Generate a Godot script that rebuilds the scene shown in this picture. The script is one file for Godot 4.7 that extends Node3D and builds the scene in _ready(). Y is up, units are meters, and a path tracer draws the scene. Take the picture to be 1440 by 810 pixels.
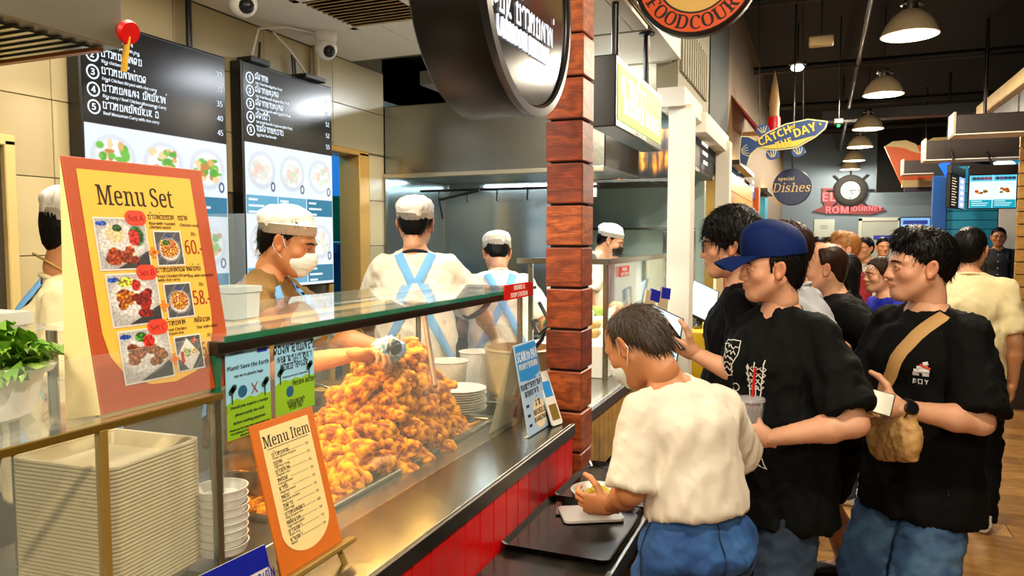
extends Node3D
# A food-court stall seen from the aisle: the counter runs along -z at x = -0.86, the kitchen lies behind it, the queue stands in the aisle.

func _ready() -> void:
	var cam := Camera3D.new()
	cam.name = "camera"
	cam.fov = 42.56
	cam.position = Vector3(0, 1.66, 0)
	cam.rotation = Vector3(deg_to_rad(-3.741), deg_to_rad(22.467), 0)
	cam.near = 0.05
	add_child(cam)
	var we := WorldEnvironment.new()
	we.name = "world_environment"
	var e := Environment.new()
	e.background_mode = Environment.BG_COLOR
	e.background_color = Color(0.02, 0.022, 0.025)
	e.tonemap_mode = Environment.TONE_MAPPER_LINEAR
	e.tonemap_exposure = 1.0
	e.sdfgi_enabled = true
	e.ssao_enabled = true
	e.ssil_enabled = true
	we.environment = e
	add_child(we)
	materials()
	# lamps: LED panels in the stall ceilings, tubes under the hoods, the heat lamp over the food, pendants over the aisle
	for p in [[-1.9, 2.765, -1.5, 3.0], [-1.55, 2.765, -2.3, 2.6], [-1.5, 2.765, 0.1, 4.0]]: panel_lamp(Vector3(p[0], p[1], p[2]), Vector2(0.6, 0.6), p[3], Color(1.0, 0.95, 0.86))
	panel_lamp(Vector3(-2.1, 2.11, -4.95), Vector2(0.9, 0.14), 2.2, Color(0.9, 0.97, 1.0))
	panel_lamp(Vector3(-1.42, 2.77, -4.0), Vector2(0.3, 0.5), 2.0, Color(0.95, 0.97, 1.0))
	panel_lamp(Vector3(-1.5, 2.79, -5.4), Vector2(0.6, 0.6), 13.0, Color(0.95, 0.97, 1.0))
	panel_lamp(Vector3(-3.6, 2.5, -3.9), Vector2(0.6, 0.4), 3.0, Color(0.4, 0.75, 1.0))
	panel_lamp(Vector3(-1.6, 2.77, -8.0), Vector2(0.6, 0.6), 6.0, Color(1.0, 0.95, 0.85))
	panel_lamp(Vector3(-1.6, 2.77, -11.0), Vector2(0.6, 0.6), 6.0, Color(1.0, 0.9, 0.7))
	panel_lamp(Vector3(2.9, 2.77, -9.9), Vector2(0.6, 0.6), 5.0, Color(0.7, 0.9, 1.0))
	panel_lamp(Vector3(2.9, 2.77, -13.0), Vector2(0.6, 0.6), 5.0, Color(0.7, 0.9, 1.0))
	case_lamp(Vector3(-1.36, 1.452, -1.95), 1.1, 0.85)
	for z in [-8.6, -13.0]: cove_lamp(Vector3(-0.8, 2.44, z))
	for k in 6: pendant(Vector3(0.62, 3.25, [-6.64, -9.2, -11.95, -14.2, -16.6, -18.6][k]), k)
	for z in [-4.0, -1.4, 1.2, 3.6]: pendant(Vector3(0.62, 3.25, z), -1)
	setting()
	counter()
	kitchen()
	next_stalls()
	far_end()
	right_side()
	signs()
	food()
	crowd()

# ------------------------------------------------------------------ materials
func materials() -> void:
	M.skin = mat(Color.WHITE, 0.48, 0.0, "skin")
	M.skin.vertex_color_use_as_albedo = true
	M.skin.subsurf_scatter_enabled = true
	M.skin.subsurf_scatter_strength = 0.06
	M.eye = mat(Color.WHITE, 0.12, 0.0, "eye")
	M.eye.vertex_color_use_as_albedo = true
	M.hair = mat(Color(0.045, 0.038, 0.036), 0.42, 0.0, "black_hair")
	M.brown_hair = mat(Color(0.16, 0.09, 0.05), 0.45, 0.0, "brown_hair")
	M.grey_hair = mat(Color(0.24, 0.19, 0.14), 0.5, 0.0, "greying_hair")
	M.blond = mat(Color(0.62, 0.4, 0.17), 0.45, 0.0, "blond_hair")
	M.steel = relief(mat(Color(0.56, 0.56, 0.52), 0.24, 0.95, "brushed_steel"), 0.02, 0.12, 0.8, 4)
	M.mirror = mat(Color(0.6, 0.64, 0.64), 0.14, 0.95, "polished_steel")
	M.darksteel = mat(Color(0.3, 0.29, 0.26), 0.35, 0.9, "dark_steel")
	M.black = mat(Color(0.03, 0.03, 0.032), 0.35, 0.0, "black_plastic")
	M.blackmat = mat(Color(0.035, 0.036, 0.036), 0.8, 0.0, "black_matt")
	M.white = mat(Color(0.9, 0.89, 0.86), 0.4, 0.0, "white_plastic")
	M.paint = mat(Color(0.86, 0.84, 0.79), 0.7, 0.0, "white_paint")
	M.cream = mat(Color(0.88, 0.83, 0.66), 0.25, 0.0, "cream_melamine")
	M.glass = glass(Color(0.92, 1.0, 0.97), 0.06)
	M.edge = glass(Color(0.05, 0.45, 0.32), 0.75)
	M.edge.roughness = 0.1
	M.tile = mat(Color(0.72, 0.66, 0.5), 0.3, 0.0, "beige_tile")
	M.grout = mat(Color(0.4, 0.36, 0.28), 0.9, 0.0, "grout")
	M.red = mat(Color(0.8, 0.015, 0.03), 0.38, 0.0, "red_lacquer")
	M.orange = mat(Color(0.72, 0.28, 0.02), 0.5, 0.0, "orange_card")
	M.yellow = mat(Color(0.97, 0.76, 0.25), 0.5, 0.0, "yellow_print")
	M.ink = mat(Color(0.12, 0.05, 0.03), 0.7, 0.0, "dark_print")
	M.redink = mat(Color(0.62, 0.05, 0.03), 0.6, 0.0, "red_print")
	M.redoval = mat(Color(0.92, 0.22, 0.06), 0.5, 0.0, "red_oval_print")
	M.lightcard = mat(Color(0.95, 0.86, 0.6), 0.6, 0.0, "pale_card")
	M.blue = mat(Color(0.02, 0.1, 0.62), 0.45, 0.0, "blue_print")
	M.skyblue = mat(Color(0.12, 0.55, 0.85), 0.45, 0.0, "light_blue_print")
	M.green = mat(Color(0.55, 0.75, 0.1), 0.5, 0.0, "lime_print")
	M.dgreen = mat(Color(0.03, 0.25, 0.12), 0.5, 0.0, "dark_green_print")
	M.gold = mat(Color(0.66, 0.54, 0.26), 0.35, 0.5, "brass")
	M.denim = relief(mat(Color(0.1, 0.2, 0.36), 0.85, 0.0, "blue_denim"), 0.2, 1.5, 0.06, 3)
	M.wear = mottled(Color(0.15, 0.27, 0.42), Color(0.32, 0.46, 0.6), 0.012, 0.5)
	M.denim2 = mottled(Color(0.09, 0.16, 0.24), Color(0.17, 0.26, 0.36), 0.012, 0.5)
	M.denim3 = mottled(Color(0.1, 0.25, 0.47), Color(0.22, 0.42, 0.66), 0.012, 0.5)
	M.tee = relief(mat(Color(0.028, 0.03, 0.032), 0.85, 0.0, "black_cotton"), 0.25, 0.7, 0.05, 6)
	M.teegreen = relief(mat(Color(0.03, 0.042, 0.04), 0.8, 0.0, "black_green_cotton"), 0.25, 0.7, 0.05, 6)
	M.whitetee = relief(mat(Color(0.86, 0.83, 0.76), 0.85, 0.0, "white_cotton"), 0.25, 0.7, 0.05, 6)
	M.creamtee = relief(mat(Color(0.85, 0.8, 0.62), 0.85, 0.0, "cream_cotton"), 0.25, 0.7, 0.05, 6)
	M.greytee = relief(mat(Color(0.66, 0.67, 0.7), 0.85, 0.0, "grey_cotton"), 0.25, 0.7, 0.05, 6)
	M.browntee = relief(mat(Color(0.44, 0.32, 0.12), 0.85, 0.0, "olive_brown_cotton"), 0.25, 0.7, 0.05, 6)
	M.apron = relief(mat(Color(0.42, 0.66, 0.86), 0.8, 0.0, "light_blue_cotton"), 0.25, 0.7, 0.05, 6)
	M.capwhite = relief(mat(Color(0.88, 0.86, 0.82), 0.85, 0.0, "white_cap_cotton"), 0.25, 0.7, 0.05, 6)
	M.navy = relief(mat(Color(0.03, 0.12, 0.33), 0.7, 0.0, "navy_twill"), 0.3, 1.0, 0.03, 8)
	M.tan = relief(mat(Color(0.72, 0.56, 0.34), 0.65, 0.0, "tan_nylon"), 0.05, 0.5, 0.15, 8, true)
	M.maskw = mat(Color(0.86, 0.9, 0.88), 0.8, 0.0, "mask_cloth")
	M.grey = mat(Color(0.4, 0.47, 0.53), 0.75, 0.0, "grey_paint")
	M.teal = mat(Color(0.02, 0.11, 0.13), 0.7, 0.0, "dark_teal_paint")
	M.cyan = mat(Color(0.06, 0.52, 0.66), 0.55, 0.0, "turquoise_paint")
	M.darkwood = wood(Color(0.07, 0.035, 0.018), Color(0.13, 0.065, 0.032), 0.5)
	M.slat = wood(Color(0.62, 0.46, 0.2), Color(0.75, 0.58, 0.28), 0.6)
	M.ceil = mat(Color(0.014, 0.024, 0.028), 0.85, 0.0, "black_ceiling")
	for k in ["tee", "teegreen", "hair", "brown_hair", "navy"]: M[k].metallic_specular = 0.25
	M.ts = mottled(Color(0.1, 0.095, 0.08), Color(0.2, 0.18, 0.15), 0.02, 0.4)
	M.ts.roughness = 0.25
	M.yt = mat(Color(0.9, 0.66, 0.12), 0.35, 0.0, "yellow_tile")
	M.fry = mat(Color(0.85, 0.58, 0.1), 0.5, 0.0, "fries")
	M.leaf = mat(Color.WHITE, 0.45, 0.0, "lettuce")
	M.leaf.vertex_color_use_as_albedo = true
	M.leaf.cull_mode = BaseMaterial3D.CULL_DISABLED
	M.leaf.backlight_enabled = true
	M.leaf.backlight = Color(0.2, 0.3, 0.05)
	var droid := func(called: String, weight: int) -> SystemFont:
		var f := SystemFont.new()
		f.font_names = PackedStringArray([called])
		f.font_weight = weight
		return f
	M.font = droid.call("Droid Sans", 400)
	M.font_bold = droid.call("Droid Sans", 700)
	M.serif = droid.call("Droid Serif", 400)
	M.serif_bold = droid.call("Droid Serif", 700)
	M.greentile = mat(Color(0.1, 0.13, 0.12), 0.15, 0.0, "tray_rail_stone")

func mottled(a: Color, b: Color, freq: float, tile: float) -> StandardMaterial3D:
	var n := noise(freq, 12)
	n.fractal_octaves = 4
	var t := NoiseTexture2D.new()
	t.width = 256; t.height = 256; t.seamless = true; t.noise = n
	var g := Gradient.new()
	g.set_color(0, a); g.set_color(1, b)
	g.set_offset(0, 0.4); g.set_offset(1, 0.85)
	t.color_ramp = g
	var m := mat(Color.WHITE, 0.85)
	m.albedo_texture = t
	m.uv1_triplanar = true
	m.uv1_scale = Vector3.ONE / tile
	return m

func wood(a: Color, b: Color, tile: float) -> StandardMaterial3D:
	var n := noise(1.0, 31)
	var n2 := noise(1.0, 77)
	var t := tex(256, 256, func(x: float, y: float) -> Color:
		var d := n2.get_noise_2d(sin(x * TAU) * 0.3 + 3.0, cos(x * TAU) * 0.3 + y * 3.2) * 1.3
		var ring := absf(fposmod(y * 6.0 + d, 1.0) - 0.5) * 2.0
		var g := n.get_noise_2d(sin(x * TAU) * 0.8, y * 70.0 + cos(x * TAU) * 0.8) * 0.5
		return a.lerp(b, clampf(0.25 + ring * 0.55 + g, 0.0, 1.0)))
	var m := mat(Color.WHITE, 0.45)
	m.albedo_texture = t
	m.uv1_triplanar = true
	m.uv1_scale = Vector3.ONE / tile
	return m

# ------------------------------------------------------------------ lamps
func panel_lamp(at: Vector3, sz: Vector2, energy: float, c: Color) -> void:
	var t := thing("ceiling_lamp", "flat LED lamp panel in the stall ceiling", "lamp", at, 0.0, "LED lamp panels of the stalls")
	var b := MB.new()
	b.box(Vector3(0, 0.012, 0), Vector3(sz.x + 0.04, 0.022, sz.y + 0.04), Basis(), 0.004)
	part("lamp_frame", b, M.white, t)
	b = MB.new()
	b.box(Vector3(0, -0.002, 0), Vector3(sz.x, 0.006, sz.y))
	part("lamp_diffuser", b, glow(c, 1.5), t)
	var l := AreaLight3D.new()
	l.name = "lamp_light"
	l.area_size = sz
	l.light_energy = energy
	l.light_color = c
	l.shadow_enabled = true
	l.position = Vector3(0, -0.012, 0)
	l.rotation.x = -PI / 2
	t.add_child(l)

func case_lamp(at: Vector3, ln: float, energy: float) -> void:
	var t := thing("heat_lamp", "slim warm lamp tube under the glass shelf above the chicken", "lamp", at)
	var b := MB.new()
	b.box(Vector3(0, 0.012, 0), Vector3(0.05, 0.012, ln), Basis(), 0.003)
	part("lamp_housing", b, M.steel, t)
	b = MB.new()
	b.tube(PackedVector3Array([Vector3(0, 0, -ln * 0.48), Vector3(0, 0, ln * 0.48)]), 0.009, 10)
	part("lamp_tube", b, glow(Color(1.0, 0.8, 0.45), 3.0), t)
	var l := AreaLight3D.new()
	l.name = "lamp_light"
	l.area_size = Vector2(0.04, ln)
	l.light_energy = energy
	l.light_color = Color(1.0, 0.78, 0.42)
	l.shadow_enabled = true
	l.position = Vector3(0, -0.014, 0)
	l.rotation.x = -PI / 2
	t.add_child(l)

func cove_lamp(at: Vector3) -> void:
	var t := thing("cove_lamp", "slim warm cove lamp strip on the stall facade ledge, lighting the wall above", "lamp", at, 0.0, "cove lamps of the facade")
	var b := MB.new()
	b.box(Vector3(0, 0, 0), Vector3(0.1, 0.05, 1.6), Basis(), 0.006)
	part("housing", b, M.darksteel, t)
	b = MB.new()
	b.box(Vector3(0.0, 0.027, 0), Vector3(0.06, 0.008, 1.5))
	part("lamp_diffuser", b, glow(Color(1.0, 0.85, 0.6), 1.5), t)
	var l := AreaLight3D.new()
	l.name = "lamp_light"
	l.area_size = Vector2(0.06, 1.5)
	l.light_energy = 0.5
	l.light_color = Color(1.0, 0.87, 0.65)
	l.shadow_enabled = true
	l.position = Vector3(0, 0.04, 0)
	l.rotation.x = PI / 2
	t.add_child(l)

func pendant(at: Vector3, k: int) -> void:
	var names := ["nearest of the bell pendant lamps over the aisle, cut by the top of the photo", "second bell pendant lamp over the aisle, below the nearest one", "third bell pendant lamp down the aisle, above the fish sign level", "fourth bell pendant lamp down the aisle row", "fifth bell pendant lamp, just above the round wall clock", "farthest and lowest of the bell pendant lamps, close to the wall clock"]
	var t := thing("pendant_lamp", names[k] if k >= 0 else "bell pendant lamp over the aisle outside the view", "lamp", at, 0.0, "pendant lamps over the aisle")
	var b := MB.new()
	b.lathe(PackedVector2Array([Vector2(0.205, 0.0), Vector2(0.214, 0.004), Vector2(0.2, 0.03), Vector2(0.175, 0.09), Vector2(0.13, 0.15), Vector2(0.075, 0.19), Vector2(0.05, 0.2), Vector2(0.045, 0.2), Vector2(0.07, 0.185), Vector2(0.125, 0.145), Vector2(0.168, 0.088), Vector2(0.195, 0.028), Vector2(0.203, 0.002)]), 28, Transform3D(), 0.5)
	part("lamp_shade", b, mat(Color(0.78, 0.7, 0.55), 0.4, 0.3), t)
	b = MB.new()
	b.lathe(PackedVector2Array([Vector2(0.05, 0.195), Vector2(0.055, 0.2), Vector2(0.055, 0.235), Vector2(0.075, 0.24), Vector2(0.075, 0.25), Vector2(0.05, 0.255), Vector2(0.045, 0.29), Vector2(0.012, 0.3), Vector2(0.0, 0.3)]), 16)
	for q in 3: b.sphere(Vector3(cos(q * 2.1) * 0.08, 0.235, sin(q * 2.1) * 0.08), Vector3.ONE * 0.016, Basis(), 8)
	part("lamp_cap", b, M.steel, t)
	b = MB.new()
	b.tube(PackedVector3Array([Vector3(0, 0.29, 0), Vector3(0, 0.95, 0)]), 0.006, 6)
	part("lamp_cord", b, M.black, t)
	b = MB.new()
	b.lathe(PackedVector2Array([Vector2(0.0001, 0.03), Vector2(0.185, 0.032), Vector2(0.185, 0.038), Vector2(0.0001, 0.038)]), 24)
	part("lamp_diffuser", b, glow(Color(1.0, 0.96, 0.88), 5.0), t)
	var l := OmniLight3D.new()
	l.name = "lamp_light"
	l.light_energy = 4.6
	l.light_color = Color(1.0, 0.93, 0.82)
	l.light_size = 0.05
	l.omni_range = 30.0
	l.omni_attenuation = 2.0
	l.shadow_enabled = true
	l.position = Vector3(0, -0.004, 0)
	t.add_child(l)

# ------------------------------------------------------------------ the setting
func one_box(called: String, lo: Vector3, hi: Vector3, m: Material, bev := 0.0) -> MeshInstance3D:
	var b := MB.new()
	b.b2(lo, hi, bev)
	return struct(called, b, m)

func setting() -> void:
	var rng := RandomNumberGenerator.new()
	rng.seed = 5
	var fl := one_box("floor", Vector3(-0.95, -0.2, -19.7), Vector3(4.6, -0.008, 5.0), mat(Color(0.1, 0.07, 0.04), 0.8))
	# wood-look planks across the aisle; built where the photo shows the floor, one sheet beyond
	var pm := []
	for k in 5: pm.append(wood(Color(0.44, 0.29, 0.13).lerp(Color(0.54, 0.37, 0.18), k / 4.0), Color(0.6, 0.43, 0.21).lerp(Color(0.72, 0.54, 0.3), k / 4.0), 0.8))
	for m in pm: m.roughness = 0.28
	var z := -2.6
	var row := 0
	while z > -12.5:
		var x: float = -0.55 - [0.0, 0.42, 0.8][row % 3]
		while x < 2.9:
			var x0 := maxf(x, -0.9)
			if x + 1.2 > -0.5:
				var b := MB.new()
				b.b2(Vector3(x0 + 0.002, -0.02, z - 0.198), Vector3(minf(x + 1.198, 4.5), 0.0, z), 0.002)
				part("plank", b, pm[rng.randi() % 5], fl)
			x += 1.2
		z -= 0.2
		row += 1
	var rest := MB.new()
	rest.b2(Vector3(-0.9, -0.02, -19.6), Vector3(4.5, -0.001, z))
	rest.b2(Vector3(-0.9, -0.02, -2.599), Vector3(4.5, -0.001, 4.9))
	rest.b2(Vector3(2.95, -0.02, z), Vector3(4.5, -0.001, -2.6))
	struct("floor_far", rest, pm[2])
	one_box("floor_kitchen", Vector3(-4.9, -0.2, -19.7), Vector3(-0.95, 0.12, 5.0), mat(Color(0.16, 0.14, 0.12), 0.4))
	# ceiling of the aisle, dark, with pipes and a tray
	one_box("ceiling", Vector3(-0.86, 4.2, -19.7), Vector3(4.7, 4.35, 5.0), M.ceil)
	one_box("wall_front", Vector3(-5.0, -0.2, 5.0), Vector3(4.7, 4.35, 5.15), M.paint)
	one_box("wall_right", Vector3(4.6, -0.2, -19.7), Vector3(4.75, 4.35, 5.0), M.ceil)
	# the menu wall: beige tiles, a doorway and the bulkhead above it
	var w := one_box("wall_left", Vector3(-2.9, 0.12, -3.74), Vector3(-2.76, 2.95, 5.0), M.grout)
	one_box("wall_left", Vector3(-2.9, 2.22, -4.37), Vector3(-2.76, 2.95, -3.74), M.grout)
	one_box("wall_left", Vector3(-2.9, 0.12, -4.37), Vector3(-2.76, 2.22, -4.08), M.grout)
	var tm := []
	for k in 4: tm.append(mat(Color(0.72, 0.66, 0.5).lerp(Color(0.66, 0.6, 0.45), k / 3.0), 0.28))
	for r in 10:
		var y0 := 1.0 + r * 0.3
		var zz := -0.2
		var c := 0
		while zz > -4.3:
			var z1 := maxf(zz - 0.6, -4.37)
			var y1 := minf(y0 + 0.297, 2.775)
			if y0 < 2.77 and not (z1 < -3.76 and y0 < 2.2 and zz > -4.05) and y0 >= (0.9 if zz > -2.2 or r >= 4 else 1.9):
				var b := MB.new()
				b.b2(Vector3(-2.77, maxf(y0, 2.23 if z1 < -3.74 else 0.0), z1 + 0.003), Vector3(-2.75, y1, zz), 0.002)
				part("tile", b, tm[(r * 7 + c * 3) % 4], w)
			zz -= 0.6
			c += 1
	for r in 6:
		var b := MB.new()
		b.b2(Vector3(-2.77, 0.42 + r * 0.3, -4.365), Vector3(-2.75, 0.717 + r * 0.3, -4.185), 0.002)
		part("tile", b, tm[r % 4], w)
	var fr := MB.new()
	fr.b2(Vector3(-2.9, 0.12, -4.17), Vector3(-2.74, 2.22, -4.06), 0.004)
	fr.b2(Vector3(-2.9, 2.2, -4.17), Vector3(-2.74, 2.235, -3.72), 0.004)
	fr.b2(Vector3(-2.9, 0.12, -3.77), Vector3(-2.74, 2.22, -3.72), 0.004)
	struct("trim_1", fr, mat(Color(0.75, 0.58, 0.28), 0.4, 0.3))
	var hd := MB.new()
	hd.tube(PackedVector3Array([Vector3(-2.74, 1.35, -4.13), Vector3(-2.7, 1.35, -4.13), Vector3(-2.7, 0.95, -4.13), Vector3(-2.74, 0.95, -4.13)]), 0.008, 8)
	tag(struct_part("door_pull", hd, M.steel), "thin steel door pull on the golden door post of the kitchen passage", "handle")
	# a door frame at the far left of the tiled wall
	var f2 := MB.new()
	f2.b2(Vector3(-2.77, 0.12, -1.83), Vector3(-2.72, 2.02, -1.79), 0.004)
	f2.b2(Vector3(-2.77, 2.0, -1.83), Vector3(-2.72, 2.04, -1.0), 0.004)
	struct("trim_2", f2, mat(Color(0.8, 0.7, 0.45), 0.5))
	one_box("door_1", Vector3(-2.765, 0.12, -1.79), Vector3(-2.745, 2.0, -1.0), mat(Color(0.22, 0.19, 0.14), 0.5))
	# room behind the doorway
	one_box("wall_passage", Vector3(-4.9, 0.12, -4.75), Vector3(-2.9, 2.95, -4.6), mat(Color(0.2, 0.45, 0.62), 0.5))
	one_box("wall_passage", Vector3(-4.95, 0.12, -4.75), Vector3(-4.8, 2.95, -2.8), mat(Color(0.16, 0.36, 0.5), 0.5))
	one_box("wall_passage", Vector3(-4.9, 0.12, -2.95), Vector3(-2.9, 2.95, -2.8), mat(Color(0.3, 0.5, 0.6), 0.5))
	one_box("ceiling_passage", Vector3(-4.95, 2.6, -4.75), Vector3(-2.9, 2.7, -2.8), M.paint)
	# kitchen ceiling of white boards
	var ce := one_box("ceiling_kitchen", Vector3(-2.9, 2.8, -4.1), Vector3(-0.86, 2.9, 5.0), M.grout)
	for i in 4:
		for j in 8:
			var b := MB.new()
			var x0 := -2.75 + i * 0.6
			var z0 := 0.2 - j * 0.6
			if z0 - 0.6 < -4.2: continue
			b.b2(Vector3(x0 + 0.002, 2.78, z0 - 0.597), Vector3(minf(x0 + 0.598, -0.87), 2.802, z0), 0.002)
			part("ceiling_board", b, M.paint, ce)
	# the hood alcove: steel cladding
	one_box("wall_back", Vector3(-2.9, 0.12, -5.4), Vector3(-1.62, 2.95, -5.28), M.mirror)
	one_box("wall_back", Vector3(-2.9, 0.12, -5.3), Vector3(-2.75, 2.95, -4.37), M.mirror)
	var sm := MB.new()
	sm.b2(Vector3(-2.752, 0.12, -5.28), Vector3(-2.73, 2.1, -5.265))
	sm.b2(Vector3(-2.75, 0.12, -4.385), Vector3(-2.735, 2.1, -4.36))
	struct("trim_3", sm, M.steel)
	one_box("ceiling_void", Vector3(-2.9, 2.95, -7.1), Vector3(-0.86, 3.05, -4.1), M.blackmat)
	one_box("wall_stall", Vector3(-2.9, 0.12, -7.1), Vector3(-0.98, 2.95, -7.0), mat(Color(0.66, 0.76, 0.74), 0.3, 0.1))
	one_box("wall_void", Vector3(-2.9, 2.6, -5.4), Vector3(-2.75, 2.95, -4.37), M.blackmat)

func struct_part(called: String, b: MB, m: Material) -> MeshInstance3D:   # a thing that is one mesh
	var o := MeshInstance3D.new()
	o.name = numbered(called)
	o.mesh = b.mesh(m)
	add_child(o, true)
	return o

func mono(called: String, b: MB, m: Material, label: String, cat: String, group := "") -> MeshInstance3D:
	var o := struct_part(called, b, m)
	tag(o, label, cat, group)
	return o

# ------------------------------------------------------------------ the counter
func counter() -> void:
	var t := thing("serving_counter", "long stainless serving counter with bright red slatted front", "counter", Vector3.ZERO)
	var b := MB.new()
	b.b2(Vector3(-1.16, 0.915, -2.69), Vector3(-0.86, 0.953, 0.6), 0.003)
	b.b2(Vector3(-1.72, 0.915, -1.45), Vector3(-1.16, 0.953, 0.6), 0.003)
	b.b2(Vector3(-1.72, 0.915, -2.69), Vector3(-1.6, 0.953, -1.45), 0.003)
	b.b2(Vector3(-1.6, 0.915, -2.69), Vector3(-1.16, 0.953, -2.58), 0.003)
	part("worktop", b, M.steel, t)
	b = MB.new()
	b.b2(Vector3(-0.868, 0.905, -2.695), Vector3(-0.85, 0.952, 0.6), 0.003)
	part("front_edge", b, M.darksteel, t)
	b = MB.new()
	b.b2(Vector3(-1.7, 0.12, -2.68), Vector3(-0.885, 0.9, 0.6))
	part("cabinet", b, M.blackmat, t)
	b = MB.new()   # the sunken pan that the chicken lies in
	b.b2(Vector3(-1.6, 0.91, -2.58), Vector3(-1.16, 0.918, -1.45))
	part("well_pan", b, M.darksteel, t)
	b = MB.new()
	for q in [[Vector3(-1.17, 0.953, -2.6), Vector3(-1.15, 0.968, -1.43)], [Vector3(-1.62, 0.953, -2.6), Vector3(-1.6, 0.968, -1.43)], [Vector3(-1.62, 0.953, -2.6), Vector3(-1.15, 0.968, -2.58)], [Vector3(-1.62, 0.953, -1.45), Vector3(-1.15, 0.968, -1.43)]]: b.b2(q[0], q[1], 0.003)
	part("well_rim", b, M.steel, t)
	var z := -2.69
	while z < 0.5:
		b = MB.new()
		b.b2(Vector3(-0.885, 0.66, z), Vector3(-0.858, 0.906, z + 0.091), 0.003)
		part("red_slat", b, M.red, t)
		z += 0.0945
	# the tray rail: dark stone tiles in a steel frame
	t = thing("tray_rail", "tray slide ledge of dark stone tiles below the red slats", "ledge", Vector3.ZERO)
	b = MB.new()
	b.b2(Vector3(-0.858, 0.7, -2.7), Vector3(-0.52, 0.722, 0.6))
	part("ledge_core", b, M.blackmat, t)
	z = -2.7
	while z < 0.5:
		b = MB.new()
		b.b2(Vector3(-0.856, 0.715, z + 0.002), Vector3(-0.525, 0.733, z + 0.297), 0.003)
		part("stone_tile", b, M.ts, t)
		z += 0.3
	b = MB.new()
	b.b2(Vector3(-0.524, 0.69, -2.72), Vector3(-0.5, 0.737, 0.6), 0.004)
	part("front_rail", b, M.steel, t)
	for zz in [-2.5, -1.2, 0.2]:
		b = MB.new()
		b.b2(Vector3(-0.72, 0.0, zz), Vector3(-0.68, 0.7, zz + 0.04), 0.003)
		part("bracket_leg", b, M.darksteel, t)
	# glass guard: shelf, front pane, posts
	t = thing("glass_guard", "long glass shelf with green edge and front pane above the chicken", "sneeze guard", Vector3.ZERO)
	b = MB.new()
	b.b2(Vector3(-1.55, 1.468, -2.72), Vector3(-1.024, 1.478, -1.065))
	part("shelf_glass", b, M.glass, t)
	b = MB.new()
	b.b2(Vector3(-1.024, 1.467, -2.72), Vector3(-1.02, 1.479, -1.065))
	part("shelf_edge", b, M.edge, t)
	b = MB.new()
	b.b2(Vector3(-1.062, 0.957, -2.70), Vector3(-1.056, 1.466, -1.075))
	part("front_pane", b, M.glass, t)
	b = MB.new()
	b.b2(Vector3(-1.066, 0.955, -1.084), Vector3(-1.052, 1.466, -1.072))
	part("pane_edge", b, M.edge, t)
	b = MB.new()
	b.b2(Vector3(-1.075, 1.44, -2.71), Vector3(-1.045, 1.466, -1.07), 0.002)
	part("shelf_rail", b, M.darksteel, t)
	for zz in [-2.68, -1.09]:
		for xx in [-1.53, -1.075]:
			b = MB.new()
			b.tube(PackedVector3Array([Vector3(xx, 0.95, zz), Vector3(xx, 1.467, zz)]), 0.011, 12)
			part("post", b, M.steel, t)
	b = MB.new()
	b.tube(PackedVector3Array([Vector3(-1.1, 1.2, -2.03), Vector3(-1.3, 1.455, -2.3)]), 0.009, 8)
	part("brace", b, mat(Color(0.5, 0.35, 0.2), 0.4, 0.4), t)
	# the lower glass case on the left, holding the plates
	t = thing("glass_case", "low glass display case at the left, plates inside and salad tub on top", "display case", Vector3.ZERO)
	b = MB.new()
	b.b2(Vector3(-1.6, 1.366, -1.05), Vector3(-1.022, 1.374, -0.3))
	part("top_glass", b, M.glass, t)
	b = MB.new()
	b.b2(Vector3(-1.022, 1.364, -1.05), Vector3(-1.014, 1.376, -0.3), 0.001)
	part("top_edge", b, mat(Color(0.5, 0.4, 0.14), 0.3, 0.6), t)
	b = MB.new()
	b.b2(Vector3(-1.022, 0.957, -1.05), Vector3(-1.016, 1.36, -0.3))
	part("front_pane", b, M.glass, t)
	b = MB.new()
	b.b2(Vector3(-1.05, 1.376, -1.05), Vector3(-1.046, 1.478, -0.3))
	part("guard_strip", b, M.glass, t)
	for p in [[-1.02, -0.8], [-1.02, -1.035], [-1.58, -1.035]]:
		b = MB.new()
		b.b2(Vector3(p[0] - 0.007, 0.955, p[1] - 0.007), Vector3(p[0] + 0.007, 1.366, p[1] + 0.007), 0.001)
		part("post", b, M.gold if p[1] > -1.0 else M.steel, t)
	b = MB.new()
	b.b2(Vector3(-1.32, 0.953, -1.04), Vector3(-1.03, 1.02, -0.6), 0.003)
	part("plinth", b, M.darksteel, t)
	# a clear acrylic screen rising beside the menu stand
	b = MB.new()
	b.box(Vector3(-1.12, 1.595, -1.17), Vector3(0.11, 0.235, 0.004))
	mono("acrylic_screen", b, glass(Color(0.75, 0.9, 1.0), 0.16), "clear acrylic splash screen standing on the glass shelf behind the menu stand", "screen")

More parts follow.
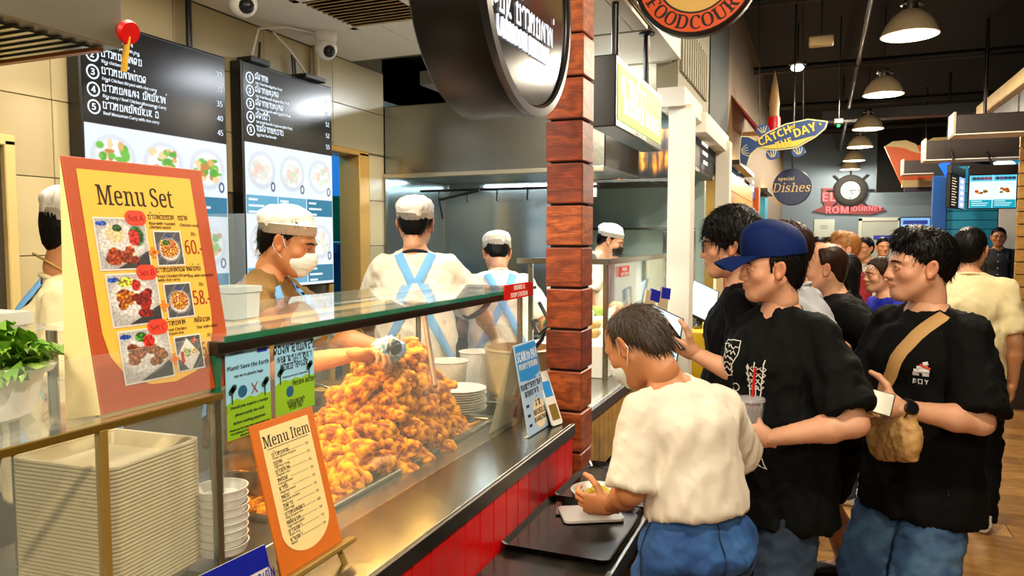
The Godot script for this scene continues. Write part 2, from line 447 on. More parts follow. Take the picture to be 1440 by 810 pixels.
# ------------------------------------------------------------------ the kitchen
func kitchen() -> void:
	# wall screens
	for k in 2:
		var zl: float = [-2.07, -2.95][k]
		var top: float = [2.53, 2.545][k]
		var wd: float = [0.755, 0.72][k]
		var ht := 1.14
		var t := thing("menu_screen", ["tall lit menu screen on the kitchen wall, left one, behind the menu stand", "tall lit menu screen on the kitchen wall beside the passage"][k], "screen", Vector3(-2.75, top, zl))
		t.basis = Basis(Vector3(0, 0, -1), Vector3.UP, Vector3(1, 0, 0))
		var b := MB.new()
		b.box(Vector3(wd / 2, -ht / 2, 0.04), Vector3(wd + 0.02, ht + 0.02, 0.075), Basis(), 0.006)
		part("casing", b, M.black, t)
		var split: float = [0.36, 0.345][k]
		var im := screen_picture(k, split)
		b = MB.new()
		b.quad(Vector3(0, -ht, 0.079), Vector3(wd, -ht, 0.079), Vector3(wd, 0, 0.079), Vector3(0, 0, 0.079))
		var m := mat(Color(0.02, 0.02, 0.02), 0.2)
		m.emission_enabled = true
		m.emission = Color.WHITE
		m.emission_operator = BaseMaterial3D.EMISSION_OP_MULTIPLY
		m.emission_texture = im
		m.emission_energy_multiplier = 1.05
		part("screen_face", b, m, t)
		var tx := MB.new()
		var rows := [["ข้าวหมกไก่", "Chicken biryani with rice", "33"], ["ข้าวหมกไก่ต้ม", "Rice chicken soup", "35"], ["ข้าวหมกไก่ทอด", "Fried Chicken Biryani with rice curry", "35"], ["ข้าวหมกแกง มัสมั่นไก่", "Rice curry / Beef Chicken Massaman Curry", "40"], ["ข้าวหมกมัสมั่นเนื้อ", "Beef Massaman Curry with rice curry", "45"]] if k == 0 else [["ผัดไทย", "Stir Fried Noodle (Pad Thai)", "35"], ["ผัดไทยกุ้งสด", "Stir Fried Noodle Shrimp (Pad Thai)", "55"], ["ผัดไทยไข่กุ้งสด", "Stir Fried Noodle with Egg (Pad Thai)", "52"], ["ผัดซีอิ๊ว", "Stir Fried Noodle Soy Sauce (Pad Thai)", "52"], ["ไข่ผัดไทยห่อไข่", "Egg Pad Thai Noodle", "55"]]
		for r in 5:
			var y := -0.05 - r * ht * (split - 0.06) / 5.0
			var xf := Transform3D(Basis(), Vector3(0.05, y - 0.02, 0.081))
			var ring := PackedVector3Array()
			for q in 17: ring.append(Vector3(0.045 + cos(q * TAU / 16) * 0.026, y - 0.02 + sin(q * TAU / 16) * 0.026, 0.081))
			tx.tube(ring, 0.0035, 4, false)
			tx.text(str(r + 1), 0.036, Transform3D(Basis(), Vector3(0.045, y - 0.02, 0.081)), M.font_bold, 0.001)
			tx.thai(rows[r][0], 0.026, Transform3D(Basis(), Vector3(0.085, y - 0.018, 0.081)), 0.15)
			tx.text(rows[r][1], 0.0165, Transform3D(Basis(), Vector3(0.085, y - 0.038, 0.081)), M.font, 0.001, 1)
			tx.text(rows[r][2], 0.034, Transform3D(Basis(), Vector3(wd - 0.02, y - 0.035, 0.081)), M.font, 0.001, 2)
		part("lettering", tx, glow(Color(0.9, 0.95, 1.0), 1.2), t)
	# cables and boxes above the second screen
	var b := MB.new()
	b.tube(PackedVector3Array([Vector3(-2.7, 2.6, -3.05), Vector3(-2.68, 2.74, -3.08), Vector3(-2.6, 2.77, -3.2), Vector3(-2.52, 2.772, -3.38)]), 0.006, 6)
	mono("white_cable", b, M.white, "white cable rising from the right menu screen to the ceiling camera", "cable")
	b = MB.new()
	b.tube(PackedVector3Array([Vector3(-2.73, 2.77, -3.25), Vector3(-2.71, 2.7, -3.36), Vector3(-2.7, 2.6, -3.48), Vector3(-2.69, 2.55, -3.52)]), 0.006, 6)
	mono("white_cable", b, M.white, "white cable sloping down the tiled wall to the black router", "cable")
	b = MB.new()
	b.b2(Vector3(-2.74, 2.55, -3.56), Vector3(-2.62, 2.575, -3.38), 0.004)
	for q in 2: b.tube(PackedVector3Array([Vector3(-2.72, 2.56, -3.4 - q * 0.02), Vector3(-2.715, 2.68, -3.38 - q * 0.02)]), 0.006, 6)
	mono("router", b, M.black, "small black router with antenna lying on top of the right menu screen", "router")
	b = MB.new()
	b.b2(Vector3(-2.74, 2.55, -3.12), Vector3(-2.64, 2.58, -2.98), 0.004)
	b.tube(PackedVector3Array([Vector3(-2.7, 2.57, -3.1), Vector3(-2.7, 2.68, -3.11)]), 0.007, 6)
	mono("media_box", b, M.black, "small black media box on the left corner of the right menu screen", "box")
	b = MB.new()
	b.tube(PackedVector3Array([Vector3(-2.72, 2.54, -3.6), Vector3(-2.72, 2.78, -3.6)]), 0.02, 10)
	mono("conduit", b, M.tile, "beige conduit pipe from the ceiling down to the right menu screen", "pipe")
	b = MB.new()
	b.tube(PackedVector3Array([Vector3(-2.72, 2.5, -2.66), Vector3(-2.72, 2.78, -2.66)]), 0.014, 10)
	mono("conduit", b, M.black, "black conduit pipe above the left menu screen", "pipe")
	# dome cameras
	for q in [[Vector3(-2.5, 2.78, -3.4), "white dome security camera on the kitchen ceiling above the right menu screen", 1.0], [Vector3(-2.36, 2.78, -2.62), "dark eyed dome security camera at the top edge, above the left menu screen", 0.9]]:
		var t := thing("security_camera", q[1], "camera", q[0])
		b = MB.new()
		b.lathe(PackedVector2Array([Vector2(0.0001, -0.05), Vector2(0.055, -0.05), Vector2(0.06, -0.03), Vector2(0.06, 0.0), Vector2(0.0001, 0.0)]), 20)
		part("base", b, M.white, t)
		b = MB.new()
		b.sphere(Vector3(0, -0.085, 0), Vector3.ONE * 0.06, Basis(), 20)
		part("head", b, M.white, t)
		b = MB.new()
		b.sphere(Vector3(0.035, -0.105, 0.022), Vector3.ONE * 0.034, Basis(), 14)
		part("lens", b, M.black, t)
	# ceiling grille
	var t := thing("ceiling_vent", "square louvred air vent in the kitchen ceiling", "vent", Vector3(-2.05, 2.775, -3.12))
	b = MB.new()
	for s in 4:
		var bs := Basis(Vector3.UP, s * PI / 2)
		b.box(bs * Vector3(0, 0, 0.24), Vector3(0.52, 0.012, 0.04), bs, 0.002)
	part("frame", b, M.paint, t)
	b = MB.new()
	b.b2(Vector3(-0.23, 0.004, -0.23), Vector3(0.23, 0.006, 0.23))
	part("backing", b, M.blackmat, t)
	for s in 11:
		b = MB.new()
		b.box(Vector3(0, -0.003, -0.2 + s * 0.04), Vector3(0.44, 0.004, 0.03), Basis(Vector3.RIGHT, 0.5))
		part("louvre", b, mat(Color(0.7, 0.62, 0.4), 0.5), t)
	b = MB.new()
	b.lathe(PackedVector2Array([Vector2(0.0001, -0.06), Vector2(0.022, -0.058), Vector2(0.022, -0.052), Vector2(0.006, -0.05), Vector2(0.006, -0.02), Vector2(0.03, -0.012), Vector2(0.034, 0.0), Vector2(0.0001, 0.0)]), 14, Transform3D(Basis(), Vector3(-1.98, 2.78, -3.56)))
	mono("sprinkler", b, M.steel, "small sprinkler head on the kitchen ceiling left of the round sign", "sprinkler")
	# the canopy at the top left
	t = thing("steel_canopy", "dark steel canopy box cut by the top left corner of the photo", "canopy", Vector3(-1.9, 2.15, -1.0))
	b = MB.new()
	b.b2(Vector3(-0.6, 0.0, -0.41), Vector3(0.235, 0.5, 0.3), 0.004)
	part("casing", b, mat(Color(0.42, 0.4, 0.34), 0.4, 0.6), t)
	b = MB.new()
	b.b2(Vector3(-0.55, -0.012, -0.38), Vector3(0.2, -0.002, -0.36))
	part("trim_strip", b, mat(Color(0.6, 0.36, 0.14), 0.4), t)
	for s in 12:
		b = MB.new()
		b.b2(Vector3(-0.55, -0.01, -0.34 + s * 0.035), Vector3(0.2, -0.002, -0.325 + s * 0.035))
		part("grille_bar", b, M.steel, t)
	b = MB.new()
	b.tube(PackedVector3Array([Vector3(-0.05, 0.12, -0.405), Vector3(-0.05, 0.12, -0.416)]), 0.022, 14)
	part("round_hole", b, M.black, t)
	# a red bell on the canopy corner
	t = thing("red_beacon", "small red round alarm button with yellow tag beside the steel canopy", "alarm", Vector3(-1.65, 2.19, -1.42))
	b = MB.new()
	b.lathe(PackedVector2Array([Vector2(0.0001, 0.0), Vector2(0.028, 0.0), Vector2(0.032, 0.01), Vector2(0.02, 0.03), Vector2(0.0001, 0.032)]), 16, Transform3D(Basis(Vector3.FORWARD, -1.2), Vector3.ZERO))
	part("button", b, M.red, t)
	b = MB.new()
	b.box(Vector3(-0.02, -0.05, 0.0), Vector3(0.02, 0.09, 0.003), Basis(Vector3.BACK, -0.2))
	part("tag", b, M.yellow, t)
	# exhaust hood
	t = thing("exhaust_hood", "large stainless exhaust hood over the back of the kitchen", "hood", Vector3(0, 0, 0))
	b = MB.new()
	b.b2(Vector3(-2.748, 2.1, -5.27), Vector3(-1.2, 2.56, -4.37), 0.006)
	part("body", b, M.steel, t)
	b = MB.new()
	b.b2(Vector3(-2.75, 2.075, -4.4), Vector3(-1.2, 2.105, -4.35), 0.004)
	part("lower_lip", b, mat(Color(0.75, 0.72, 0.62), 0.3, 0.8), t)
	b = MB.new()
	b.tube(PackedVector3Array([Vector3(-2.6, 2.0, -4.6), Vector3(-1.3, 2.0, -4.6)]), 0.009, 8)
	part("hanging_rail", b, M.black, t)
	for q in 5:
		b = MB.new()
		var x := -2.45 + q * 0.22
		b.tube(PackedVector3Array([Vector3(x, 2.0, -4.6), Vector3(x, 1.93, -4.59), Vector3(x + 0.012, 1.92, -4.58)]), 0.006, 6)
		part("hook", b, M.black, t)
	b = MB.new()
	b.tube(PackedVector3Array([Vector3(-2.12, 1.99, -4.55), Vector3(-2.4, 1.93, -4.5), Vector3(-2.37, 1.8, -4.5)]), 0.01, 8)
	mono("gas_lance", b, M.black, "black bent pipe hanging under the exhaust hood rail", "pipe")
	# passage shelf with a green tub
	t = thing("storage_shelf", "steel shelf rack seen in the blue lit passage", "shelf", Vector3(-3.5, 0.12, -4.25))
	for y in [0.5, 1.0, 1.5]:
		b = MB.new()
		b.b2(Vector3(-0.55, y, -0.3), Vector3(0.55, y + 0.025, 0.0), 0.003)
		part("board", b, M.steel, t)
	for x in [-0.53, 0.53]:
		b = MB.new()
		b.b2(Vector3(x - 0.015, 0, -0.3), Vector3(x + 0.015, 1.9, -0.27))
		b.b2(Vector3(x - 0.015, 0, -0.03), Vector3(x + 0.015, 1.9, 0.0))
		part("upright", b, M.steel, t)
	b = MB.new()
	b.lathe(PackedVector2Array([Vector2(0.0001, 0), Vector2(0.13, 0), Vector2(0.16, 0.3), Vector2(0.17, 0.305), Vector2(0.17, 0.32), Vector2(0.15, 0.32), Vector2(0.12, 0.02), Vector2(0.0001, 0.02)]), 24, Transform3D(Basis(), Vector3(-3.28, 1.645, -4.4)))
	mono("green_tub", b, mat(Color(0.05, 0.62, 0.42), 0.4), "turquoise green plastic tub on the passage shelf", "tub")
	for q in 3:
		b = MB.new()
		b.lathe(PackedVector2Array([Vector2(0.0001, 0), Vector2(0.06, 0), Vector2(0.075, 0.14), Vector2(0.065, 0.14), Vector2(0.05, 0.01), Vector2(0.0001, 0.01)]), 16, Transform3D(Basis(), Vector3(-3.75 + q * 0.24, 1.145, -4.38)))
		mono("steel_pot", b, M.steel, "small steel pot on the passage shelf below the green tub", "pot", "pots on the passage shelf")
	# worktop and pots at the back wall
	t = thing("back_worktop", "low stainless worktop along the kitchen back wall", "worktop", Vector3(0, 0, 0))
	b = MB.new()
	b.b2(Vector3(-2.7, 0.98, -5.26), Vector3(-1.65, 1.02, -4.55), 0.004)
	part("top", b, M.steel, t)
	b = MB.new()
	b.b2(Vector3(-2.68, 0.12, -5.25), Vector3(-1.66, 0.98, -4.6))
	part("cabinet", b, M.darksteel, t)
	# things between the chicken and the pillar: a big stew pot, tubs, steel side table
	t = thing("side_table", "stainless side table behind the pillar end of the counter", "table", Vector3(-1.51, 0.12, -3.0))
	b = MB.new()
	b.b2(Vector3(-0.08, 0.82, -0.4), Vector3(0.085, 0.85, 0.2), 0.004)
	part("top", b, M.steel, t)
	for sx in [-0.055, 0.06]:
		for sz in [-0.37, 0.17]:
			b = MB.new()
			b.b2(Vector3(sx - 0.02, 0, sz - 0.02), Vector3(sx + 0.02, 0.82, sz + 0.02))
			part("leg", b, M.steel, t)
	t = thing("stew_pot", "wide tan stew pot with orange broth near the pillar", "pot", Vector3(-1.26, 0.954, -3.13))
	b = MB.new()
	b.lathe(PackedVector2Array([Vector2(0.0001, 0), Vector2(0.13, 0), Vector2(0.15, 0.02), Vector2(0.155, 0.2), Vector2(0.165, 0.21), Vector2(0.15, 0.215), Vector2(0.145, 0.03), Vector2(0.0001, 0.02)]), 28)
	part("body", b, mat(Color(0.6, 0.5, 0.34), 0.4, 0.4), t)
	b = MB.new()
	b.lathe(PackedVector2Array([Vector2(0.147, 0.16), Vector2(0.0001, 0.165)]), 24)
	part("broth", b, mat(Color(0.8, 0.3, 0.04), 0.2), t)
	b = MB.new()
	b.tube(PackedVector3Array([Vector3(0.05, 0.17, 0.03), Vector3(0.15, 0.27, 0.1), Vector3(0.16, 0.36, 0.06), Vector3(0.1, 0.42, 0.0)]), 0.009, 8)
	mono_at(b, M.black, "ladle", "black curved ladle handle rising from the tan stew pot", "ladle", t.position)
	for q in 2:
		b = MB.new()
		b.lathe(PackedVector2Array([Vector2(0.0001, 0), Vector2(0.07, 0), Vector2(0.085, 0.15), Vector2(0.09, 0.155), Vector2(0.08, 0.155), Vector2(0.065, 0.01), Vector2(0.0001, 0.01)]), 20, Transform3D(Basis(), Vector3(-1.505, 0.97, -2.9 - q * 0.3)))
		mono("white_tub", b, M.white, ["white plastic food tub left of the tan stew pot", "white plastic food tub behind the tan stew pot"][q], "tub")
	b = MB.new()
	b.tube(PackedVector3Array([Vector3(-1.0, 0.12, -2.93), Vector3(-1.0, 2.78, -2.93)]), 0.03, 14)
	mono("water_pipe", b, M.white, "white water pipe running up just left of the wooden pillar", "pipe")
	b = MB.new()
	b.box(Vector3(-1.02, 1.42, -2.97), Vector3(0.09, 0.2, 0.02), Basis(), 0.003)
	mono("socket_plate", b, M.white, "white socket plate on the pipe beside the wooden pillar", "socket")
	b = MB.new()
	b.tube(PackedVector3Array([Vector3(-1.02, 1.4, -2.95), Vector3(-1.0, 1.33, -2.88), Vector3(-1.06, 1.27, -2.86), Vector3(-1.1, 1.32, -2.88)]), 0.008, 6)
	mono("black_cable", b, M.black, "black cable looping below the white socket plate", "cable")

func mono_at(b: MB, m: Material, called: String, label: String, cat: String, at: Vector3) -> MeshInstance3D:
	var o := mono(called, b, m, label, cat)
	o.position = at
	return o

func screen_picture(k: int, split: float) -> ImageTexture:
	var rng := RandomNumberGenerator.new()
	rng.seed = 40 + k
	var w := 192
	var h := 288
	var im := Image.create(w, h, false, Image.FORMAT_RGB8)
	im.fill(Color(0.1, 0.1, 0.1))
	var y0 := int(h * split)
	im.fill_rect(Rect2i(0, y0, w, h - y0), Color(0.94, 0.97, 1.0))
	var cols := 3
	var rows := 2
	var rh := (h - y0) / rows
	for r in rows:
		for c in cols:
			var cx := (c + 0.5) * w / cols
			var cy := y0 + rh * (r + 0.36)
			blob(im, cx, cy, 29, 26, Color(0.78, 0.83, 0.86))
			blob(im, cx, cy - 1, 26, 23, Color(0.98, 0.98, 0.99))
			for q in 24:
				var cc: Color = ([Color(0.3, 0.65, 0.15), Color(0.9, 0.7, 0.35), Color(0.95, 0.85, 0.6), Color(0.8, 0.5, 0.2), Color(0.4, 0.75, 0.2)] if k == 0 else [Color(0.93, 0.9, 0.8), Color(0.85, 0.88, 0.8), Color(0.75, 0.85, 0.65), Color(0.95, 0.75, 0.65), Color(0.9, 0.93, 0.9)])[rng.randi() % 5]
				blob(im, cx + rng.randf_range(-17, 17), cy + rng.randf_range(-15, 12), rng.randf_range(3, 8), rng.randf_range(2, 6), cc.lightened(0.15 + 0.25 * k))
			blob(im, cx + 22, cy + 20, 5, 7, Color(0.1, 0.2, 0.35))
			blob(im, cx + 22, cy + 20, 3, 5, Color(0.95, 0.97, 1.0))
			im.fill_rect(Rect2i(int(c * w / cols) + 1, y0 + int(rh * (r + 0.72)), w / cols - 2, int(rh * 0.26)), Color(0.42, 0.7, 0.82) if c < 2 else Color(0.2, 0.5, 0.62))
			for q in 3: im.fill_rect(Rect2i(int(c * w / cols) + 5, y0 + int(rh * (r + 0.76)) + q * 8, 18 + (q * 13) % 25, 3), Color(0.95, 0.98, 1.0))
	return ImageTexture.create_from_image(im)

func blob(im: Image, cx: float, cy: float, rx: float, ry: float, c: Color) -> void:
	for y in range(maxi(0, int(cy - ry)), mini(im.get_height(), int(cy + ry) + 1)):
		for x in range(maxi(0, int(cx - rx)), mini(im.get_width(), int(cx + rx) + 1)):
			var d := Vector2((x - cx) / rx, (y - cy) / ry).length()
			if d < 1.0: im.set_pixel(x, y, im.get_pixel(x, y).lerp(c, clampf((1.0 - d) * 4.0, 0.0, 1.0)))

# ------------------------------------------------------------------ pillar and the stalls further on
func next_stalls() -> void:
	var t := thing("wooden_pillar", "square pillar clad in reddish brown stacked timber blocks", "pillar", Vector3(-0.918, 0.0, -2.825))
	var b := MB.new()
	b.b2(Vector3(-0.06, 0.0, -0.06), Vector3(0.06, 2.95, 0.06))
	part("core", b, M.blackmat, t)
	var wm := [wood(Color(0.34, 0.12, 0.045), Color(0.66, 0.31, 0.12), 0.5), wood(Color(0.28, 0.09, 0.035), Color(0.56, 0.23, 0.085), 0.62), wood(Color(0.38, 0.15, 0.055), Color(0.74, 0.38, 0.16), 0.44)]
	for k in 18:
		b = MB.new()
		var j := 0.002 * ((k * 7) % 3 - 1)
		b.box(Vector3(j, 0.085 + k * 0.163, j), Vector3(0.148, 0.154, 0.15), Basis(), 0.004)
		var o := part("timber_block", b, wm[(k * 5 + k / 3) % 3], t)
		o.rotation.y = 0.0
	# the next counter: steel ledge, dark trim, beige slats
	t = thing("next_counter", "second stall counter with steel ledge and beige vertical slats", "counter", Vector3.ZERO)
	b = MB.new()
	b.b2(Vector3(-1.42, 0.93, -6.9), Vector3(-0.87, 0.953, -2.92), 0.003)
	part("ledge", b, M.steel, t)
	b = MB.new()
	b.b2(Vector3(-0.88, 0.905, -6.9), Vector3(-0.852, 0.952, -2.92), 0.003)
	part("dark_edge", b, mat(Color(0.24, 0.2, 0.18), 0.5), t)
	b = MB.new()
	b.b2(Vector3(-1.4, 0.12, -6.9), Vector3(-0.895, 0.928, -2.93))
	part("cabinet", b, M.blackmat, t)
	var z := -3.0
	while z > -6.8:
		b = MB.new()
		b.b2(Vector3(-0.9, 0.66, z), Vector3(-0.862, 0.906, z + 0.07), 0.003)
		part("slat", b, M.slat, t)
		z -= 0.076
	b = MB.new()
	b.b2(Vector3(-0.858, 0.6, -4.95), Vector3(-0.5, 0.65, -2.76), 0.004)
	mono("tray_ledge", b, M.greentile, "dark tray ledge of the second stall beyond the wooden pillar", "ledge")
	# its lit glass case
	t = thing("lit_case", "bright lit glass food case of the second stall", "display case", Vector3.ZERO)
	b = MB.new()
	b.b2(Vector3(-1.4, 0.953, -5.2), Vector3(-0.98, 1.12, -3.62), 0.004)
	part("base", b, M.white, t)
	for p in [[-0.985, -3.62], [-0.985, -5.2], [-1.39, -3.62], [-1.39, -5.2]]:
		b = MB.new()
		b.b2(Vector3(p[0] - 0.012, 0.953, p[1] - 0.012), Vector3(p[0] + 0.012, 1.55, p[1] + 0.012), 0.002)
		part("post", b, M.steel, t)
	b = MB.new()
	b.b2(Vector3(-1.46, 1.54, -5.22), Vector3(-0.965, 1.56, -3.6), 0.003)
	part("top", b, M.glass, t)
	b = MB.new()
	for q in [[Vector3(-0.975, 1.535, -5.22), Vector3(-0.96, 1.565, -3.6)], [Vector3(-1.46, 1.535, -3.61), Vector3(-0.96, 1.565, -3.595)]]: b.b2(q[0], q[1], 0.002)
	part("top_frame", b, M.steel, t)
	b = MB.new()
	b.b2(Vector3(-0.984, 1.12, -5.2), Vector3(-0.98, 1.54, -3.62))
	part("front_pane", b, M.glass, t)
	b = MB.new()
	b.b2(Vector3(-1.25, 1.525, -5.1), Vector3(-1.2, 1.538, -3.7))
	part("lamp_strip", b, glow(Color(1.0, 1.0, 0.92), 6.0), t)
	var al := AreaLight3D.new()
	al.name = "lamp_light"
	al.area_size = Vector2(0.05, 1.4)
	al.light_energy = 1.0
	al.light_color = Color(1, 1, 0.92)
	al.shadow_enabled = true
	al.position = Vector3(-1.225, 1.52, -4.4)
	al.rotation.x = -PI / 2
	t.add_child(al)
	var rng := RandomNumberGenerator.new()
	rng.seed = 3
	var lb := F.new(Vector3(-0.1, -0.02, -0.1), Vector3(0.1, 0.12, 0.1), 0.012)
	for q in 12: lb.ball(Vector3(rng.randf_range(-0.05, 0.05), rng.randf_range(0, 0.07), rng.randf_range(-0.05, 0.05)), Vector3.ONE * rng.randf_range(0.02, 0.035), 0.01)
	var lm := lb.nets()
	for q in 10:
		b = MB.new()
		b.raw(lm[0], lm[1], lm[2], Transform3D(Basis(Vector3.UP, q * 1.3), Vector3(-1.1 - (q % 2) * 0.2, 1.14, -3.75 - (q / 2) * 0.3)))
		mono("food_heap", b, [mat(Color(0.75, 0.6, 0.35), 0.6), mat(Color(0.5, 0.6, 0.2), 0.6), mat(Color(0.85, 0.8, 0.65), 0.6)][q % 3], "small heap of food in the lit case of the second stall", "food", "food heaps in the lit case")
	b = MB.new()
	b.box(Vector3(-0.972, 1.488, -3.95), Vector3(0.004, 0.055, 0.22), Basis(), 0.001)
	var o := mono("red_tag", b, M.red, "small red notice on the lit glass case of the second stall", "notice")
	b = MB.new()
	for q in 2: b.text(["DRINKS &", "SOUP STATION"][q], 0.026, Transform3D(Basis(Vector3(0, 0, -1), Vector3.UP, Vector3.RIGHT), Vector3(-0.969, 1.5 - q * 0.026, -3.95)), M.font_bold, 0.001)
	part("lettering", b, M.white, o)
	# partition beams, hood and steel of the second stall
	t = thing("second_hood", "dark stained exhaust hood of the second stall with golden reflections", "hood", Vector3.ZERO)
	b = MB.new()
	b.b2(Vector3(-2.7, 2.15, -7.0), Vector3(-1.58, 2.55, -6.0), 0.004)
	b.b2(Vector3(-1.57, 2.15, -7.0), Vector3(-1.06, 2.55, -6.0), 0.004)
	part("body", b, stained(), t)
	b = MB.new()
	b.b2(Vector3(-2.7, 2.13, -6.02), Vector3(-1.05, 2.15, -5.98), 0.002)
	b.b2(Vector3(-1.578, 2.13, -6.01), Vector3(-1.57, 2.55, -5.985))
	part("lip", b, M.steel, t)
	b = MB.new()
	b.box(Vector3(-1.75, 2.075, -5.99), Vector3(0.07, 0.12, 0.02), Basis(), 0.003)
	mono("switch_box", b, M.tile, "small beige switch box hanging under the second stall hood", "switch")
	b = MB.new()
	b.b2(Vector3(-2.7, 1.0, -6.9), Vector3(-1.05, 1.04, -6.4), 0.003)
	b.b2(Vector3(-2.7, 1.75, -6.98), Vector3(-1.05, 1.77, -6.75), 0.003)
	mono("wall_shelf", b, M.steel, "steel wall shelf behind the cook of the second stall", "shelf")
	b = MB.new()
	b.b2(Vector3(-1.35, 1.2, -7.0), Vector3(-1.05, 1.74, -6.985))
	mono("steel_sheet", b, M.mirror, "shiny steel sheet on the rear wall of the second stall", "sheet")
	b = MB.new()
	b.b2(Vector3(-1.2, 1.62, -5.3), Vector3(-1.05, 1.7, -5.2), 0.01)
	# soffit above the stall front
	one_box("ceiling_soffit", Vector3(-2.0, 2.812, -4.87), Vector3(-0.845, 2.95, -2.6), M.paint)
	one_box("ceiling_soffit", Vector3(-2.9, 2.8, -7.1), Vector3(-0.9, 2.9, -4.87), M.paint)
	one_box("wall_facade", Vector3(-1.0, 2.95, -4.87), Vector3(-0.845, 4.3, 5.0), M.paint)
	one_box("wall_facade", Vector3(-0.95, 2.484, -5.4), Vector3(-0.78, 2.6, -4.66), M.paint)
	var fac := one_box("wall_facade", Vector3(-1.0, 2.56, -6.3), Vector3(-0.86, 4.3, -4.87), mat(Color(0.5, 0.48, 0.4), 0.7))
	for q in 12:
		var bb := MB.new()
		bb.b2(Vector3(-0.86, 2.75, -4.98 - q * 0.1), Vector3(-0.84, 3.1, -4.93 - q * 0.1), 0.002)
		part("rib", bb, mat(Color(0.5, 0.48, 0.4), 0.7), fac)
	one_box("wall_facade", Vector3(-1.0, 2.3, -7.6), Vector3(-0.85, 4.3, -6.3), M.teal)
	one_box("wall_facade", Vector3(-1.0, 2.4, -19.6), Vector3(-0.85, 4.3, -7.6), mat(Color(0.45, 0.36, 0.22), 0.7))
	one_box("column_1", Vector3(-0.885, 0.0, -4.85), Vector3(-0.74, 2.5, -4.7), M.paint, 0.004)
	one_box("column_2", Vector3(-0.835, 0.0, -6.75), Vector3(-0.715, 2.5, -6.6), M.paint, 0.004)
	one_box("wall_facade", Vector3(-0.95, 2.42, -6.8), Vector3(-0.75, 2.56, -5.4), M.paint)
	one_box("wall_stall", Vector3(-2.9, 0.12, -12.6), Vector3(-0.98, 2.95, -12.5), mat(Color(0.7, 0.6, 0.3), 0.5))
	one_box("wall_stall", Vector3(-2.95, 0.12, -12.6), Vector3(-2.85, 2.95, -7.0), mat(Color(0.6, 0.55, 0.4), 0.5))
	one_box("ceiling_soffit", Vector3(-2.9, 2.8, -19.6), Vector3(-0.9, 2.9, -7.1), M.paint)
	# the yellow tiled stall front beyond
	t = thing("yellow_stall_wall", "yellow tiled stall front with orange post behind the queue", "wall", Vector3.ZERO)
	b = MB.new()
	b.b2(Vector3(-1.0, 0.0, -11.0), Vector3(-0.86, 2.36, -7.9))
	part("backing", b, mat(Color(0.6, 0.42, 0.1), 0.6), t)
	for r in 12:
		for c in 8:
			b = MB.new()
			b.b2(Vector3(-0.87, 0.02 + r * 0.195, -8.3 - c * 0.33), Vector3(-0.845, 0.21 + r * 0.195, -7.975 - c * 0.33), 0.003)
			part("yellow_tile", b, M.yt, t)
	b = MB.new()
	b.b2(Vector3(-0.95, 0.0, -11.4), Vector3(-0.8, 2.4, -11.1), 0.004)
	part("orange_post", b, mat(Color(0.85, 0.35, 0.05), 0.5), t)
	b = MB.new()
	b.b2(Vector3(-0.95, 0.0, -12.4), Vector3(-0.75, 2.3, -11.7), 0.004)
	mono("teal_post", b, M.cyan, "turquoise stall post beyond the yellow tiled front", "post")
	one_box("wall_stall", Vector3(-1.0, 0.0, -19.6), Vector3(-0.85, 2.4, -12.6), mat(Color(0.4, 0.36, 0.3), 0.7))
	# yellow counter under the order tablets
	b = MB.new()
	b.b2(Vector3(-0.86, 0.1, -6.55), Vector3(-0.6, 1.05, -5.0), 0.01)
	mono("yellow_stand", b, mat(Color(0.82, 0.66, 0.05), 0.5), "yellow order stand behind the white column, below the tablet", "stand")
	for k in 2:
		var p: Vector3 = [Vector3(-0.8, 1.13, -4.18), Vector3(-0.735, 1.22, -5.28)][k]
		t = thing("order_tablet", ["tilted order tablet beside the grey haired man, before the white column", "tilted order tablet on the yellow stand behind the white column"][k], "tablet", p)
		t.basis = Basis(Vector3(0.35, -0.75, -0.1).normalized(), 0.0) if false else Basis.looking_at(Vector3(-0.75, -0.75, -0.7), Vector3.UP) * Basis(Vector3.FORWARD, 0.55)
		b = MB.new()
		b.box(Vector3.ZERO, Vector3(0.22, 0.33, 0.018), Basis(), 0.006)
		part("casing", b, M.black, t)
		b = MB.new()
		b.quad(Vector3(-0.098, -0.15, 0.0095), Vector3(0.098, -0.15, 0.0095), Vector3(0.098, 0.15, 0.0095), Vector3(-0.098, 0.15, 0.0095))
		part("screen", b, glow(Color(0.85, 0.96, 1.0), 1.3), t)
		b = MB.new()
		b.box(Vector3(0.0, -0.12, -0.04), Vector3(0.05, 0.2, 0.06), Basis(), 0.004)
		part("stand", b, M.steel, t)
	for k in 2:
		t = thing("leaflet_rack", ["narrow leaflet stand left of the white column, nearer one", "narrow leaflet stand touching the white column"][k], "leaflets", Vector3([-0.93, -0.89][k], 0.953, [-4.3, -4.55][k]), 1.1)
		b = MB.new()
		b.box(Vector3(0, 0.2, 0), Vector3(0.1, 0.42, 0.012), Basis(Vector3.BACK, -0.25 + 0.1 * k), 0.002)
		part("card", b, mat(Color(0.75, 0.68, 0.55), 0.5), t)
		b = MB.new()
		b.box(Vector3(0.085 - 0.04 * k, 0.375, 0), Vector3(0.09, 0.07, 0.014), Basis(Vector3.BACK, -0.25 + 0.1 * k), 0.002)
		part("blue_heading", b, M.blue, t)
		b = MB.new()
		b.box(Vector3(0, 0.01, 0), Vector3(0.12, 0.02, 0.08), Basis(), 0.003)
		part("foot", b, M.white, t)
	# drink poster panel behind the second column
	t = thing("drink_poster", "stall poster with an orange drink and blue badge beside the young man with glasses", "poster", Vector3(-0.72, 1.42, -6.2))
	b = MB.new()
	b.box(Vector3(0, 0, 0), Vector3(0.02, 0.6, 0.8), Basis(), 0.003)
	part("panel", b, mat(Color(0.8, 0.74, 0.55), 0.5), t)
	var bs := Basis(Vector3(0, 0, -1), Vector3.UP, Vector3.RIGHT)
	b = MB.new()
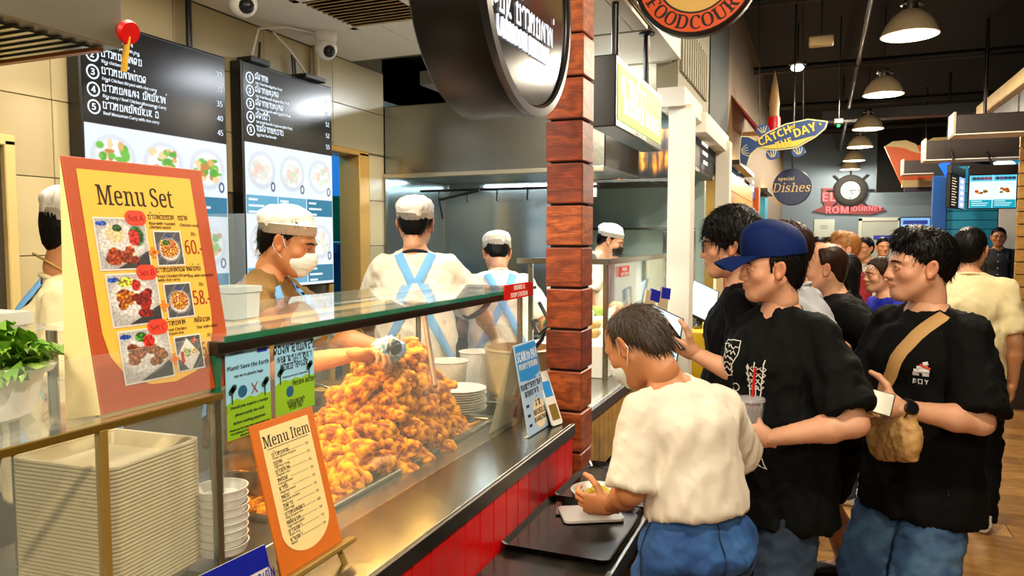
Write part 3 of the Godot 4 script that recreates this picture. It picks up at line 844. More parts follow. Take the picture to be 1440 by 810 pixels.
	b.prism(PackedVector2Array([Vector2(0.05, -0.18), Vector2(0.16, -0.18), Vector2(0.19, 0.05), Vector2(0.02, 0.05)]), 0.004, Transform3D(bs, Vector3(0.012, 0, 0)))
	part("drink_print", b, M.orange, t)
	b = MB.new()
	b.prism(PackedVector2Array([Vector2(0.02, 0.055), Vector2(0.19, 0.055), Vector2(0.15, 0.15), Vector2(0.06, 0.15)]), 0.004, Transform3D(bs, Vector3(0.012, 0, 0)))
	part("cream_print", b, M.white, t)
	b = MB.new()
	b.prism(PackedVector2Array([Vector2(-0.25, 0.02), Vector2(-0.1, -0.02), Vector2(-0.06, 0.18), Vector2(-0.2, 0.2)]), 0.004, Transform3D(bs, Vector3(0.012, 0, 0)))
	part("blue_badge", b, M.skyblue, t)
	# hanging light boxes
	var lx := [[-3.284, -4.33, 2.17, 2.49], [-5.55, -6.65, 2.17, 2.52], [-8.1, -9.5, 2.25, 2.62], [-10.2, -11.3, 2.2, 2.7]]
	var ll := ["hanging light box sign with glowing yellow green face beside the pillar", "small dark hanging sign box behind the white column", "third hanging sign box down the row, near the fish sign", "narrow blue hanging sign box before the round dishes sign"]
	for k in 4:
		var q: Array = lx[k]
		t = thing("light_box_sign", ll[k], "sign", Vector3(-0.915, q[2], (q[0] + q[1]) * 0.5))
		var ln: float = q[0] - q[1]
		var ht: float = q[3] - q[2]
		b = MB.new()
		b.b2(Vector3(-0.06, 0, -ln / 2), Vector3(0.06, ht, ln / 2), 0.006)
		part("casing", b, M.black, t)
		b = MB.new()
		b.b2(Vector3(0.06, 0.035, -ln / 2 + 0.03), Vector3(0.063, ht - 0.035, ln / 2 - 0.03))
		part("face", b, glow([Color(0.62, 0.82, 0.14), Color(0.12, 0.15, 0.2), Color(0.15, 0.3, 0.36), Color(0.05, 0.25, 0.6)][k], [1.25, 0.6, 0.8, 0.9][k]), t)
		b = MB.new()
		var xf := Transform3D(bs, Vector3(0.064, 0, 0))
		if k == 0:
			b.thai("ก๋วยเตี๋ยว", 0.085, xf.translated_local(Vector3(-0.42, ht * 0.5, 0)), 0.2)
			b.text("NOODLE HOUSE", 0.11, xf.translated_local(Vector3(0.02, ht * 0.36, 0)), M.font_bold, 0.002)
		else:
			for r in 3: b.b2(Vector3(0.063, ht * 0.25 + r * ht * 0.2, -0.12), Vector3(0.066, ht * 0.33 + r * ht * 0.2, 0.1 + 0.05 * r))
		part("lettering", b, glow(Color(1, 1, 0.9), 1.4), t)
		if k == 0:
			b = MB.new()
			b.text("FOOD COURT", 0.03, xf.translated_local(Vector3(0, 0.017, 0)), M.font_bold, 0.001)
			part("small_lettering", b, M.white, t)
		for s in [-0.36, 0.3]:
			b = MB.new()
			var up: float = 2.812 - q[2]
			b.lathe(PackedVector2Array([Vector2(0.0001, ht), Vector2(0.017, ht), Vector2(0.017, up - 0.015), Vector2(0.045, up - 0.012), Vector2(0.045, up), Vector2(0.0001, up)]), 12, Transform3D(Basis(), Vector3(0, 0, s * ln)))
			part("hanging_rod", b, M.black, t)

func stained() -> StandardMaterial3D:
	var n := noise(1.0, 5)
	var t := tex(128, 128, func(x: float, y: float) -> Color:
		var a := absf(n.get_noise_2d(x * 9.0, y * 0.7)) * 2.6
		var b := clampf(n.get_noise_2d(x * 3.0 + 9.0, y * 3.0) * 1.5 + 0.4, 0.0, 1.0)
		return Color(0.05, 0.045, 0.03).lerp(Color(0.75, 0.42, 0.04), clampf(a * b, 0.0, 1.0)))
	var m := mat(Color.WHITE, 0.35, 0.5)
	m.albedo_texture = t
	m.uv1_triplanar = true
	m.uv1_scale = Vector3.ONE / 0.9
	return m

# ------------------------------------------------------------------ the end of the hall
func far_end() -> void:
	one_box("wall_end", Vector3(-0.9, 0.0, -19.7), Vector3(4.7, 4.35, -19.5), M.grey)
	one_box("wall_end_top", Vector3(1.17, 2.72, -18.7), Vector3(4.6, 4.2, -18.5), M.ceil)
	var dr := one_box("door_2", Vector3(0.95, 0.0, -19.5), Vector3(1.7, 2.1, -19.46), mat(Color(0.6, 0.64, 0.62), 0.5), 0.004)
	var b := MB.new()
	for q in [[Vector3(0.87, 0, -19.5), Vector3(0.95, 2.17, -19.44)], [Vector3(1.7, 0, -19.5), Vector3(1.78, 2.17, -19.44)], [Vector3(0.87, 2.1, -19.5), Vector3(1.78, 2.18, -19.44)]]: b.b2(q[0], q[1], 0.004)
	part("door_frame", b, mat(Color(0.7, 0.72, 0.7), 0.5), dr)
	b = MB.new()
	b.b2(Vector3(1.2, 1.66, -19.46), Vector3(1.58, 1.76, -19.45))
	part("blue_plate", b, M.blue, dr)
	b = MB.new()
	b.b2(Vector3(-0.11, 1.72, -19.5), Vector3(0.35, 2.15, -19.47), 0.004)
	var nb := mono("notice_board", b, mat(Color(0.66, 0.7, 0.68), 0.5), "pale notice board on the grey end wall below the red neon lettering", "notice")
	b = MB.new()
	for k in 2: b.b2(Vector3(0.04, 1.93 + k * 0.05, -19.471), Vector3(0.2, 1.95 + k * 0.05, -19.466))
	part("lettering", b, M.grey, nb)
	# clock
	var t := thing("wall_clock", "big round wall clock with dark spoked rim and pale dial on the end wall", "clock", Vector3(0.672, 2.83, -19.44))
	b = MB.new()
	var xf := Transform3D(Basis(Vector3.RIGHT, PI / 2), Vector3.ZERO)
	b.lathe(PackedVector2Array([Vector2(0.0001, -0.03), Vector2(0.37, -0.03), Vector2(0.37, 0.03), Vector2(0.3, 0.06), Vector2(0.215, 0.04), Vector2(0.215, 0.01), Vector2(0.0001, 0.01)]), 32, xf)
	part("rim", b, M.blackmat, t)
	for k in 8:
		b = MB.new()
		var a := k * TAU / 8
		b.box(Vector3(cos(a), sin(a), 0) * 0.43, Vector3(0.16, 0.045, 0.04), Basis(Vector3.BACK, a), 0.004)
		part("spoke", b, M.blackmat, t)
	b = MB.new()
	b.lathe(PackedVector2Array([Vector2(0.212, 0.014), Vector2(0.0001, 0.016)]), 32, xf)
	part("dial", b, mat(Color(0.62, 0.66, 0.66), 0.5), t)
	b = MB.new()
	for k in 12:
		var a := k * TAU / 12
		b.box(Vector3(cos(a) * 0.18, sin(a) * 0.18, 0.02), Vector3(0.05 if k % 3 == 0 else 0.025, 0.022 if k % 3 == 0 else 0.01, 0.006), Basis(Vector3.BACK, a))
	part("hour_marks", b, M.black, t)
	for k in 2:
		b = MB.new()
		b.box(Vector3(0.055, 0, 0.03 + k * 0.006), Vector3([0.13, 0.16][k], 0.022, 0.006), Basis())
		var h := part(["hour_hand", "minute_hand"][k], b, M.black, t)
		h.rotation.z = [-1.05, 0.06][k]
	# the red lettering below the clock
	t = thing("red_sign", "red outlined lettering sign below the round clock on the end wall", "sign", Vector3(0.6, 2.35, -19.47))
	b = MB.new()
	b.prism(PackedVector2Array([Vector2(-0.75, 0.0), Vector2(-0.45, -0.06), Vector2(0.55, -0.1), Vector2(0.85, 0.0), Vector2(0.6, 0.1), Vector2(0.3, 0.16), Vector2(-0.15, 0.14), Vector2(-0.25, 0.55), Vector2(-0.55, 0.55), Vector2(-0.5, 0.12)]), 0.03)
	part("backing", b, mat(Color(0.4, 0.06, 0.1), 0.5), t)
	b = MB.new()
	b.text("ROM", 0.24, Transform3D(Basis(), Vector3(-0.2, 0.02, 0.02)), M.font_bold, 0.02)
	b.text("EL", 0.3, Transform3D(Basis(), Vector3(-0.4, 0.33, 0.02)), M.font_bold, 0.02)
	b.text("JOURNEY", 0.16, Transform3D(Basis(), Vector3(0.42, 0.04, 0.02)), M.font_bold, 0.02)
	part("lettering", b, mat(Color(0.85, 0.35, 0.42), 0.5), t)
	t = thing("far_screen", "small lit blue screen on a post near the far end, right of the door", "screen", Vector3(1.8, 1.95, -17.0))
	b = MB.new()
	b.box(Vector3.ZERO, Vector3(0.56, 0.34, 0.05), Basis(), 0.006)
	part("casing", b, M.black, t)
	b = MB.new()
	b.b2(Vector3(-0.26, -0.15, 0.025), Vector3(0.26, 0.15, 0.028))
	part("screen", b, glow(Color(0.5, 0.75, 1.0), 1.0), t)
	b = MB.new()
	b.b2(Vector3(-0.22, 0.02, 0.028), Vector3(0.22, 0.1, 0.03))
	part("text_band", b, glow(Color(0.1, 0.25, 0.7), 0.6), t)
	b = MB.new()
	b.b2(Vector3(-0.03, -1.95, -0.04), Vector3(0.03, -0.15, -0.01))
	part("post", b, M.black, t)
	# pipes, spots and small things under the dark ceiling
	b = MB.new()
	b.tube(PackedVector3Array([Vector3(0.4, 4.0, -4.0), Vector3(0.42, 3.75, -19.0)]), 0.035, 8)
	mono("ceiling_pipe", b, M.darksteel, "dark steel pipe running along the aisle under the black ceiling", "pipe")
	for k in 4:
		b = MB.new()
		b.tube(PackedVector3Array([Vector3(-0.85, 3.9, -7.5 - k * 3.0), Vector3(4.6, 3.9, -7.5 - k * 3.0)]), 0.05, 8)
		mono("cross_pipe", b, mat(Color(0.12, 0.13, 0.13), 0.5, 0.5), ["nearest", "second", "third", "farthest"][k] + " dark pipe crossing the aisle under the black ceiling", "pipe", "pipes crossing the black ceiling")
	b = MB.new()
	b.b2(Vector3(0.0, 3.5, -12.9), Vector3(2.5, 3.66, -12.6), 0.01)
	for x in [0.3, 2.2]: b.tube(PackedVector3Array([Vector3(x, 3.66, -12.75), Vector3(x, 4.2, -12.75)]), 0.015, 6)
	mono("air_duct", b, mat(Color(0.2, 0.21, 0.21), 0.5, 0.5), "grey air duct crossing the aisle behind the pendant lamps", "duct")
	t = thing("speaker", "small beige box fixed to the black ceiling, left of the pendant row", "speaker", Vector3(-0.02, 3.36, -7.0))
	b = MB.new()
	b.box(Vector3.ZERO, Vector3(0.2, 0.08, 0.1), Basis(), 0.01)
	part("body", b, mat(Color(0.6, 0.5, 0.34), 0.5), t)
	b = MB.new()
	b.tube(PackedVector3Array([Vector3(0, 0.04, 0), Vector3(0, 0.84, 0)]), 0.01, 6)
	part("rod", b, M.black, t)
	for q in [[Vector3(-0.28, 3.7, -9.5), "bright small ceiling spot above the fish sign"], [Vector3(1.95, 2.75, -17.5), "bright white spot right of the wall clock"]]:
		t = thing("ceiling_spot", q[1], "lamp", q[0])
		b = MB.new()
		b.lathe(PackedVector2Array([Vector2(0.0001, 0.0), Vector2(0.07, 0.0), Vector2(0.1, 0.02), Vector2(0.1, 0.05), Vector2(0.0001, 0.05)]), 18)
		part("housing", b, M.steel, t)
		b = MB.new()
		b.sphere(Vector3(0, -0.015, 0), Vector3(0.075, 0.04, 0.075), Basis(), 12)
		part("bulb", b, glow(Color(0.95, 1.0, 1.0), 12.0), t)
		b = MB.new()
		b.tube(PackedVector3Array([Vector3(0, 0.05, 0), Vector3(0, 4.2 - q[0].y, 0)]), 0.01, 6)
		part("rod", b, M.black, t)
	t = thing("ceiling_camera", "small dark camera with green light hanging behind the fish sign", "camera", Vector3(0.18, 3.02, -9.4))
	b = MB.new()
	b.box(Vector3.ZERO, Vector3(0.1, 0.06, 0.08), Basis(), 0.008)
	part("body", b, M.steel, t)
	b = MB.new()
	b.sphere(Vector3(0, -0.05, 0.0), Vector3.ONE * 0.022, Basis(), 8)
	part("indicator", b, glow(Color(0.2, 0.9, 0.6), 1.0), t)
	b = MB.new()
	b.tube(PackedVector3Array([Vector3(0, 0.03, 0), Vector3(0, 1.18, 0)]), 0.008, 6)
	part("rod", b, M.black, t)

# ------------------------------------------------------------------ the stalls on the right
func right_side() -> void:
	# serving counter
	var t := thing("right_counter", "dark counter of the right hand stall with a steel top", "counter", Vector3.ZERO)
	var b := MB.new()
	b.b2(Vector3(2.12, 0.19, -11.6), Vector3(2.8, 0.73, -8.75), 0.004)
	part("front", b, M.darkwood, t)
	b = MB.new()
	b.b2(Vector3(2.08, 0.73, -11.6), Vector3(2.85, 0.765, -8.75), 0.004)
	part("top", b, M.steel, t)
	b = MB.new()
	b.b2(Vector3(2.35, 0.765, -11.6), Vector3(2.4, 0.95, -9.3), 0.003)
	part("upstand", b, M.steel, t)
	b = MB.new()
	b.b2(Vector3(2.25, 0.0, -11.5), Vector3(2.7, 0.19, -8.8))
	part("plinth", b, M.black, t)
	t = thing("card_box", "white box with blue label and green stripe on the right hand counter", "box", Vector3(2.3, 0.95, -10.6))
	b = MB.new()
	b.box(Vector3(0.1, 0.19, 0), Vector3(0.36, 0.38, 0.2), Basis(), 0.006)
	part("body", b, mat(Color(0.8, 0.78, 0.66), 0.5), t)
	b = MB.new()
	b.b2(Vector3(0.0, 0.12, 0.1), Vector3(0.28, 0.18, 0.104))
	part("green_stripe", b, mat(Color(0.05, 0.5, 0.45), 0.5), t)
	b = MB.new()
	b.b2(Vector3(0.07, 0.24, 0.1), Vector3(0.21, 0.32, 0.104))
	part("blue_label", b, M.blue, t)
	for k in 3:
		b = MB.new()
		b.box(Vector3(2.24, 0.768 + k * 0.004, -9.9 + k * 0.28), Vector3(0.2, 0.006, 0.26), Basis(Vector3.UP, 0.2 * k), 0.001)
		mono("paper", b, M.white, "white sheet of paper lying on the right hand counter", "paper", "papers on the right counter")
	# beige slatted wall at the right edge
	t = thing("slatted_wall", "beige horizontal timber slat wall at the right edge", "wall", Vector3.ZERO)
	b = MB.new()
	b.b2(Vector3(1.80, 0.95, -8.62), Vector3(4.5, 2.78, -8.55))
	part("backing", b, mat(Color(0.3, 0.2, 0.08), 0.7), t)
	for r in 15:
		b = MB.new()
		b.b2(Vector3(1.775, 0.96 + r * 0.122, -8.56), Vector3(4.5, 1.072 + r * 0.122, -8.52), 0.003)
		part("slat", b, M.slat, t)
	b = MB.new()
	b.b2(Vector3(1.775, 0.0, -8.7), Vector3(4.5, 0.95, -8.5), 0.0)
	part("base", b, M.darkwood, t)
	# stepped dark beams
	var bm := [[1.155, 2.9, 2.64, 2.815, -8.0, "upper dark timber beam of the stepped canopy at the right"], [1.15, 3.0, 2.6, 2.82, -10.0, "middle dark timber beam of the stepped canopy, below the upper one"], [1.2, 3.2, 2.68, 2.88, -13.0, "lowest dark timber beam of the stepped canopy, in front of the orange sign"]]
	for q in bm:
		t = thing("canopy_beam", q[5], "beam", Vector3(0, 0, q[4]))
		b = MB.new()
		b.b2(Vector3(q[0], q[2], -0.3), Vector3(q[1], q[3], 0.0), 0.004)
		part("timber", b, M.darkwood, t)
		b = MB.new()
		b.b2(Vector3(q[0] - 0.015, q[2] - 0.012, -0.35), Vector3(q[1], q[2], 0.01), 0.002)
		part("white_underside", b, M.paint, t)
		b = MB.new()
		b.b2(Vector3(q[0] - 0.02, q[2], -0.32), Vector3(q[0], q[3] + 0.03, 0.0), 0.002)
		part("end_board", b, mat(Color(0.66, 0.64, 0.55), 0.6), t)
		b = MB.new()
		b.tube(PackedVector3Array([Vector3(q[0] + 0.6, q[3], -0.15), Vector3(q[0] + 0.6, 4.2, -0.15)]), 0.02, 8)
		part("hanger_rod", b, M.black, t)
	b = MB.new()
	b.box(Vector3(2.05, 3.35, -9.6), Vector3(0.3, 0.16, 4.0), Basis(), 0.01)
	mono("roof_beam", b, mat(Color(0.85, 0.74, 0.52), 0.5), "pale timber roof beam high at the right edge", "beam")
	b = MB.new()
	b.b2(Vector3(2.0, 2.96, -11.6), Vector3(4.5, 3.27, -7.6))
	mono("roof_fascia", b, M.darkwood, "dark timber fascia under the pale roof beam at the right edge", "fascia")
	one_box("ceiling_right", Vector3(2.0, 2.85, -14.0), Vector3(4.6, 2.95, -8.6), M.paint)
	# turquoise boarded stall
	t = thing("turquoise_wall", "turquoise boarded stall wall behind the man in the grey shirt", "wall", Vector3.ZERO)
	b = MB.new()
	b.b2(Vector3(1.57, 0.0, -12.75), Vector3(4.5, 2.75, -12.65))
	part("backing", b, M.teal, t)
	for r in 20:
		b = MB.new()
		b.b2(Vector3(1.74, 0.1 + r * 0.132, -12.66), Vector3(2.39, 0.224 + r * 0.132, -12.6), 0.003)
		part("board", b, M.cyan, t)
	b = MB.new()
	b.b2(Vector3(1.55, 0.0, -12.7), Vector3(1.73, 2.6, -12.55), 0.004)
	part("corner_post", b, mat(Color(0.03, 0.3, 0.6), 0.5), t)
	b = MB.new()
	b.b2(Vector3(2.4, 0.1, -12.66), Vector3(2.65, 2.2, -12.6), 0.004)
	part("white_board", b, M.white, t)
	t = thing("stall_lamp", "long blue glowing neon strip below the dark beams at the right", "lamp", Vector3(1.62, 2.5, -11.3))
	b = MB.new()
	b.box(Vector3(-0.02, -0.0, 0), Vector3(0.12, 0.42, 0.05), Basis(Vector3.BACK, 0.5), 0.008)
	part("glowing_face", b, glow(Color(0.05, 0.35, 1.0), 2.5), t)
	b = MB.new()
	b.box(Vector3(0.45, 0.08, 0), Vector3(0.75, 0.09, 0.3), Basis(Vector3.BACK, 0.28), 0.008)
	part("turquoise_ledge", b, glow(Color(0.05, 0.6, 0.8), 0.7), t)
	# screens of that stall
	for k in 2:
		t = thing("stall_screen", ["lit menu screen with food pictures hanging at the right", "narrow angled menu screen with dark price list at the right"][k], "screen", [Vector3(1.76, 2.19, -9.6), Vector3(1.485, 2.21, -9.95)][k], [0.0, 1.25][k])
		var w: float = [0.46, 0.8][k]
		b = MB.new()
		b.box(Vector3(0, 0, -0.03), Vector3(w, 0.38, 0.05), Basis(), 0.006)
		part("casing", b, M.black, t)
		var im := Image.create(128, 96, false, Image.FORMAT_RGB8)
		im.fill([Color(0.85, 0.97, 0.98), Color(0.1, 0.1, 0.1)][k])
		var rng := RandomNumberGenerator.new()
		rng.seed = 60 + k
		if k == 0:
			for c in 2:
				im.fill_rect(Rect2i(c * 64 + 1, 0, 62, 18), Color(0.35, 0.75, 0.85))
				im.fill_rect(Rect2i(c * 64 + 1, 72, 62, 24), Color(0.1, 0.6, 0.68))
				for q in 3: im.fill_rect(Rect2i(c * 64 + 6, 75 + q * 6, 30 + (q * 17) % 22, 2), Color(0.9, 1, 1))
				for q in 5: blob(im, c * 64 + 12 + q * 11, 9, 7, 5, Color(rng.randf_range(0.1, 0.6), 0.25, 0.35))
				blob(im, c * 64 + 33, 48, 28, 17, Color(0.98, 1, 1))
				for q in 9: blob(im, c * 64 + 33 + rng.randf_range(-14, 14), 46 + rng.randf_range(-8, 8), 6, 4, [Color(0.5, 0.3, 0.12), Color(0.8, 0.55, 0.2), Color(0.3, 0.5, 0.2), Color(0.7, 0.25, 0.12)][q % 4])
		else:
			im.fill_rect(Rect2i(72, 0, 56, 96), Color(0.65, 0.72, 0.9))
			for q in 11: im.fill_rect(Rect2i(6, 8 + q * 8, 34 + (q * 11) % 22, 3), Color(0.9, 0.8, 0.65))
			for q in 5: blob(im, 100, 12 + q * 18, 18, 7, Color(0.95, 0.93, 0.95))
		var m := mat(Color(0.02, 0.02, 0.02), 0.2)
		m.emission_enabled = true
		m.emission = Color.WHITE
		m.emission_operator = BaseMaterial3D.EMISSION_OP_MULTIPLY
		m.emission_texture = ImageTexture.create_from_image(im)
		m.emission_energy_multiplier = 1.3
		b = MB.new()
		b.quad(Vector3(-w / 2 + 0.01, -0.18, -0.003), Vector3(w / 2 - 0.01, -0.18, -0.003), Vector3(w / 2 - 0.01, 0.18, -0.003), Vector3(-w / 2 + 0.01, 0.18, -0.003))
		part("screen_face", b, m, t)
		b = MB.new()
		b.b2(Vector3(-w / 2, 0.19, -0.05), Vector3(w / 2, 0.29, 0.0), 0.004)
		part("header", b, M.darkwood, t)
		b = MB.new()
		b.tube(PackedVector3Array([Vector3(0, 0.28, -0.03), Vector3(0, 0.5, -0.45 if k == 0 else -0.1)]), 0.012, 6)
		part("bracket", b, M.black, t)
	for k in 2:
		t = thing("dome_lamp", ["white dome lamp under the right stall ceiling, lower left one", "white dome lamp under the right stall ceiling, upper right one"][k], "lamp", Vector3([2.12, 2.36][k], [2.60, 2.68][k], [-11.0, -11.3][k]))
		b = MB.new()
		b.sphere(Vector3.ZERO, Vector3(0.13, 0.055, 0.13), Basis(), 16)
		part("globe", b, glow(Color(0.9, 1.0, 0.98), 1.6), t)
		b = MB.new()
		b.tube(PackedVector3Array([Vector3(0, 0.04, 0), Vector3(0, 0.25, 0)]), 0.03, 10)
		part("neck", b, M.steel, t)
	# orange ice-cream like sign board
	t = thing("orange_sign", "orange cup shaped sign board with pale scalloped top at the far right", "sign", Vector3(1.42, 2.9, -14.2))
	b = MB.new()
	b.prism(PackedVector2Array([Vector2(-0.42, 0.34), Vector2(-0.12, -0.36), Vector2(0.6, -0.36), Vector2(0.75, 0.34)]), 0.08)
	part("cup", b, mat(Color(0.8, 0.33, 0.06), 0.5), t)
	b = MB.new()
	for q in [[Vector2(-0.42, 0.34), Vector2(-0.3, 0.42), Vector2(-0.1, 0.43), Vector2(0.05, 0.36), Vector2(0.12, 0.2), Vector2(0.0, 0.24), Vector2(-0.12, 0.3), Vector2(-0.28, 0.33)], [Vector2(0.12, 0.2), Vector2(0.15, 0.36), Vector2(0.3, 0.45), Vector2(0.55, 0.45), Vector2(0.7, 0.36), Vector2(0.4, 0.3)]]: b.prism(PackedVector2Array(q), 0.1)
	part("scalloped_top", b, mat(Color(0.8, 0.72, 0.5), 0.5), t)
	b = MB.new()
	b.b2(Vector3(-0.14, -0.36, -0.05), Vector3(0.6, -0.24, 0.045), 0.004)
	part("cream_band", b, mat(Color(0.8, 0.7, 0.5), 0.5), t)
	b = MB.new()
	b.b2(Vector3(-0.1, -0.43, -0.05), Vector3(0.62, -0.36, 0.045), 0.004)
	part("purple_band", b, mat(Color(0.14, 0.04, 0.2), 0.5), t)
	b = MB.new()
	b.b2(Vector3(0.05, -0.12, 0.03), Vector3(0.6, 0.02, 0.05), 0.004)
	part("dark_band", b, M.darkwood, t)
	b = MB.new()
	b.tube(PackedVector3Array([Vector3(0.2, 0.4, 0), Vector3(0.2, 1.3, 0)]), 0.012, 6)
	part("rod", b, M.black, t)

# ------------------------------------------------------------------ signs and cards
func plane_xf(origin: Vector3, right: Vector3, up: Vector3) -> Transform3D:
	var r := right.normalized()
	var u := (up - r * up.dot(r)).normalized()
	return Transform3D(Basis(r, u, r.cross(u)), origin)

func dish(kind: int) -> StandardMaterial3D:   # printed food photographs of the menu stand
	var rng := RandomNumberGenerator.new()
	rng.seed = 90 + kind
	var im := Image.create(112, 112, false, Image.FORMAT_RGB8)
	if kind < 3:
		im.fill(Color(0.72, 0.71, 0.72))
		for y in 112:
			for x in 112:
				if x * 0.5 + y > 128: im.set_pixel(x, y, Color(0.2, 0.2, 0.22))
		blob(im, 52, 52, 60, 50, Color(0.86, 0.86, 0.87))
		blob(im, 12, 10, 14, 6, Color(0.1, 0.25, 0.7))
		match kind:
			0:
				blob(im, 40, 34, 25, 22, Color(0.86, 0.8, 0.62))
				blob(im, 46, 20, 12, 9, Color(0.1, 0.3, 0.12))
				blob(im, 88, 38, 20, 26, Color(0.12, 0.32, 0.12))
				for q in 2: blob(im, 82, 36 + q * 12, 14, 14, Color(0.8, 0.12, 0.06))
				for q in 14: blob(im, 58 + rng.randf_range(-38, 34), 82 + rng.randf_range(-12, 16), rng.randf_range(8, 20), rng.randf_range(8, 14), Color(0.7, 0.25, 0.05).lerp(Color(0.45, 0.12, 0.02), rng.randf()))
			1:
				blob(im, 40, 16, 22, 12, Color(0.75, 0.78, 0.25))
				blob(im, 62, 24, 12, 14, Color(0.75, 0.1, 0.06))
				for q in 12: blob(im, 32 + rng.randf_range(-14, 14), 56 + rng.randf_range(-16, 16), 12, 11, Color(0.62, 0.3, 0.06).lerp(Color(0.8, 0.42, 0.1), rng.randf()))
				for q in 16: blob(im, 74 + rng.randf_range(-16, 16), 66 + rng.randf_range(-28, 28), 11, 10, Color(0.62, 0.08, 0.03).lerp(Color(0.4, 0.04, 0.02), rng.randf()))
			2:
				blob(im, 48, 14, 16, 12, Color(0.2, 0.4, 0.12))
				blob(im, 64, 26, 15, 18, Color(0.78, 0.1, 0.06))
				for c in [Vector2(36, 52), Vector2(82, 56)]:
					for q in 12: blob(im, c.x + rng.randf_range(-16, 16), c.y + rng.randf_range(-18, 18), 11, 10, Color(0.6, 0.28, 0.06).lerp(Color(0.42, 0.17, 0.04), rng.randf()))
	else:
		im.fill(Color(0.3, 0.3, 0.33))
		for y in 112:
			for x in 112:
				if (x + y) % 46 < 7: im.set_pixel(x, y, Color(0.45, 0.45, 0.48))
		if kind < 5:
			blob(im, 56, 60, 52, 44, Color(0.92, 0.92, 0.93))
			blob(im, 56, 56, 44, 36, Color(0.72, 0.42, 0.14))
			for q in 14: blob(im, 56 + rng.randf_range(-28, 28), 56 + rng.randf_range(-22, 22), 12, 9, [Color(0.85, 0.6, 0.4), Color(0.8, 0.5, 0.15), Color(0.75, 0.36, 0.2)][rng.randi() % 3])
			if kind == 3: blob(im, 44, 36, 18, 10, Color(0.15, 0.35, 0.12))
			blob(im, 60, 14, 10, 8, Color(0.1, 0.2, 0.6))
		else:
			for y in 112:
				for x in 112:
					if absf(x - 50) + absf(y - 62) * 0.9 < 52: im.set_pixel(x, y, Color(0.92, 0.92, 0.9))
			for q in 4: blob(im, 22, 54 + q * 9, 9, 8, Color(0.75, 0.1, 0.06))
			for q in 5: blob(im, 48 + rng.randf_range(-10, 10), 60 + rng.randf_range(-18, 22), 11, 10, Color(0.35, 0.5, 0.15).lerp(Color(0.8, 0.82, 0.6), rng.randf()))
			blob(im, 78, 52, 14, 13, Color(0.95, 0.85, 0.5))
			blob(im, 84, 16, 14, 11, Color(0.78, 0.25, 0.1))
	var m := mat(Color.WHITE, 0.4)
	var gr := noise(0.11, 5 + kind)
	gr.fractal_octaves = 4
	for y in 112:
		for x in 112:
			var c := im.get_pixel(x, y)
			var s := (c.get_luminance() if c.s < 0.2 else 0.4)
			var k := 1.0 + gr.get_noise_2d(x, y) * (0.9 if c.s > 0.3 else 0.15) + 0.0 * s
			im.set_pixel(x, y, Color(c.r * k, c.g * k * k, c.b * k))
	m.albedo_texture = ImageTexture.create_from_image(im)
	return m

func flat_pic(parent: Node3D, called: String, r: Rect2, z: float, m: Material) -> void:   # a print of a picture with a white border; r in the card's own metres, y up
	var b := MB.new()
	b.b2(Vector3(r.position.x, r.position.y, z), Vector3(r.end.x, r.end.y, z + 0.0006))
	var o := part(called, b, M.white, parent)
	b = MB.new()
	var k := 0.003
	b.quad(Vector3(r.position.x + k, r.position.y + k, z + 0.001), Vector3(r.end.x - k, r.position.y + k, z + 0.001), Vector3(r.end.x - k, r.end.y - k, z + 0.001), Vector3(r.position.x + k, r.end.y - k, z + 0.001))
	part("print", b, m, o)

func round_poly(x0: float, y0: float, x1: float, y1: float, r: float, seg := 6) -> PackedVector2Array:
	var p := PackedVector2Array()
	for q in [[x1 - r, y1 - r, 0.0], [x0 + r, y1 - r, 1.0], [x0 + r, y0 + r, 2.0], [x1 - r, y0 + r, 3.0]]:
		for k in seg + 1:
			var a: float = (q[2] + float(k) / seg) * PI / 2
			p.append(Vector2(q[0] + cos(a) * r, q[1] + sin(a) * r))
	return p

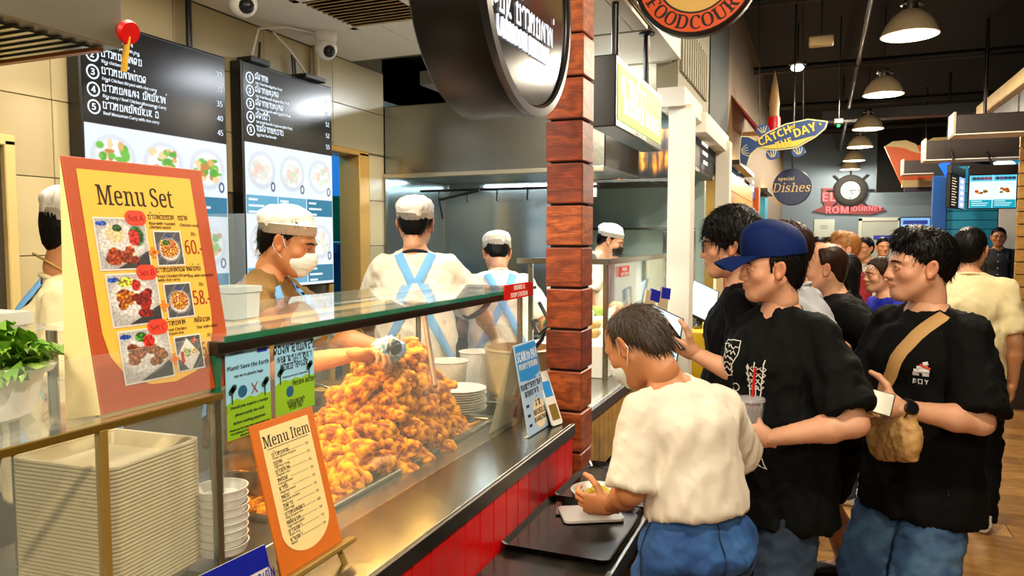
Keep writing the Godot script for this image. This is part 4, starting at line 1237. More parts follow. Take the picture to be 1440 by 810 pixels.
func signs() -> void:
	# the big menu stand: an A-shaped card
	var W := 0.288
	var H := 0.425
	var xf := plane_xf(Vector3(-1.06, 1.378, -0.835), Vector3(0.02, 0, -1), Vector3(-0.075, 0.42, 0))
	var t := thing("menu_stand", "large orange and yellow tented menu card with printed dishes on the glass case", "menu", xf.origin)
	t.basis = xf.basis
	var b := MB.new()
	b.b2(Vector3(0, 0, -0.004), Vector3(W, H, 0.0), 0.001)
	part("front_card", b, M.orange, t)
	b = MB.new()
	var bk := -0.09
	b.face([Vector3(0.0, 0.0, bk), Vector3(0.0, 0.0, -0.004), Vector3(0.0, H, -0.004)], Vector3(-1, 0, 0))
	b.quad(Vector3(W, -0.03, bk), Vector3(0, -0.03, bk), Vector3(0, H, -0.004), Vector3(W, H, -0.004))
	b.quad(Vector3(0, -0.03, bk), Vector3(0, 0, -0.004), Vector3(W, 0, -0.004), Vector3(W, -0.03, bk))
	part("rear_card", b, M.lightcard, t)
	b = MB.new()
	b.prism(PackedVector2Array([Vector2(0.022, 0.13), Vector2(0.03, 0.09), Vector2(0.055, 0.052), Vector2(0.1, 0.032), Vector2(0.15, 0.028), Vector2(0.2, 0.04), Vector2(0.235, 0.07), Vector2(0.252, 0.11), Vector2(0.256, 0.15), Vector2(0.256, 0.405), Vector2(0.022, 0.405)]), 0.0006, Transform3D(Basis(), Vector3(0, 0, 0.0005)))
	part("yellow_panel", b, M.yellow, t)
	b = MB.new()
	b.text("Menu Set", 0.041, Transform3D(Basis.from_scale(Vector3(0.86, 1.12, 1)), Vector3(0.128, 0.362, 0.0012)), M.serif, 0.0008, 0, 1.0)
	part("title", b, M.ink, t)
	var ys := [0.225, 0.128, 0.03]
	for r in 3:
		var y: float = ys[r] + 0.008
		flat_pic(t, "dish_photo", Rect2(0.036 + 0.006 * r, y, 0.102, 0.092), 0.0012, dish(r))
		flat_pic(t, "side_dish_photo", Rect2(0.150 + 0.004 * r, y + 0.004, 0.062, 0.066), 0.0012, dish(3 + r))
		b = MB.new()
		b.box(Vector3(0.146 + 0.004 * r, y + 0.03, 0.0022), Vector3(0.02, 0.007, 0.0006))
		b.box(Vector3(0.146 + 0.004 * r, y + 0.03, 0.0022), Vector3(0.007, 0.02, 0.0006))
		part("plus_print", b, mat(Color(0.97, 0.55, 0.08), 0.5), t)
		b = MB.new()
		b.prism(round_poly(0.098 + 0.005 * r, y + 0.078, 0.14 + 0.005 * r, y + 0.105, 0.0125), 0.0006, Transform3D(Basis(), Vector3(0, 0, 0.0024)))
		var ov := part("red_oval", b, M.redoval, t)
		b = MB.new()
		b.text(["Set A", "Set B", "Set C"][r], 0.014, Transform3D(Basis(), Vector3(0.119 + 0.005 * r, y + 0.091, 0.003)), M.font, 0.0004)
		part("lettering", b, M.redink, ov)
		b = MB.new()
		b.text(["60.-", "58.-", "60.-"][r], 0.03, Transform3D(Basis.from_scale(Vector3(0.85, 1.2, 1)), Vector3(0.238, y + 0.038, 0.0014)), M.font, 0.0006, 0, 1.0)
		part("price", b, M.redink, t)
		b = MB.new()
		b.thai(["ข้าวไก่อบซอส", "ข้าวหมกไก่ทอด", "ข้าวหมกไก่"][r], 0.0078, Transform3D(Basis(), Vector3(0.146, y + 0.091, 0.0014)), 0.14)
		b.thai(["ซุปไก่", "ไก่ต้มส้ม", "สลัดแขก"][r], 0.0078, Transform3D(Basis(), Vector3(0.212, y + 0.091, 0.0014)), 0.14)
		b.text(["Rice with roasted", "Fried Chicken Biryani", "Fried Chicken"][r], 0.0075, Transform3D(Basis(), Vector3(0.146, y + 0.083, 0.0014)), M.font, 0.0003, 1)
		b.text(["chicken sauce", "with rice curry", "Biryani rice"][r], 0.0075, Transform3D(Basis(), Vector3(0.146, y + 0.076, 0.0014)), M.font, 0.0003, 1)
		b.text(["Chicken soup", "Soy with tamarind", "Thai style salad"][r], 0.0075, Transform3D(Basis(), Vector3(0.214, y + 0.081, 0.0014)), M.font, 0.0003, 1)
		b.text(["30,-", "30,-", "30,-"][r], 0.0085, Transform3D(Basis(), Vector3(0.236, y + 0.064, 0.0014)), M.font, 0.0003, 1)
		part("fine_print", b, M.ink, t)
	# the small menu on its easel
	xf = plane_xf(Vector3(-0.95, 1.0, -1.125), Vector3(0.0, 0.0, -1.0), Vector3(-0.075, 0.294, 0.03))
	t = thing("menu_easel", "narrow orange and cream item menu on a small wooden easel", "menu", xf.origin)
	t.basis = xf.basis * Basis.from_scale(Vector3(1.45, 1.1, 1.0))
	W = 0.136
	H = 0.275
	b = MB.new()
	b.b2(Vector3(0, 0, -0.004), Vector3(W, H, 0.0), 0.001)
	part("card", b, mat(Color(0.82, 0.42, 0.06), 0.5), t)
	b = MB.new()
	var pp := PackedVector2Array([Vector2(0.016, 0.262), Vector2(0.016, 0.075)])
	for k in 15: pp.append(Vector2(W / 2 - cos(PI * (k + 0.5) / 15) * 0.052, 0.072 - sin(PI * (k + 0.5) / 15) * 0.05))
	pp.append_array(PackedVector2Array([Vector2(W - 0.016, 0.075), Vector2(W - 0.016, 0.262)]))
	b.prism(pp, 0.0006, Transform3D(Basis(), Vector3(0, 0, 0.0006)))
	part("cream_panel", b, M.lightcard, t)
	b = MB.new()
	b.text("Menu Item", 0.0235, Transform3D(Basis.from_scale(Vector3(0.82, 1.2, 1)), Vector3(W / 2, 0.238, 0.0012)), M.serif, 0.0006)
	b.b2(Vector3(0.024, 0.2235, 0.001), Vector3(0.112, 0.2247, 0.0014))
	for k in 11:
		var y := 0.208 - k * 0.0158
		b.thai(["ข้าวหมกไก่", "ซุปไก่", "ข้าวมันไก่", "ไก่ทอด", "น้ำจิ้ม", "ไก่อบ", "ไข่ดาว", "ข้าวหมกปลา", "สลัดแขก", "ข้าวเปล่า", "น้ำเปล่า"][k].replace("น้ำ", "นำ"), 0.006, Transform3D(Basis(), Vector3(0.03, y + 0.001, 0.0012)), 0.16)
		b.text(["Fried chicken biryani", "Chicken soup", "Chicken rice", "Fried chicken", "Dipping sauce", "Roasted chicken", "Fried egg", "Fish biryani rice", "Thai style salad", "Plain rice", "Water"][k], 0.0052, Transform3D(Basis(), Vector3(0.03, y - 0.003, 0.0012)), M.font, 0.0003, 1)
		b.b2(Vector3(0.058, y + 0.0015, 0.001), Vector3(0.098, y + 0.0021, 0.0013))
		b.text(["50", "25", "35", "30", "10", "35", "10", "60", "30", "10", "10"][k], 0.0065, Transform3D(Basis(), Vector3(0.108, y + 0.002, 0.0012)), M.font, 0.0003, 2)
	part("print", b, M.ink, t)
	b = MB.new()
	b.box(Vector3(W / 2, -0.006, 0.006), Vector3(W + 0.04, 0.012, 0.022), Basis(), 0.003)
	part("easel_ledge", b, M.gold, t)
	for k in 3:
		b = MB.new()
		b.tube(PackedVector3Array([[Vector3(0.012, 0.03, -0.012), Vector3(W - 0.012, 0.03, -0.012), Vector3(W / 2, 0.2, -0.01)][k], [Vector3(0.0, -0.085, 0.004), Vector3(W, -0.085, 0.004), Vector3(W / 2, -0.085, -0.1)][k]]), 0.006, 8)
		part("easel_leg", b, wood(Color(0.5, 0.33, 0.1), Color(0.68, 0.48, 0.18), 0.2) if k == 0 else M.gold, t)
	# the two posters taped inside the front pane
	for k in 2:
		t = thing("glass_poster", ["blue and lime leaflet in English about saving the earth, on the front pane", "blue and lime leaflet in Thai, right of the English one on the front pane"][k], "poster", Vector3(-1.052, [1.268, 1.285][k], [-1.095, -1.235][k]))
		t.basis = Basis(Vector3(0, 0, -1), Vector3.UP, Vector3.RIGHT)
		W = [0.125, 0.13][k]
		H = [0.185, 0.175][k]
		b = MB.new()
		b.b2(Vector3(0, 0, 0), Vector3(W, H, 0.001))
		part("sheet", b, mat(Color(0.6, 0.83, 0.96), 0.4), t)
		b = MB.new()
		var hill := PackedVector2Array([Vector2(0, 0), Vector2(W, 0), Vector2(W, H * 0.42)])
		for q in 7: hill.append(Vector2(W * (1.0 - (q + 0.5) / 7.0), H * (0.4 + 0.03 * (q % 2))))
		hill.append(Vector2(0, H * 0.38))
		b.prism(hill, 0.0004, Transform3D(Basis(), Vector3(0, 0, 0.0015)))
		part("green_hill", b, M.green, t)
		for q in 2:
			b = MB.new()
			var x: float = W * [0.12, 0.86][q]
			b.b2(Vector3(x - 0.0015, H * 0.38, 0.0018), Vector3(x + 0.0015, H * 0.5, 0.0022))
			for j in 3: b.prism(round_poly(x - 0.009 + j * 0.004, H * 0.48 + j * 0.004, x + 0.004 + j * 0.004, H * 0.48 + 0.012 + j * 0.004, 0.005, 3), 0.0004, Transform3D(Basis(), Vector3(0, 0, 0.0022)))
			part("tree_print", b, M.dgreen, t)
		b = MB.new()
		b.prism(round_poly(W * 0.35 - 0.012, H * (0.43 if k == 0 else 0.2), W * 0.35 + 0.012, H * (0.43 if k == 0 else 0.2) + 0.024, 0.0118, 5), 0.0004, Transform3D(Basis(), Vector3(0, 0, 0.002)))
		part("globe_print", b, mat(Color(0.05, 0.35, 0.5), 0.5), t)
		b = MB.new()
		b.b2(Vector3(W * 0.7, H * 0.88, 0.0012), Vector3(W * 0.93, H * 0.96, 0.0018))
		part("blue_mark", b, M.blue, t)
		b = MB.new()
		if k == 0:
			for s in [-0.7, 0.7]: b.box(Vector3(W * 0.62, H * 0.5, 0.002), Vector3(0.028, 0.0018, 0.0005), Basis(Vector3.BACK, s * 1.3))
			part("red_cross_print", b, M.redink, t)
			b = MB.new()
			b.text("Plant! Save the Earth", 0.0118, Transform3D(Basis(), Vector3(W / 2, H * 0.76, 0.0012)), M.font_bold, 0.0004)
			b.text("say no to plastic bags", 0.008, Transform3D(Basis(), Vector3(W / 2, H * 0.67, 0.0012)), M.font_bold, 0.0004)
			for q in 3: b.text(["Should you require a receipt", "please notify the staff", "before making payment."][q], 0.0078, Transform3D(Basis(), Vector3(W / 2, H * (0.34 - q * 0.085), 0.002)), M.font_bold, 0.0004)
			for q in 3: b.text(["Thank you for your kind cooperation and", "for helping us to keep this place clean", "and green every day."][q], 0.0058, Transform3D(Basis(), Vector3(W / 2, H * (0.1 - q * 0.038), 0.002)), M.font_bold, 0.0004)
		else:
			b.thai("ต้องการใบเสร็จ", 0.016, Transform3D(Basis(), Vector3(W / 2, H * 0.76, 0.0012)), 0.18, 0)
			b.thai("กรุณาแจ้งเจ้าหน้า", 0.012, Transform3D(Basis(), Vector3(W / 2, H * 0.65, 0.0012)), 0.16, 0)
			b.thai("ก่อนชำระเงิน", 0.013, Transform3D(Basis(), Vector3(W / 2, H * 0.55, 0.0012)), 0.18, 0)
			b.text("Thank you for your cooperation", 0.006, Transform3D(Basis(), Vector3(W / 2, H * 0.46, 0.0012)), M.font, 0.0004)
			b.thai("รักษโลก ลดขยะ", 0.009, Transform3D(Basis(), Vector3(W * 0.72, H * 0.33, 0.002)), 0.15, 0)
			for q in 3: b.thai(["งดรับถุงพลาสติก", "ขอบคุณทุกท่าน", "ที่ร่วมมือกัน"][q], 0.0065, Transform3D(Basis(), Vector3(W * 0.5, H * (0.12 - q * 0.042), 0.002)), 0.15, 0)
		b.text("foodworld", 0.008, Transform3D(Basis(), Vector3(W * 0.24, H * 0.92, 0.0012)), M.font_bold, 0.0004)
		part("lettering", b, mat(Color(0.02, 0.08, 0.12), 0.6), t)
	# red notice at the right end of the glass shelf
	b = MB.new()
	b.box(Vector3.ZERO, Vector3(0.28, 0.055, 0.003), Basis(), 0.0005)
	t = mono("red_notice", b, M.red, "small red notice hanging at the right end of the glass shelf", "notice")
	t.transform = Transform3D(Basis(Vector3(0, 0, -1), Vector3.UP, Vector3.RIGHT), Vector3(-1.018, 1.472, -2.53))
	b = MB.new()
	for q in 2: b.text(["DRINKS &", "SOUP STATION"][q], 0.024, Transform3D(Basis(), Vector3(0, 0.013 - q * 0.026, 0.0016)), M.font_bold, 0.001)
	part("lettering", b, M.white, t)
	# scan to pay stand
	xf = plane_xf(Vector3(-0.935, 0.957, -2.42), Vector3(0.03, 0, -1), Vector3(-0.06, 0.32, 0.0))
	t = thing("payment_stand", "light blue and white payment card stand near the pillar", "stand", xf.origin)
	t.basis = xf.basis
	W = 0.2
	H = 0.33
	b = MB.new()
	b.b2(Vector3(0, 0, -0.004), Vector3(W, H, 0), 0.001)
	part("card", b, mat(Color(0.66, 0.78, 0.9), 0.4), t)
	b = MB.new()
	b.quad(Vector3(W, 0, -0.17), Vector3(0, 0, -0.17), Vector3(0, H, -0.005), Vector3(W, H, -0.005))
	b.quad(Vector3(0, 0, -0.17), Vector3(0, 0, -0.005), Vector3(W, 0, -0.005), Vector3(W, 0, -0.17))
	part("rear_fold", b, mat(Color(0.88, 0.84, 0.7), 0.5), t)
	b = MB.new()
	b.prism(PackedVector2Array([Vector2(0.006, 0.2), Vector2(W / 2, 0.19), Vector2(W - 0.006, 0.21), Vector2(W - 0.006, H - 0.006), Vector2(0.006, H - 0.006)]), 0.0006, Transform3D(Basis(), Vector3(0, 0, 0.0005)))
	part("blue_panel", b, M.skyblue, t)
	b = MB.new()
	b.text("SCAN to PAY", 0.043, Transform3D(Basis.from_scale(Vector3(0.72, 1.15, 1)), Vector3(W / 2, 0.283, 0.001)), M.font_bold, 0.0008)
	b.thai("สแกนจ่ายได้เลย", 0.019, Transform3D(Basis(), Vector3(W / 2, 0.238, 0.001)), 0.2, 0)
	part("white_lettering", b, M.white, t)
	b = MB.new()
	b.thai("สแกนจ่ายให้ร้านค้า", 0.019, Transform3D(Basis(), Vector3(W / 2, 0.165, 0.0006)), 0.18, 0)
	b.thai("ได้ทุกธนาคาร", 0.018, Transform3D(Basis(), Vector3(W * 0.45, 0.138, 0.0006)), 0.18, 0)
	for k in 3: b.b2(Vector3(0.02, 0.03 + k * 0.035, 0.0004), Vector3(0.045, 0.04 + k * 0.035, 0.001))
	part("dark_print", b, mat(Color(0.05, 0.08, 0.2), 0.6), t)
	b = MB.new()
	b.prism(round_poly(0.075, 0.01, 0.18, 0.118, 0.045), 0.0006, Transform3D(Basis(), Vector3(0, 0, 0.0006)))
	part("cream_patch", b, mat(Color(0.93, 0.85, 0.7), 0.5), t)
	b = MB.new()
	b.thai("ผ่าน", 0.022, Transform3D(Basis(), Vector3(0.13, 0.092, 0.001)), 0.18, 0)
	b.text("MOBILE", 0.029, Transform3D(Basis(), Vector3(0.128, 0.07, 0.001)), M.font_bold, 0.0008)
	b.text("BANKING", 0.025, Transform3D(Basis(), Vector3(0.128, 0.044, 0.001)), M.font_bold, 0.0008)
	part("brown_lettering", b, M.ink, t)
	# the second, smaller holder by the pillar
	xf = plane_xf(Vector3(-0.9, 0.957, -2.63), Vector3(0.25, 0, -1), Vector3(-0.1, 0.2, 0.08))
	t = thing("card_holder", "small white tilted card holder between the payment stand and the pillar", "stand", xf.origin)
	t.basis = xf.basis
	b = MB.new()
	b.prism(round_poly(-0.035, 0.0, 0.035, 0.21, 0.01), 0.006)
	part("card", b, M.white, t)
	b = MB.new()
	b.b2(Vector3(-0.025, 0.11, 0.003), Vector3(0.025, 0.17, 0.004))
	part("blue_print", b, M.skyblue, t)
	b = MB.new()
	b.b2(Vector3(-0.025, 0.02, 0.003), Vector3(0.025, 0.08, 0.004))
	part("gold_print", b, M.gold, t)
	b = MB.new()
	b.b2(Vector3(-0.03, 0.0, -0.09), Vector3(0.03, 0.1, -0.004), 0.004)
	part("base", b, M.black, t)
	# blue and white price card in front of the plates
	xf = plane_xf(Vector3(-0.945, 1.0, -0.93), Vector3(0.05, 0.02, -0.16), Vector3(-0.03, 0.2, 0.0))
	t = thing("price_card", "white leaning card with blue heading below the item menu", "card", xf.origin)
	t.basis = xf.basis * Basis.from_scale(Vector3(0.68, 0.9, 1))
	b = MB.new()
	b.b2(Vector3(0, -0.07, -0.003), Vector3(0.19, 0.1, 0), 0.001)
	part("sheet", b, M.white, t)
	b = MB.new()
	b.b2(Vector3(0, 0.055, 0.0), Vector3(0.19, 0.1, 0.001))
	part("blue_heading", b, M.blue, t)
	b = MB.new()
	for k in 3: b.thai(["ข้าวหมกไก่ ชุดเล็ก", "ไก่ทอด ชิ้นเดี่ยว", "ข้าวเปล่า จานเล็ก"][k], 0.018, Transform3D(Basis(), Vector3(0.02, 0.03 - k * 0.03, 0.0006)), 0.15)
	part("print", b, M.blue, t)
	# the round stall sign
	t = thing("round_stall_sign", "big round black stall sign with white lettering over the counter", "sign", Vector3(-0.84, 2.425, -2.2))
	t.basis = Basis(Vector3(0, 0, -1), Vector3.UP, Vector3.RIGHT)
	var axis := Basis(Vector3.RIGHT, PI / 2)
	b = MB.new()
	b.lathe(PackedVector2Array([Vector2(0.0001, -0.24), Vector2(0.36, -0.24), Vector2(0.372, -0.23), Vector2(0.372, -0.012), Vector2(0.365, 0.0), Vector2(0.345, 0.0), Vector2(0.34, -0.008), Vector2(0.0001, -0.008)]), 64, Transform3D(axis, Vector3.ZERO))
	part("drum", b, mat(Color(0.075, 0.06, 0.042), 0.35, 0.5), t)
	b = MB.new()
	b.lathe(PackedVector2Array([Vector2(0.374, -0.02), Vector2(0.376, -0.012), Vector2(0.376, 0.004), Vector2(0.35, 0.007), Vector2(0.342, 0.0)]), 64, Transform3D(axis, Vector3.ZERO))
	part("bezel", b, mat(Color(0.16, 0.16, 0.17), 0.3, 0.6), t)
	b = MB.new()
	b.lathe(PackedVector2Array([Vector2(0.34, -0.006), Vector2(0.0001, -0.005)]), 64, Transform3D(axis, Vector3.ZERO))
	part("face", b, mat(Color(0.03, 0.032, 0.04), 0.12), t)
	b = MB.new()
	b.thai("ละมุน ข้าวหมกไก่", 0.056, Transform3D(Basis(), Vector3(-0.065, -0.12, -0.002)), 0.2, 0)
	b.text("LARMOON BIRYANI", 0.07, Transform3D(Basis.from_scale(Vector3(0.66, 1.1, 1)), Vector3(-0.06, -0.165, -0.002)), M.font_bold, 0.006)
	part("lettering", b, glow(Color(0.95, 0.96, 1.0), 0.9), t)
	b = MB.new()
	b.tube(PackedVector3Array([Vector3(0, 0.35, -0.1), Vector3(0, 0.39, -0.1)]), 0.03, 10)
	part("mount", b, M.black, t)
	# food court sign
	t = thing("food_court_sign", "round orange hanging sign lettered around its rim, cut by the photo top", "sign", Vector3(-0.56, 2.9, -3.6))
	b = MB.new()
	b.lathe(PackedVector2Array([Vector2(0.0001, -0.05), Vector2(0.272, -0.05), Vector2(0.29, -0.04), Vector2(0.29, 0.0), Vector2(0.278, 0.012), Vector2(0.272, 0.006), Vector2(0.0001, 0.005)]), 48, Transform3D(axis, Vector3.ZERO))
	part("disc", b, mat(Color(0.12, 0.05, 0.02), 0.4), t)
	b = MB.new()
	b.lathe(PackedVector2Array([Vector2(0.268, 0.006), Vector2(0.268, 0.009), Vector2(0.185, 0.009), Vector2(0.185, 0.006)]), 48, Transform3D(axis, Vector3.ZERO))
	part("orange_ring", b, mat(Color(0.83, 0.3, 0.04), 0.5), t)
	b = MB.new()
	b.lathe(PackedVector2Array([Vector2(0.175, 0.007), Vector2(0.0001, 0.009)]), 48, Transform3D(axis, Vector3.ZERO))
	part("cream_centre", b, mat(Color(0.83, 0.68, 0.36), 0.5), t)
	b = MB.new()
	var wd := "FOODCOURT"
	for k in wd.length():
		var a := -PI / 2 + (k - 4.0) * 0.262
		b.text(wd[k], 0.085, Transform3D(Basis(Vector3.BACK, a + PI / 2), Vector3(cos(a), sin(a), 0) * 0.227 + Vector3(0, 0, 0.0095)), M.serif_bold, 0.002)
	part("lettering", b, M.ink, t)
	for s in [-0.15, 0.15]:
		b = MB.new()
		b.tube(PackedVector3Array([Vector3(s, 0.24, -0.03), Vector3(s, 1.3, -0.03)]), 0.008, 6)
		part("hanging_rod", b, M.black, t)
	# the fish
	t = thing("fish_sign", "blue and yellow fish shaped hanging sign over the aisle", "sign", Vector3(-0.33, 2.6, -7.45))
	t.rotation.z = 0.22
	t.scale = Vector3.ONE * 0.98
	var body := PackedVector2Array([Vector2(-0.4, 0.0), Vector2(-0.36, 0.12), Vector2(-0.3, 0.1), Vector2(-0.24, 0.045), Vector2(-0.12, 0.09), Vector2(0.05, 0.125), Vector2(0.25, 0.115), Vector2(0.4, 0.05), Vector2(0.37, 0.0), Vector2(0.28, -0.05), Vector2(0.1, -0.105), Vector2(-0.1, -0.075), Vector2(-0.24, -0.015), Vector2(-0.32, -0.06), Vector2(-0.375, -0.16), Vector2(-0.42, -0.12)])
	var edge := Geometry2D.offset_polygon(body, 0.012)[0]
	b = MB.new()
	b.prism(edge, 0.03)
	part("pale_outline", b, mat(Color(0.75, 0.72, 0.5), 0.5), t)
	b = MB.new()
	b.prism(body, 0.036)
	part("body", b, mat(Color(0.03, 0.2, 0.42), 0.5), t)
	b = MB.new()
	b.prism(PackedVector2Array([Vector2(-0.23, -0.018), Vector2(-0.1, -0.07), Vector2(0.1, -0.1), Vector2(0.28, -0.045), Vector2(0.12, -0.045), Vector2(-0.05, -0.03)]), 0.04)
	part("pale_belly", b, mat(Color(0.8, 0.68, 0.25), 0.5), t)
	for q in [Vector2(-0.16, 0.135), Vector2(-0.12, -0.115), Vector2(0.11, -0.15)]:
		b = MB.new()
		b.prism(round_poly(q.x - 0.06, q.y - 0.05, q.x + 0.06, q.y + 0.05, 0.048), 0.026)
		var fin := part("fin", b, mat(Color(0.05, 0.25, 0.5), 0.5), t)
		b = MB.new()
		for j in 4: b.box(Vector3(q.x + (j - 1.5) * 0.018, q.y, 0.014), Vector3(0.008, 0.06, 0.004), Basis(Vector3.BACK, (j - 1.5) * -0.3))
		part("fin_rays", b, mat(Color(0.75, 0.7, 0.4), 0.5), fin)
	b = MB.new()
	b.text("CATCH", 0.1, Transform3D(Basis(Vector3.BACK, 0.18), Vector3(-0.07, 0.05, 0.02)), M.font_bold, 0.006)
	b.text("of", 0.05, Transform3D(Basis(), Vector3(0.105, 0.09, 0.02)), M.font_bold, 0.006)
	b.text("THE", 0.085, Transform3D(Basis(Vector3.BACK, 0.1), Vector3(-0.0, -0.04, 0.022)), M.font_bold, 0.006)
	b.text("DAY", 0.11, Transform3D(Basis(Vector3.BACK, 0.1), Vector3(0.2, 0.03, 0.02)), M.font_bold, 0.006)
	part("lettering", b, mat(Color(0.9, 0.72, 0.2), 0.5), t)
	b = MB.new()
	b.sphere(Vector3(0.34, 0.045, 0.018), Vector3(0.014, 0.014, 0.006), Basis(), 10)
	part("eye", b, M.yellow, t)
	b = MB.new()
	for j in 5: b.box(Vector3(-0.36, 0.02 - 0.02 * j, 0.019), Vector3(0.07, 0.006, 0.003), Basis(Vector3.BACK, 0.5 - 0.28 * j))
	part("tail_rays", b, mat(Color(0.75, 0.72, 0.5), 0.5), t)
	for s in [-0.2, 0.2]:
		b = MB.new()
		b.tube(PackedVector3Array([Vector3(s, 0.08, 0), Vector3(s + 0.3, 1.6, 0)]), 0.004, 5)
		part("hanging_wire", b, M.black, t)
	# the dishes disc
	t = thing("dishes_sign", "round navy hanging sign with pale script, below the fish sign", "sign", Vector3(-0.28, 2.228, -8.6))
	b = MB.new()
	b.lathe(PackedVector2Array([Vector2(0.0001, -0.05), Vector2(0.19, -0.05), Vector2(0.198, -0.04), Vector2(0.198, 0.0), Vector2(0.19, 0.01), Vector2(0.0001, 0.01)]), 40, Transform3D(axis, Vector3.ZERO))
	part("disc", b, mat(Color(0.02, 0.13, 0.32), 0.4), t)
	b = MB.new()
	b.text("special", 0.05, Transform3D(Basis(), Vector3(-0.06, 0.09, 0.011)), M.font_bold, 0.003)
	b.text("Dishes", 0.125, Transform3D(Basis(Vector3.RIGHT, 0.0) * Basis(Vector3(1, 0, 0), Vector3(0.2, 1, 0), Vector3(0, 0, 1)), Vector3(0.0, -0.01, 0.011)), M.serif, 0.003)
	part("lettering", b, mat(Color(0.85, 0.75, 0.5), 0.5), t)
	b = MB.new()
	b.tube(PackedVector3Array([Vector3(0, 0.19, -0.02), Vector3(0, 1.95, -0.02)]), 0.01, 6)
	part("hanging_rod", b, M.black, t)
	# red awning and rocket-like post on the upper left facade
	t = thing("red_awning", "small dark red awning on the facade left of the fish sign", "awning", Vector3(-0.848, 2.72, -8.6))
	for k in 6:
		b = MB.new()
		var z0 := 0.75 - k * 0.25
		b.quad(Vector3(0.0, 0.4, z0), Vector3(0.3, 0.02, z0), Vector3(0.3, 0.02, z0 - 0.245), Vector3(0.0, 0.4, z0 - 0.245))
		b.quad(Vector3(0.3, 0.02, z0), Vector3(0.0, 0.4, z0), Vector3(0.0, 0.38, z0), Vector3(0.28, 0.0, z0))
		b.quad(Vector3(0.3, 0.02, z0), Vector3(0.3, -0.06, z0), Vector3(0.3, -0.06, z0 - 0.245), Vector3(0.3, 0.02, z0 - 0.245))
		part("awning_panel", b, mat(Color(0.42, 0.06, 0.08), 0.7) if k % 2 == 0 else mat(Color(0.5, 0.1, 0.11), 0.7), t)
	t = thing("pointed_post", "pale pointed post with red collar above the fish sign", "post", Vector3(-0.5, 2.85, -9.0))
	b = MB.new()
	b.lathe(PackedVector2Array([Vector2(0.05, 0.0), Vector2(0.055, 0.3), Vector2(0.06, 0.34), Vector2(0.035, 0.55), Vector2(0.0001, 0.72)]), 14)
	part("spire", b, mat(Color(0.66, 0.55, 0.36), 0.5), t)
	b = MB.new()
	b.lathe(PackedVector2Array([Vector2(0.066, 0.0), Vector2(0.07, 0.16), Vector2(0.066, 0.2)]), 14)
	part("red_collar", b, M.red, t)
	b = MB.new()
	b.box(Vector3(-0.16, 0.02, 0), Vector3(0.36, 0.05, 0.05), Basis(), 0.004)
	part("arm", b, mat(Color(0.66, 0.55, 0.36), 0.5), t)

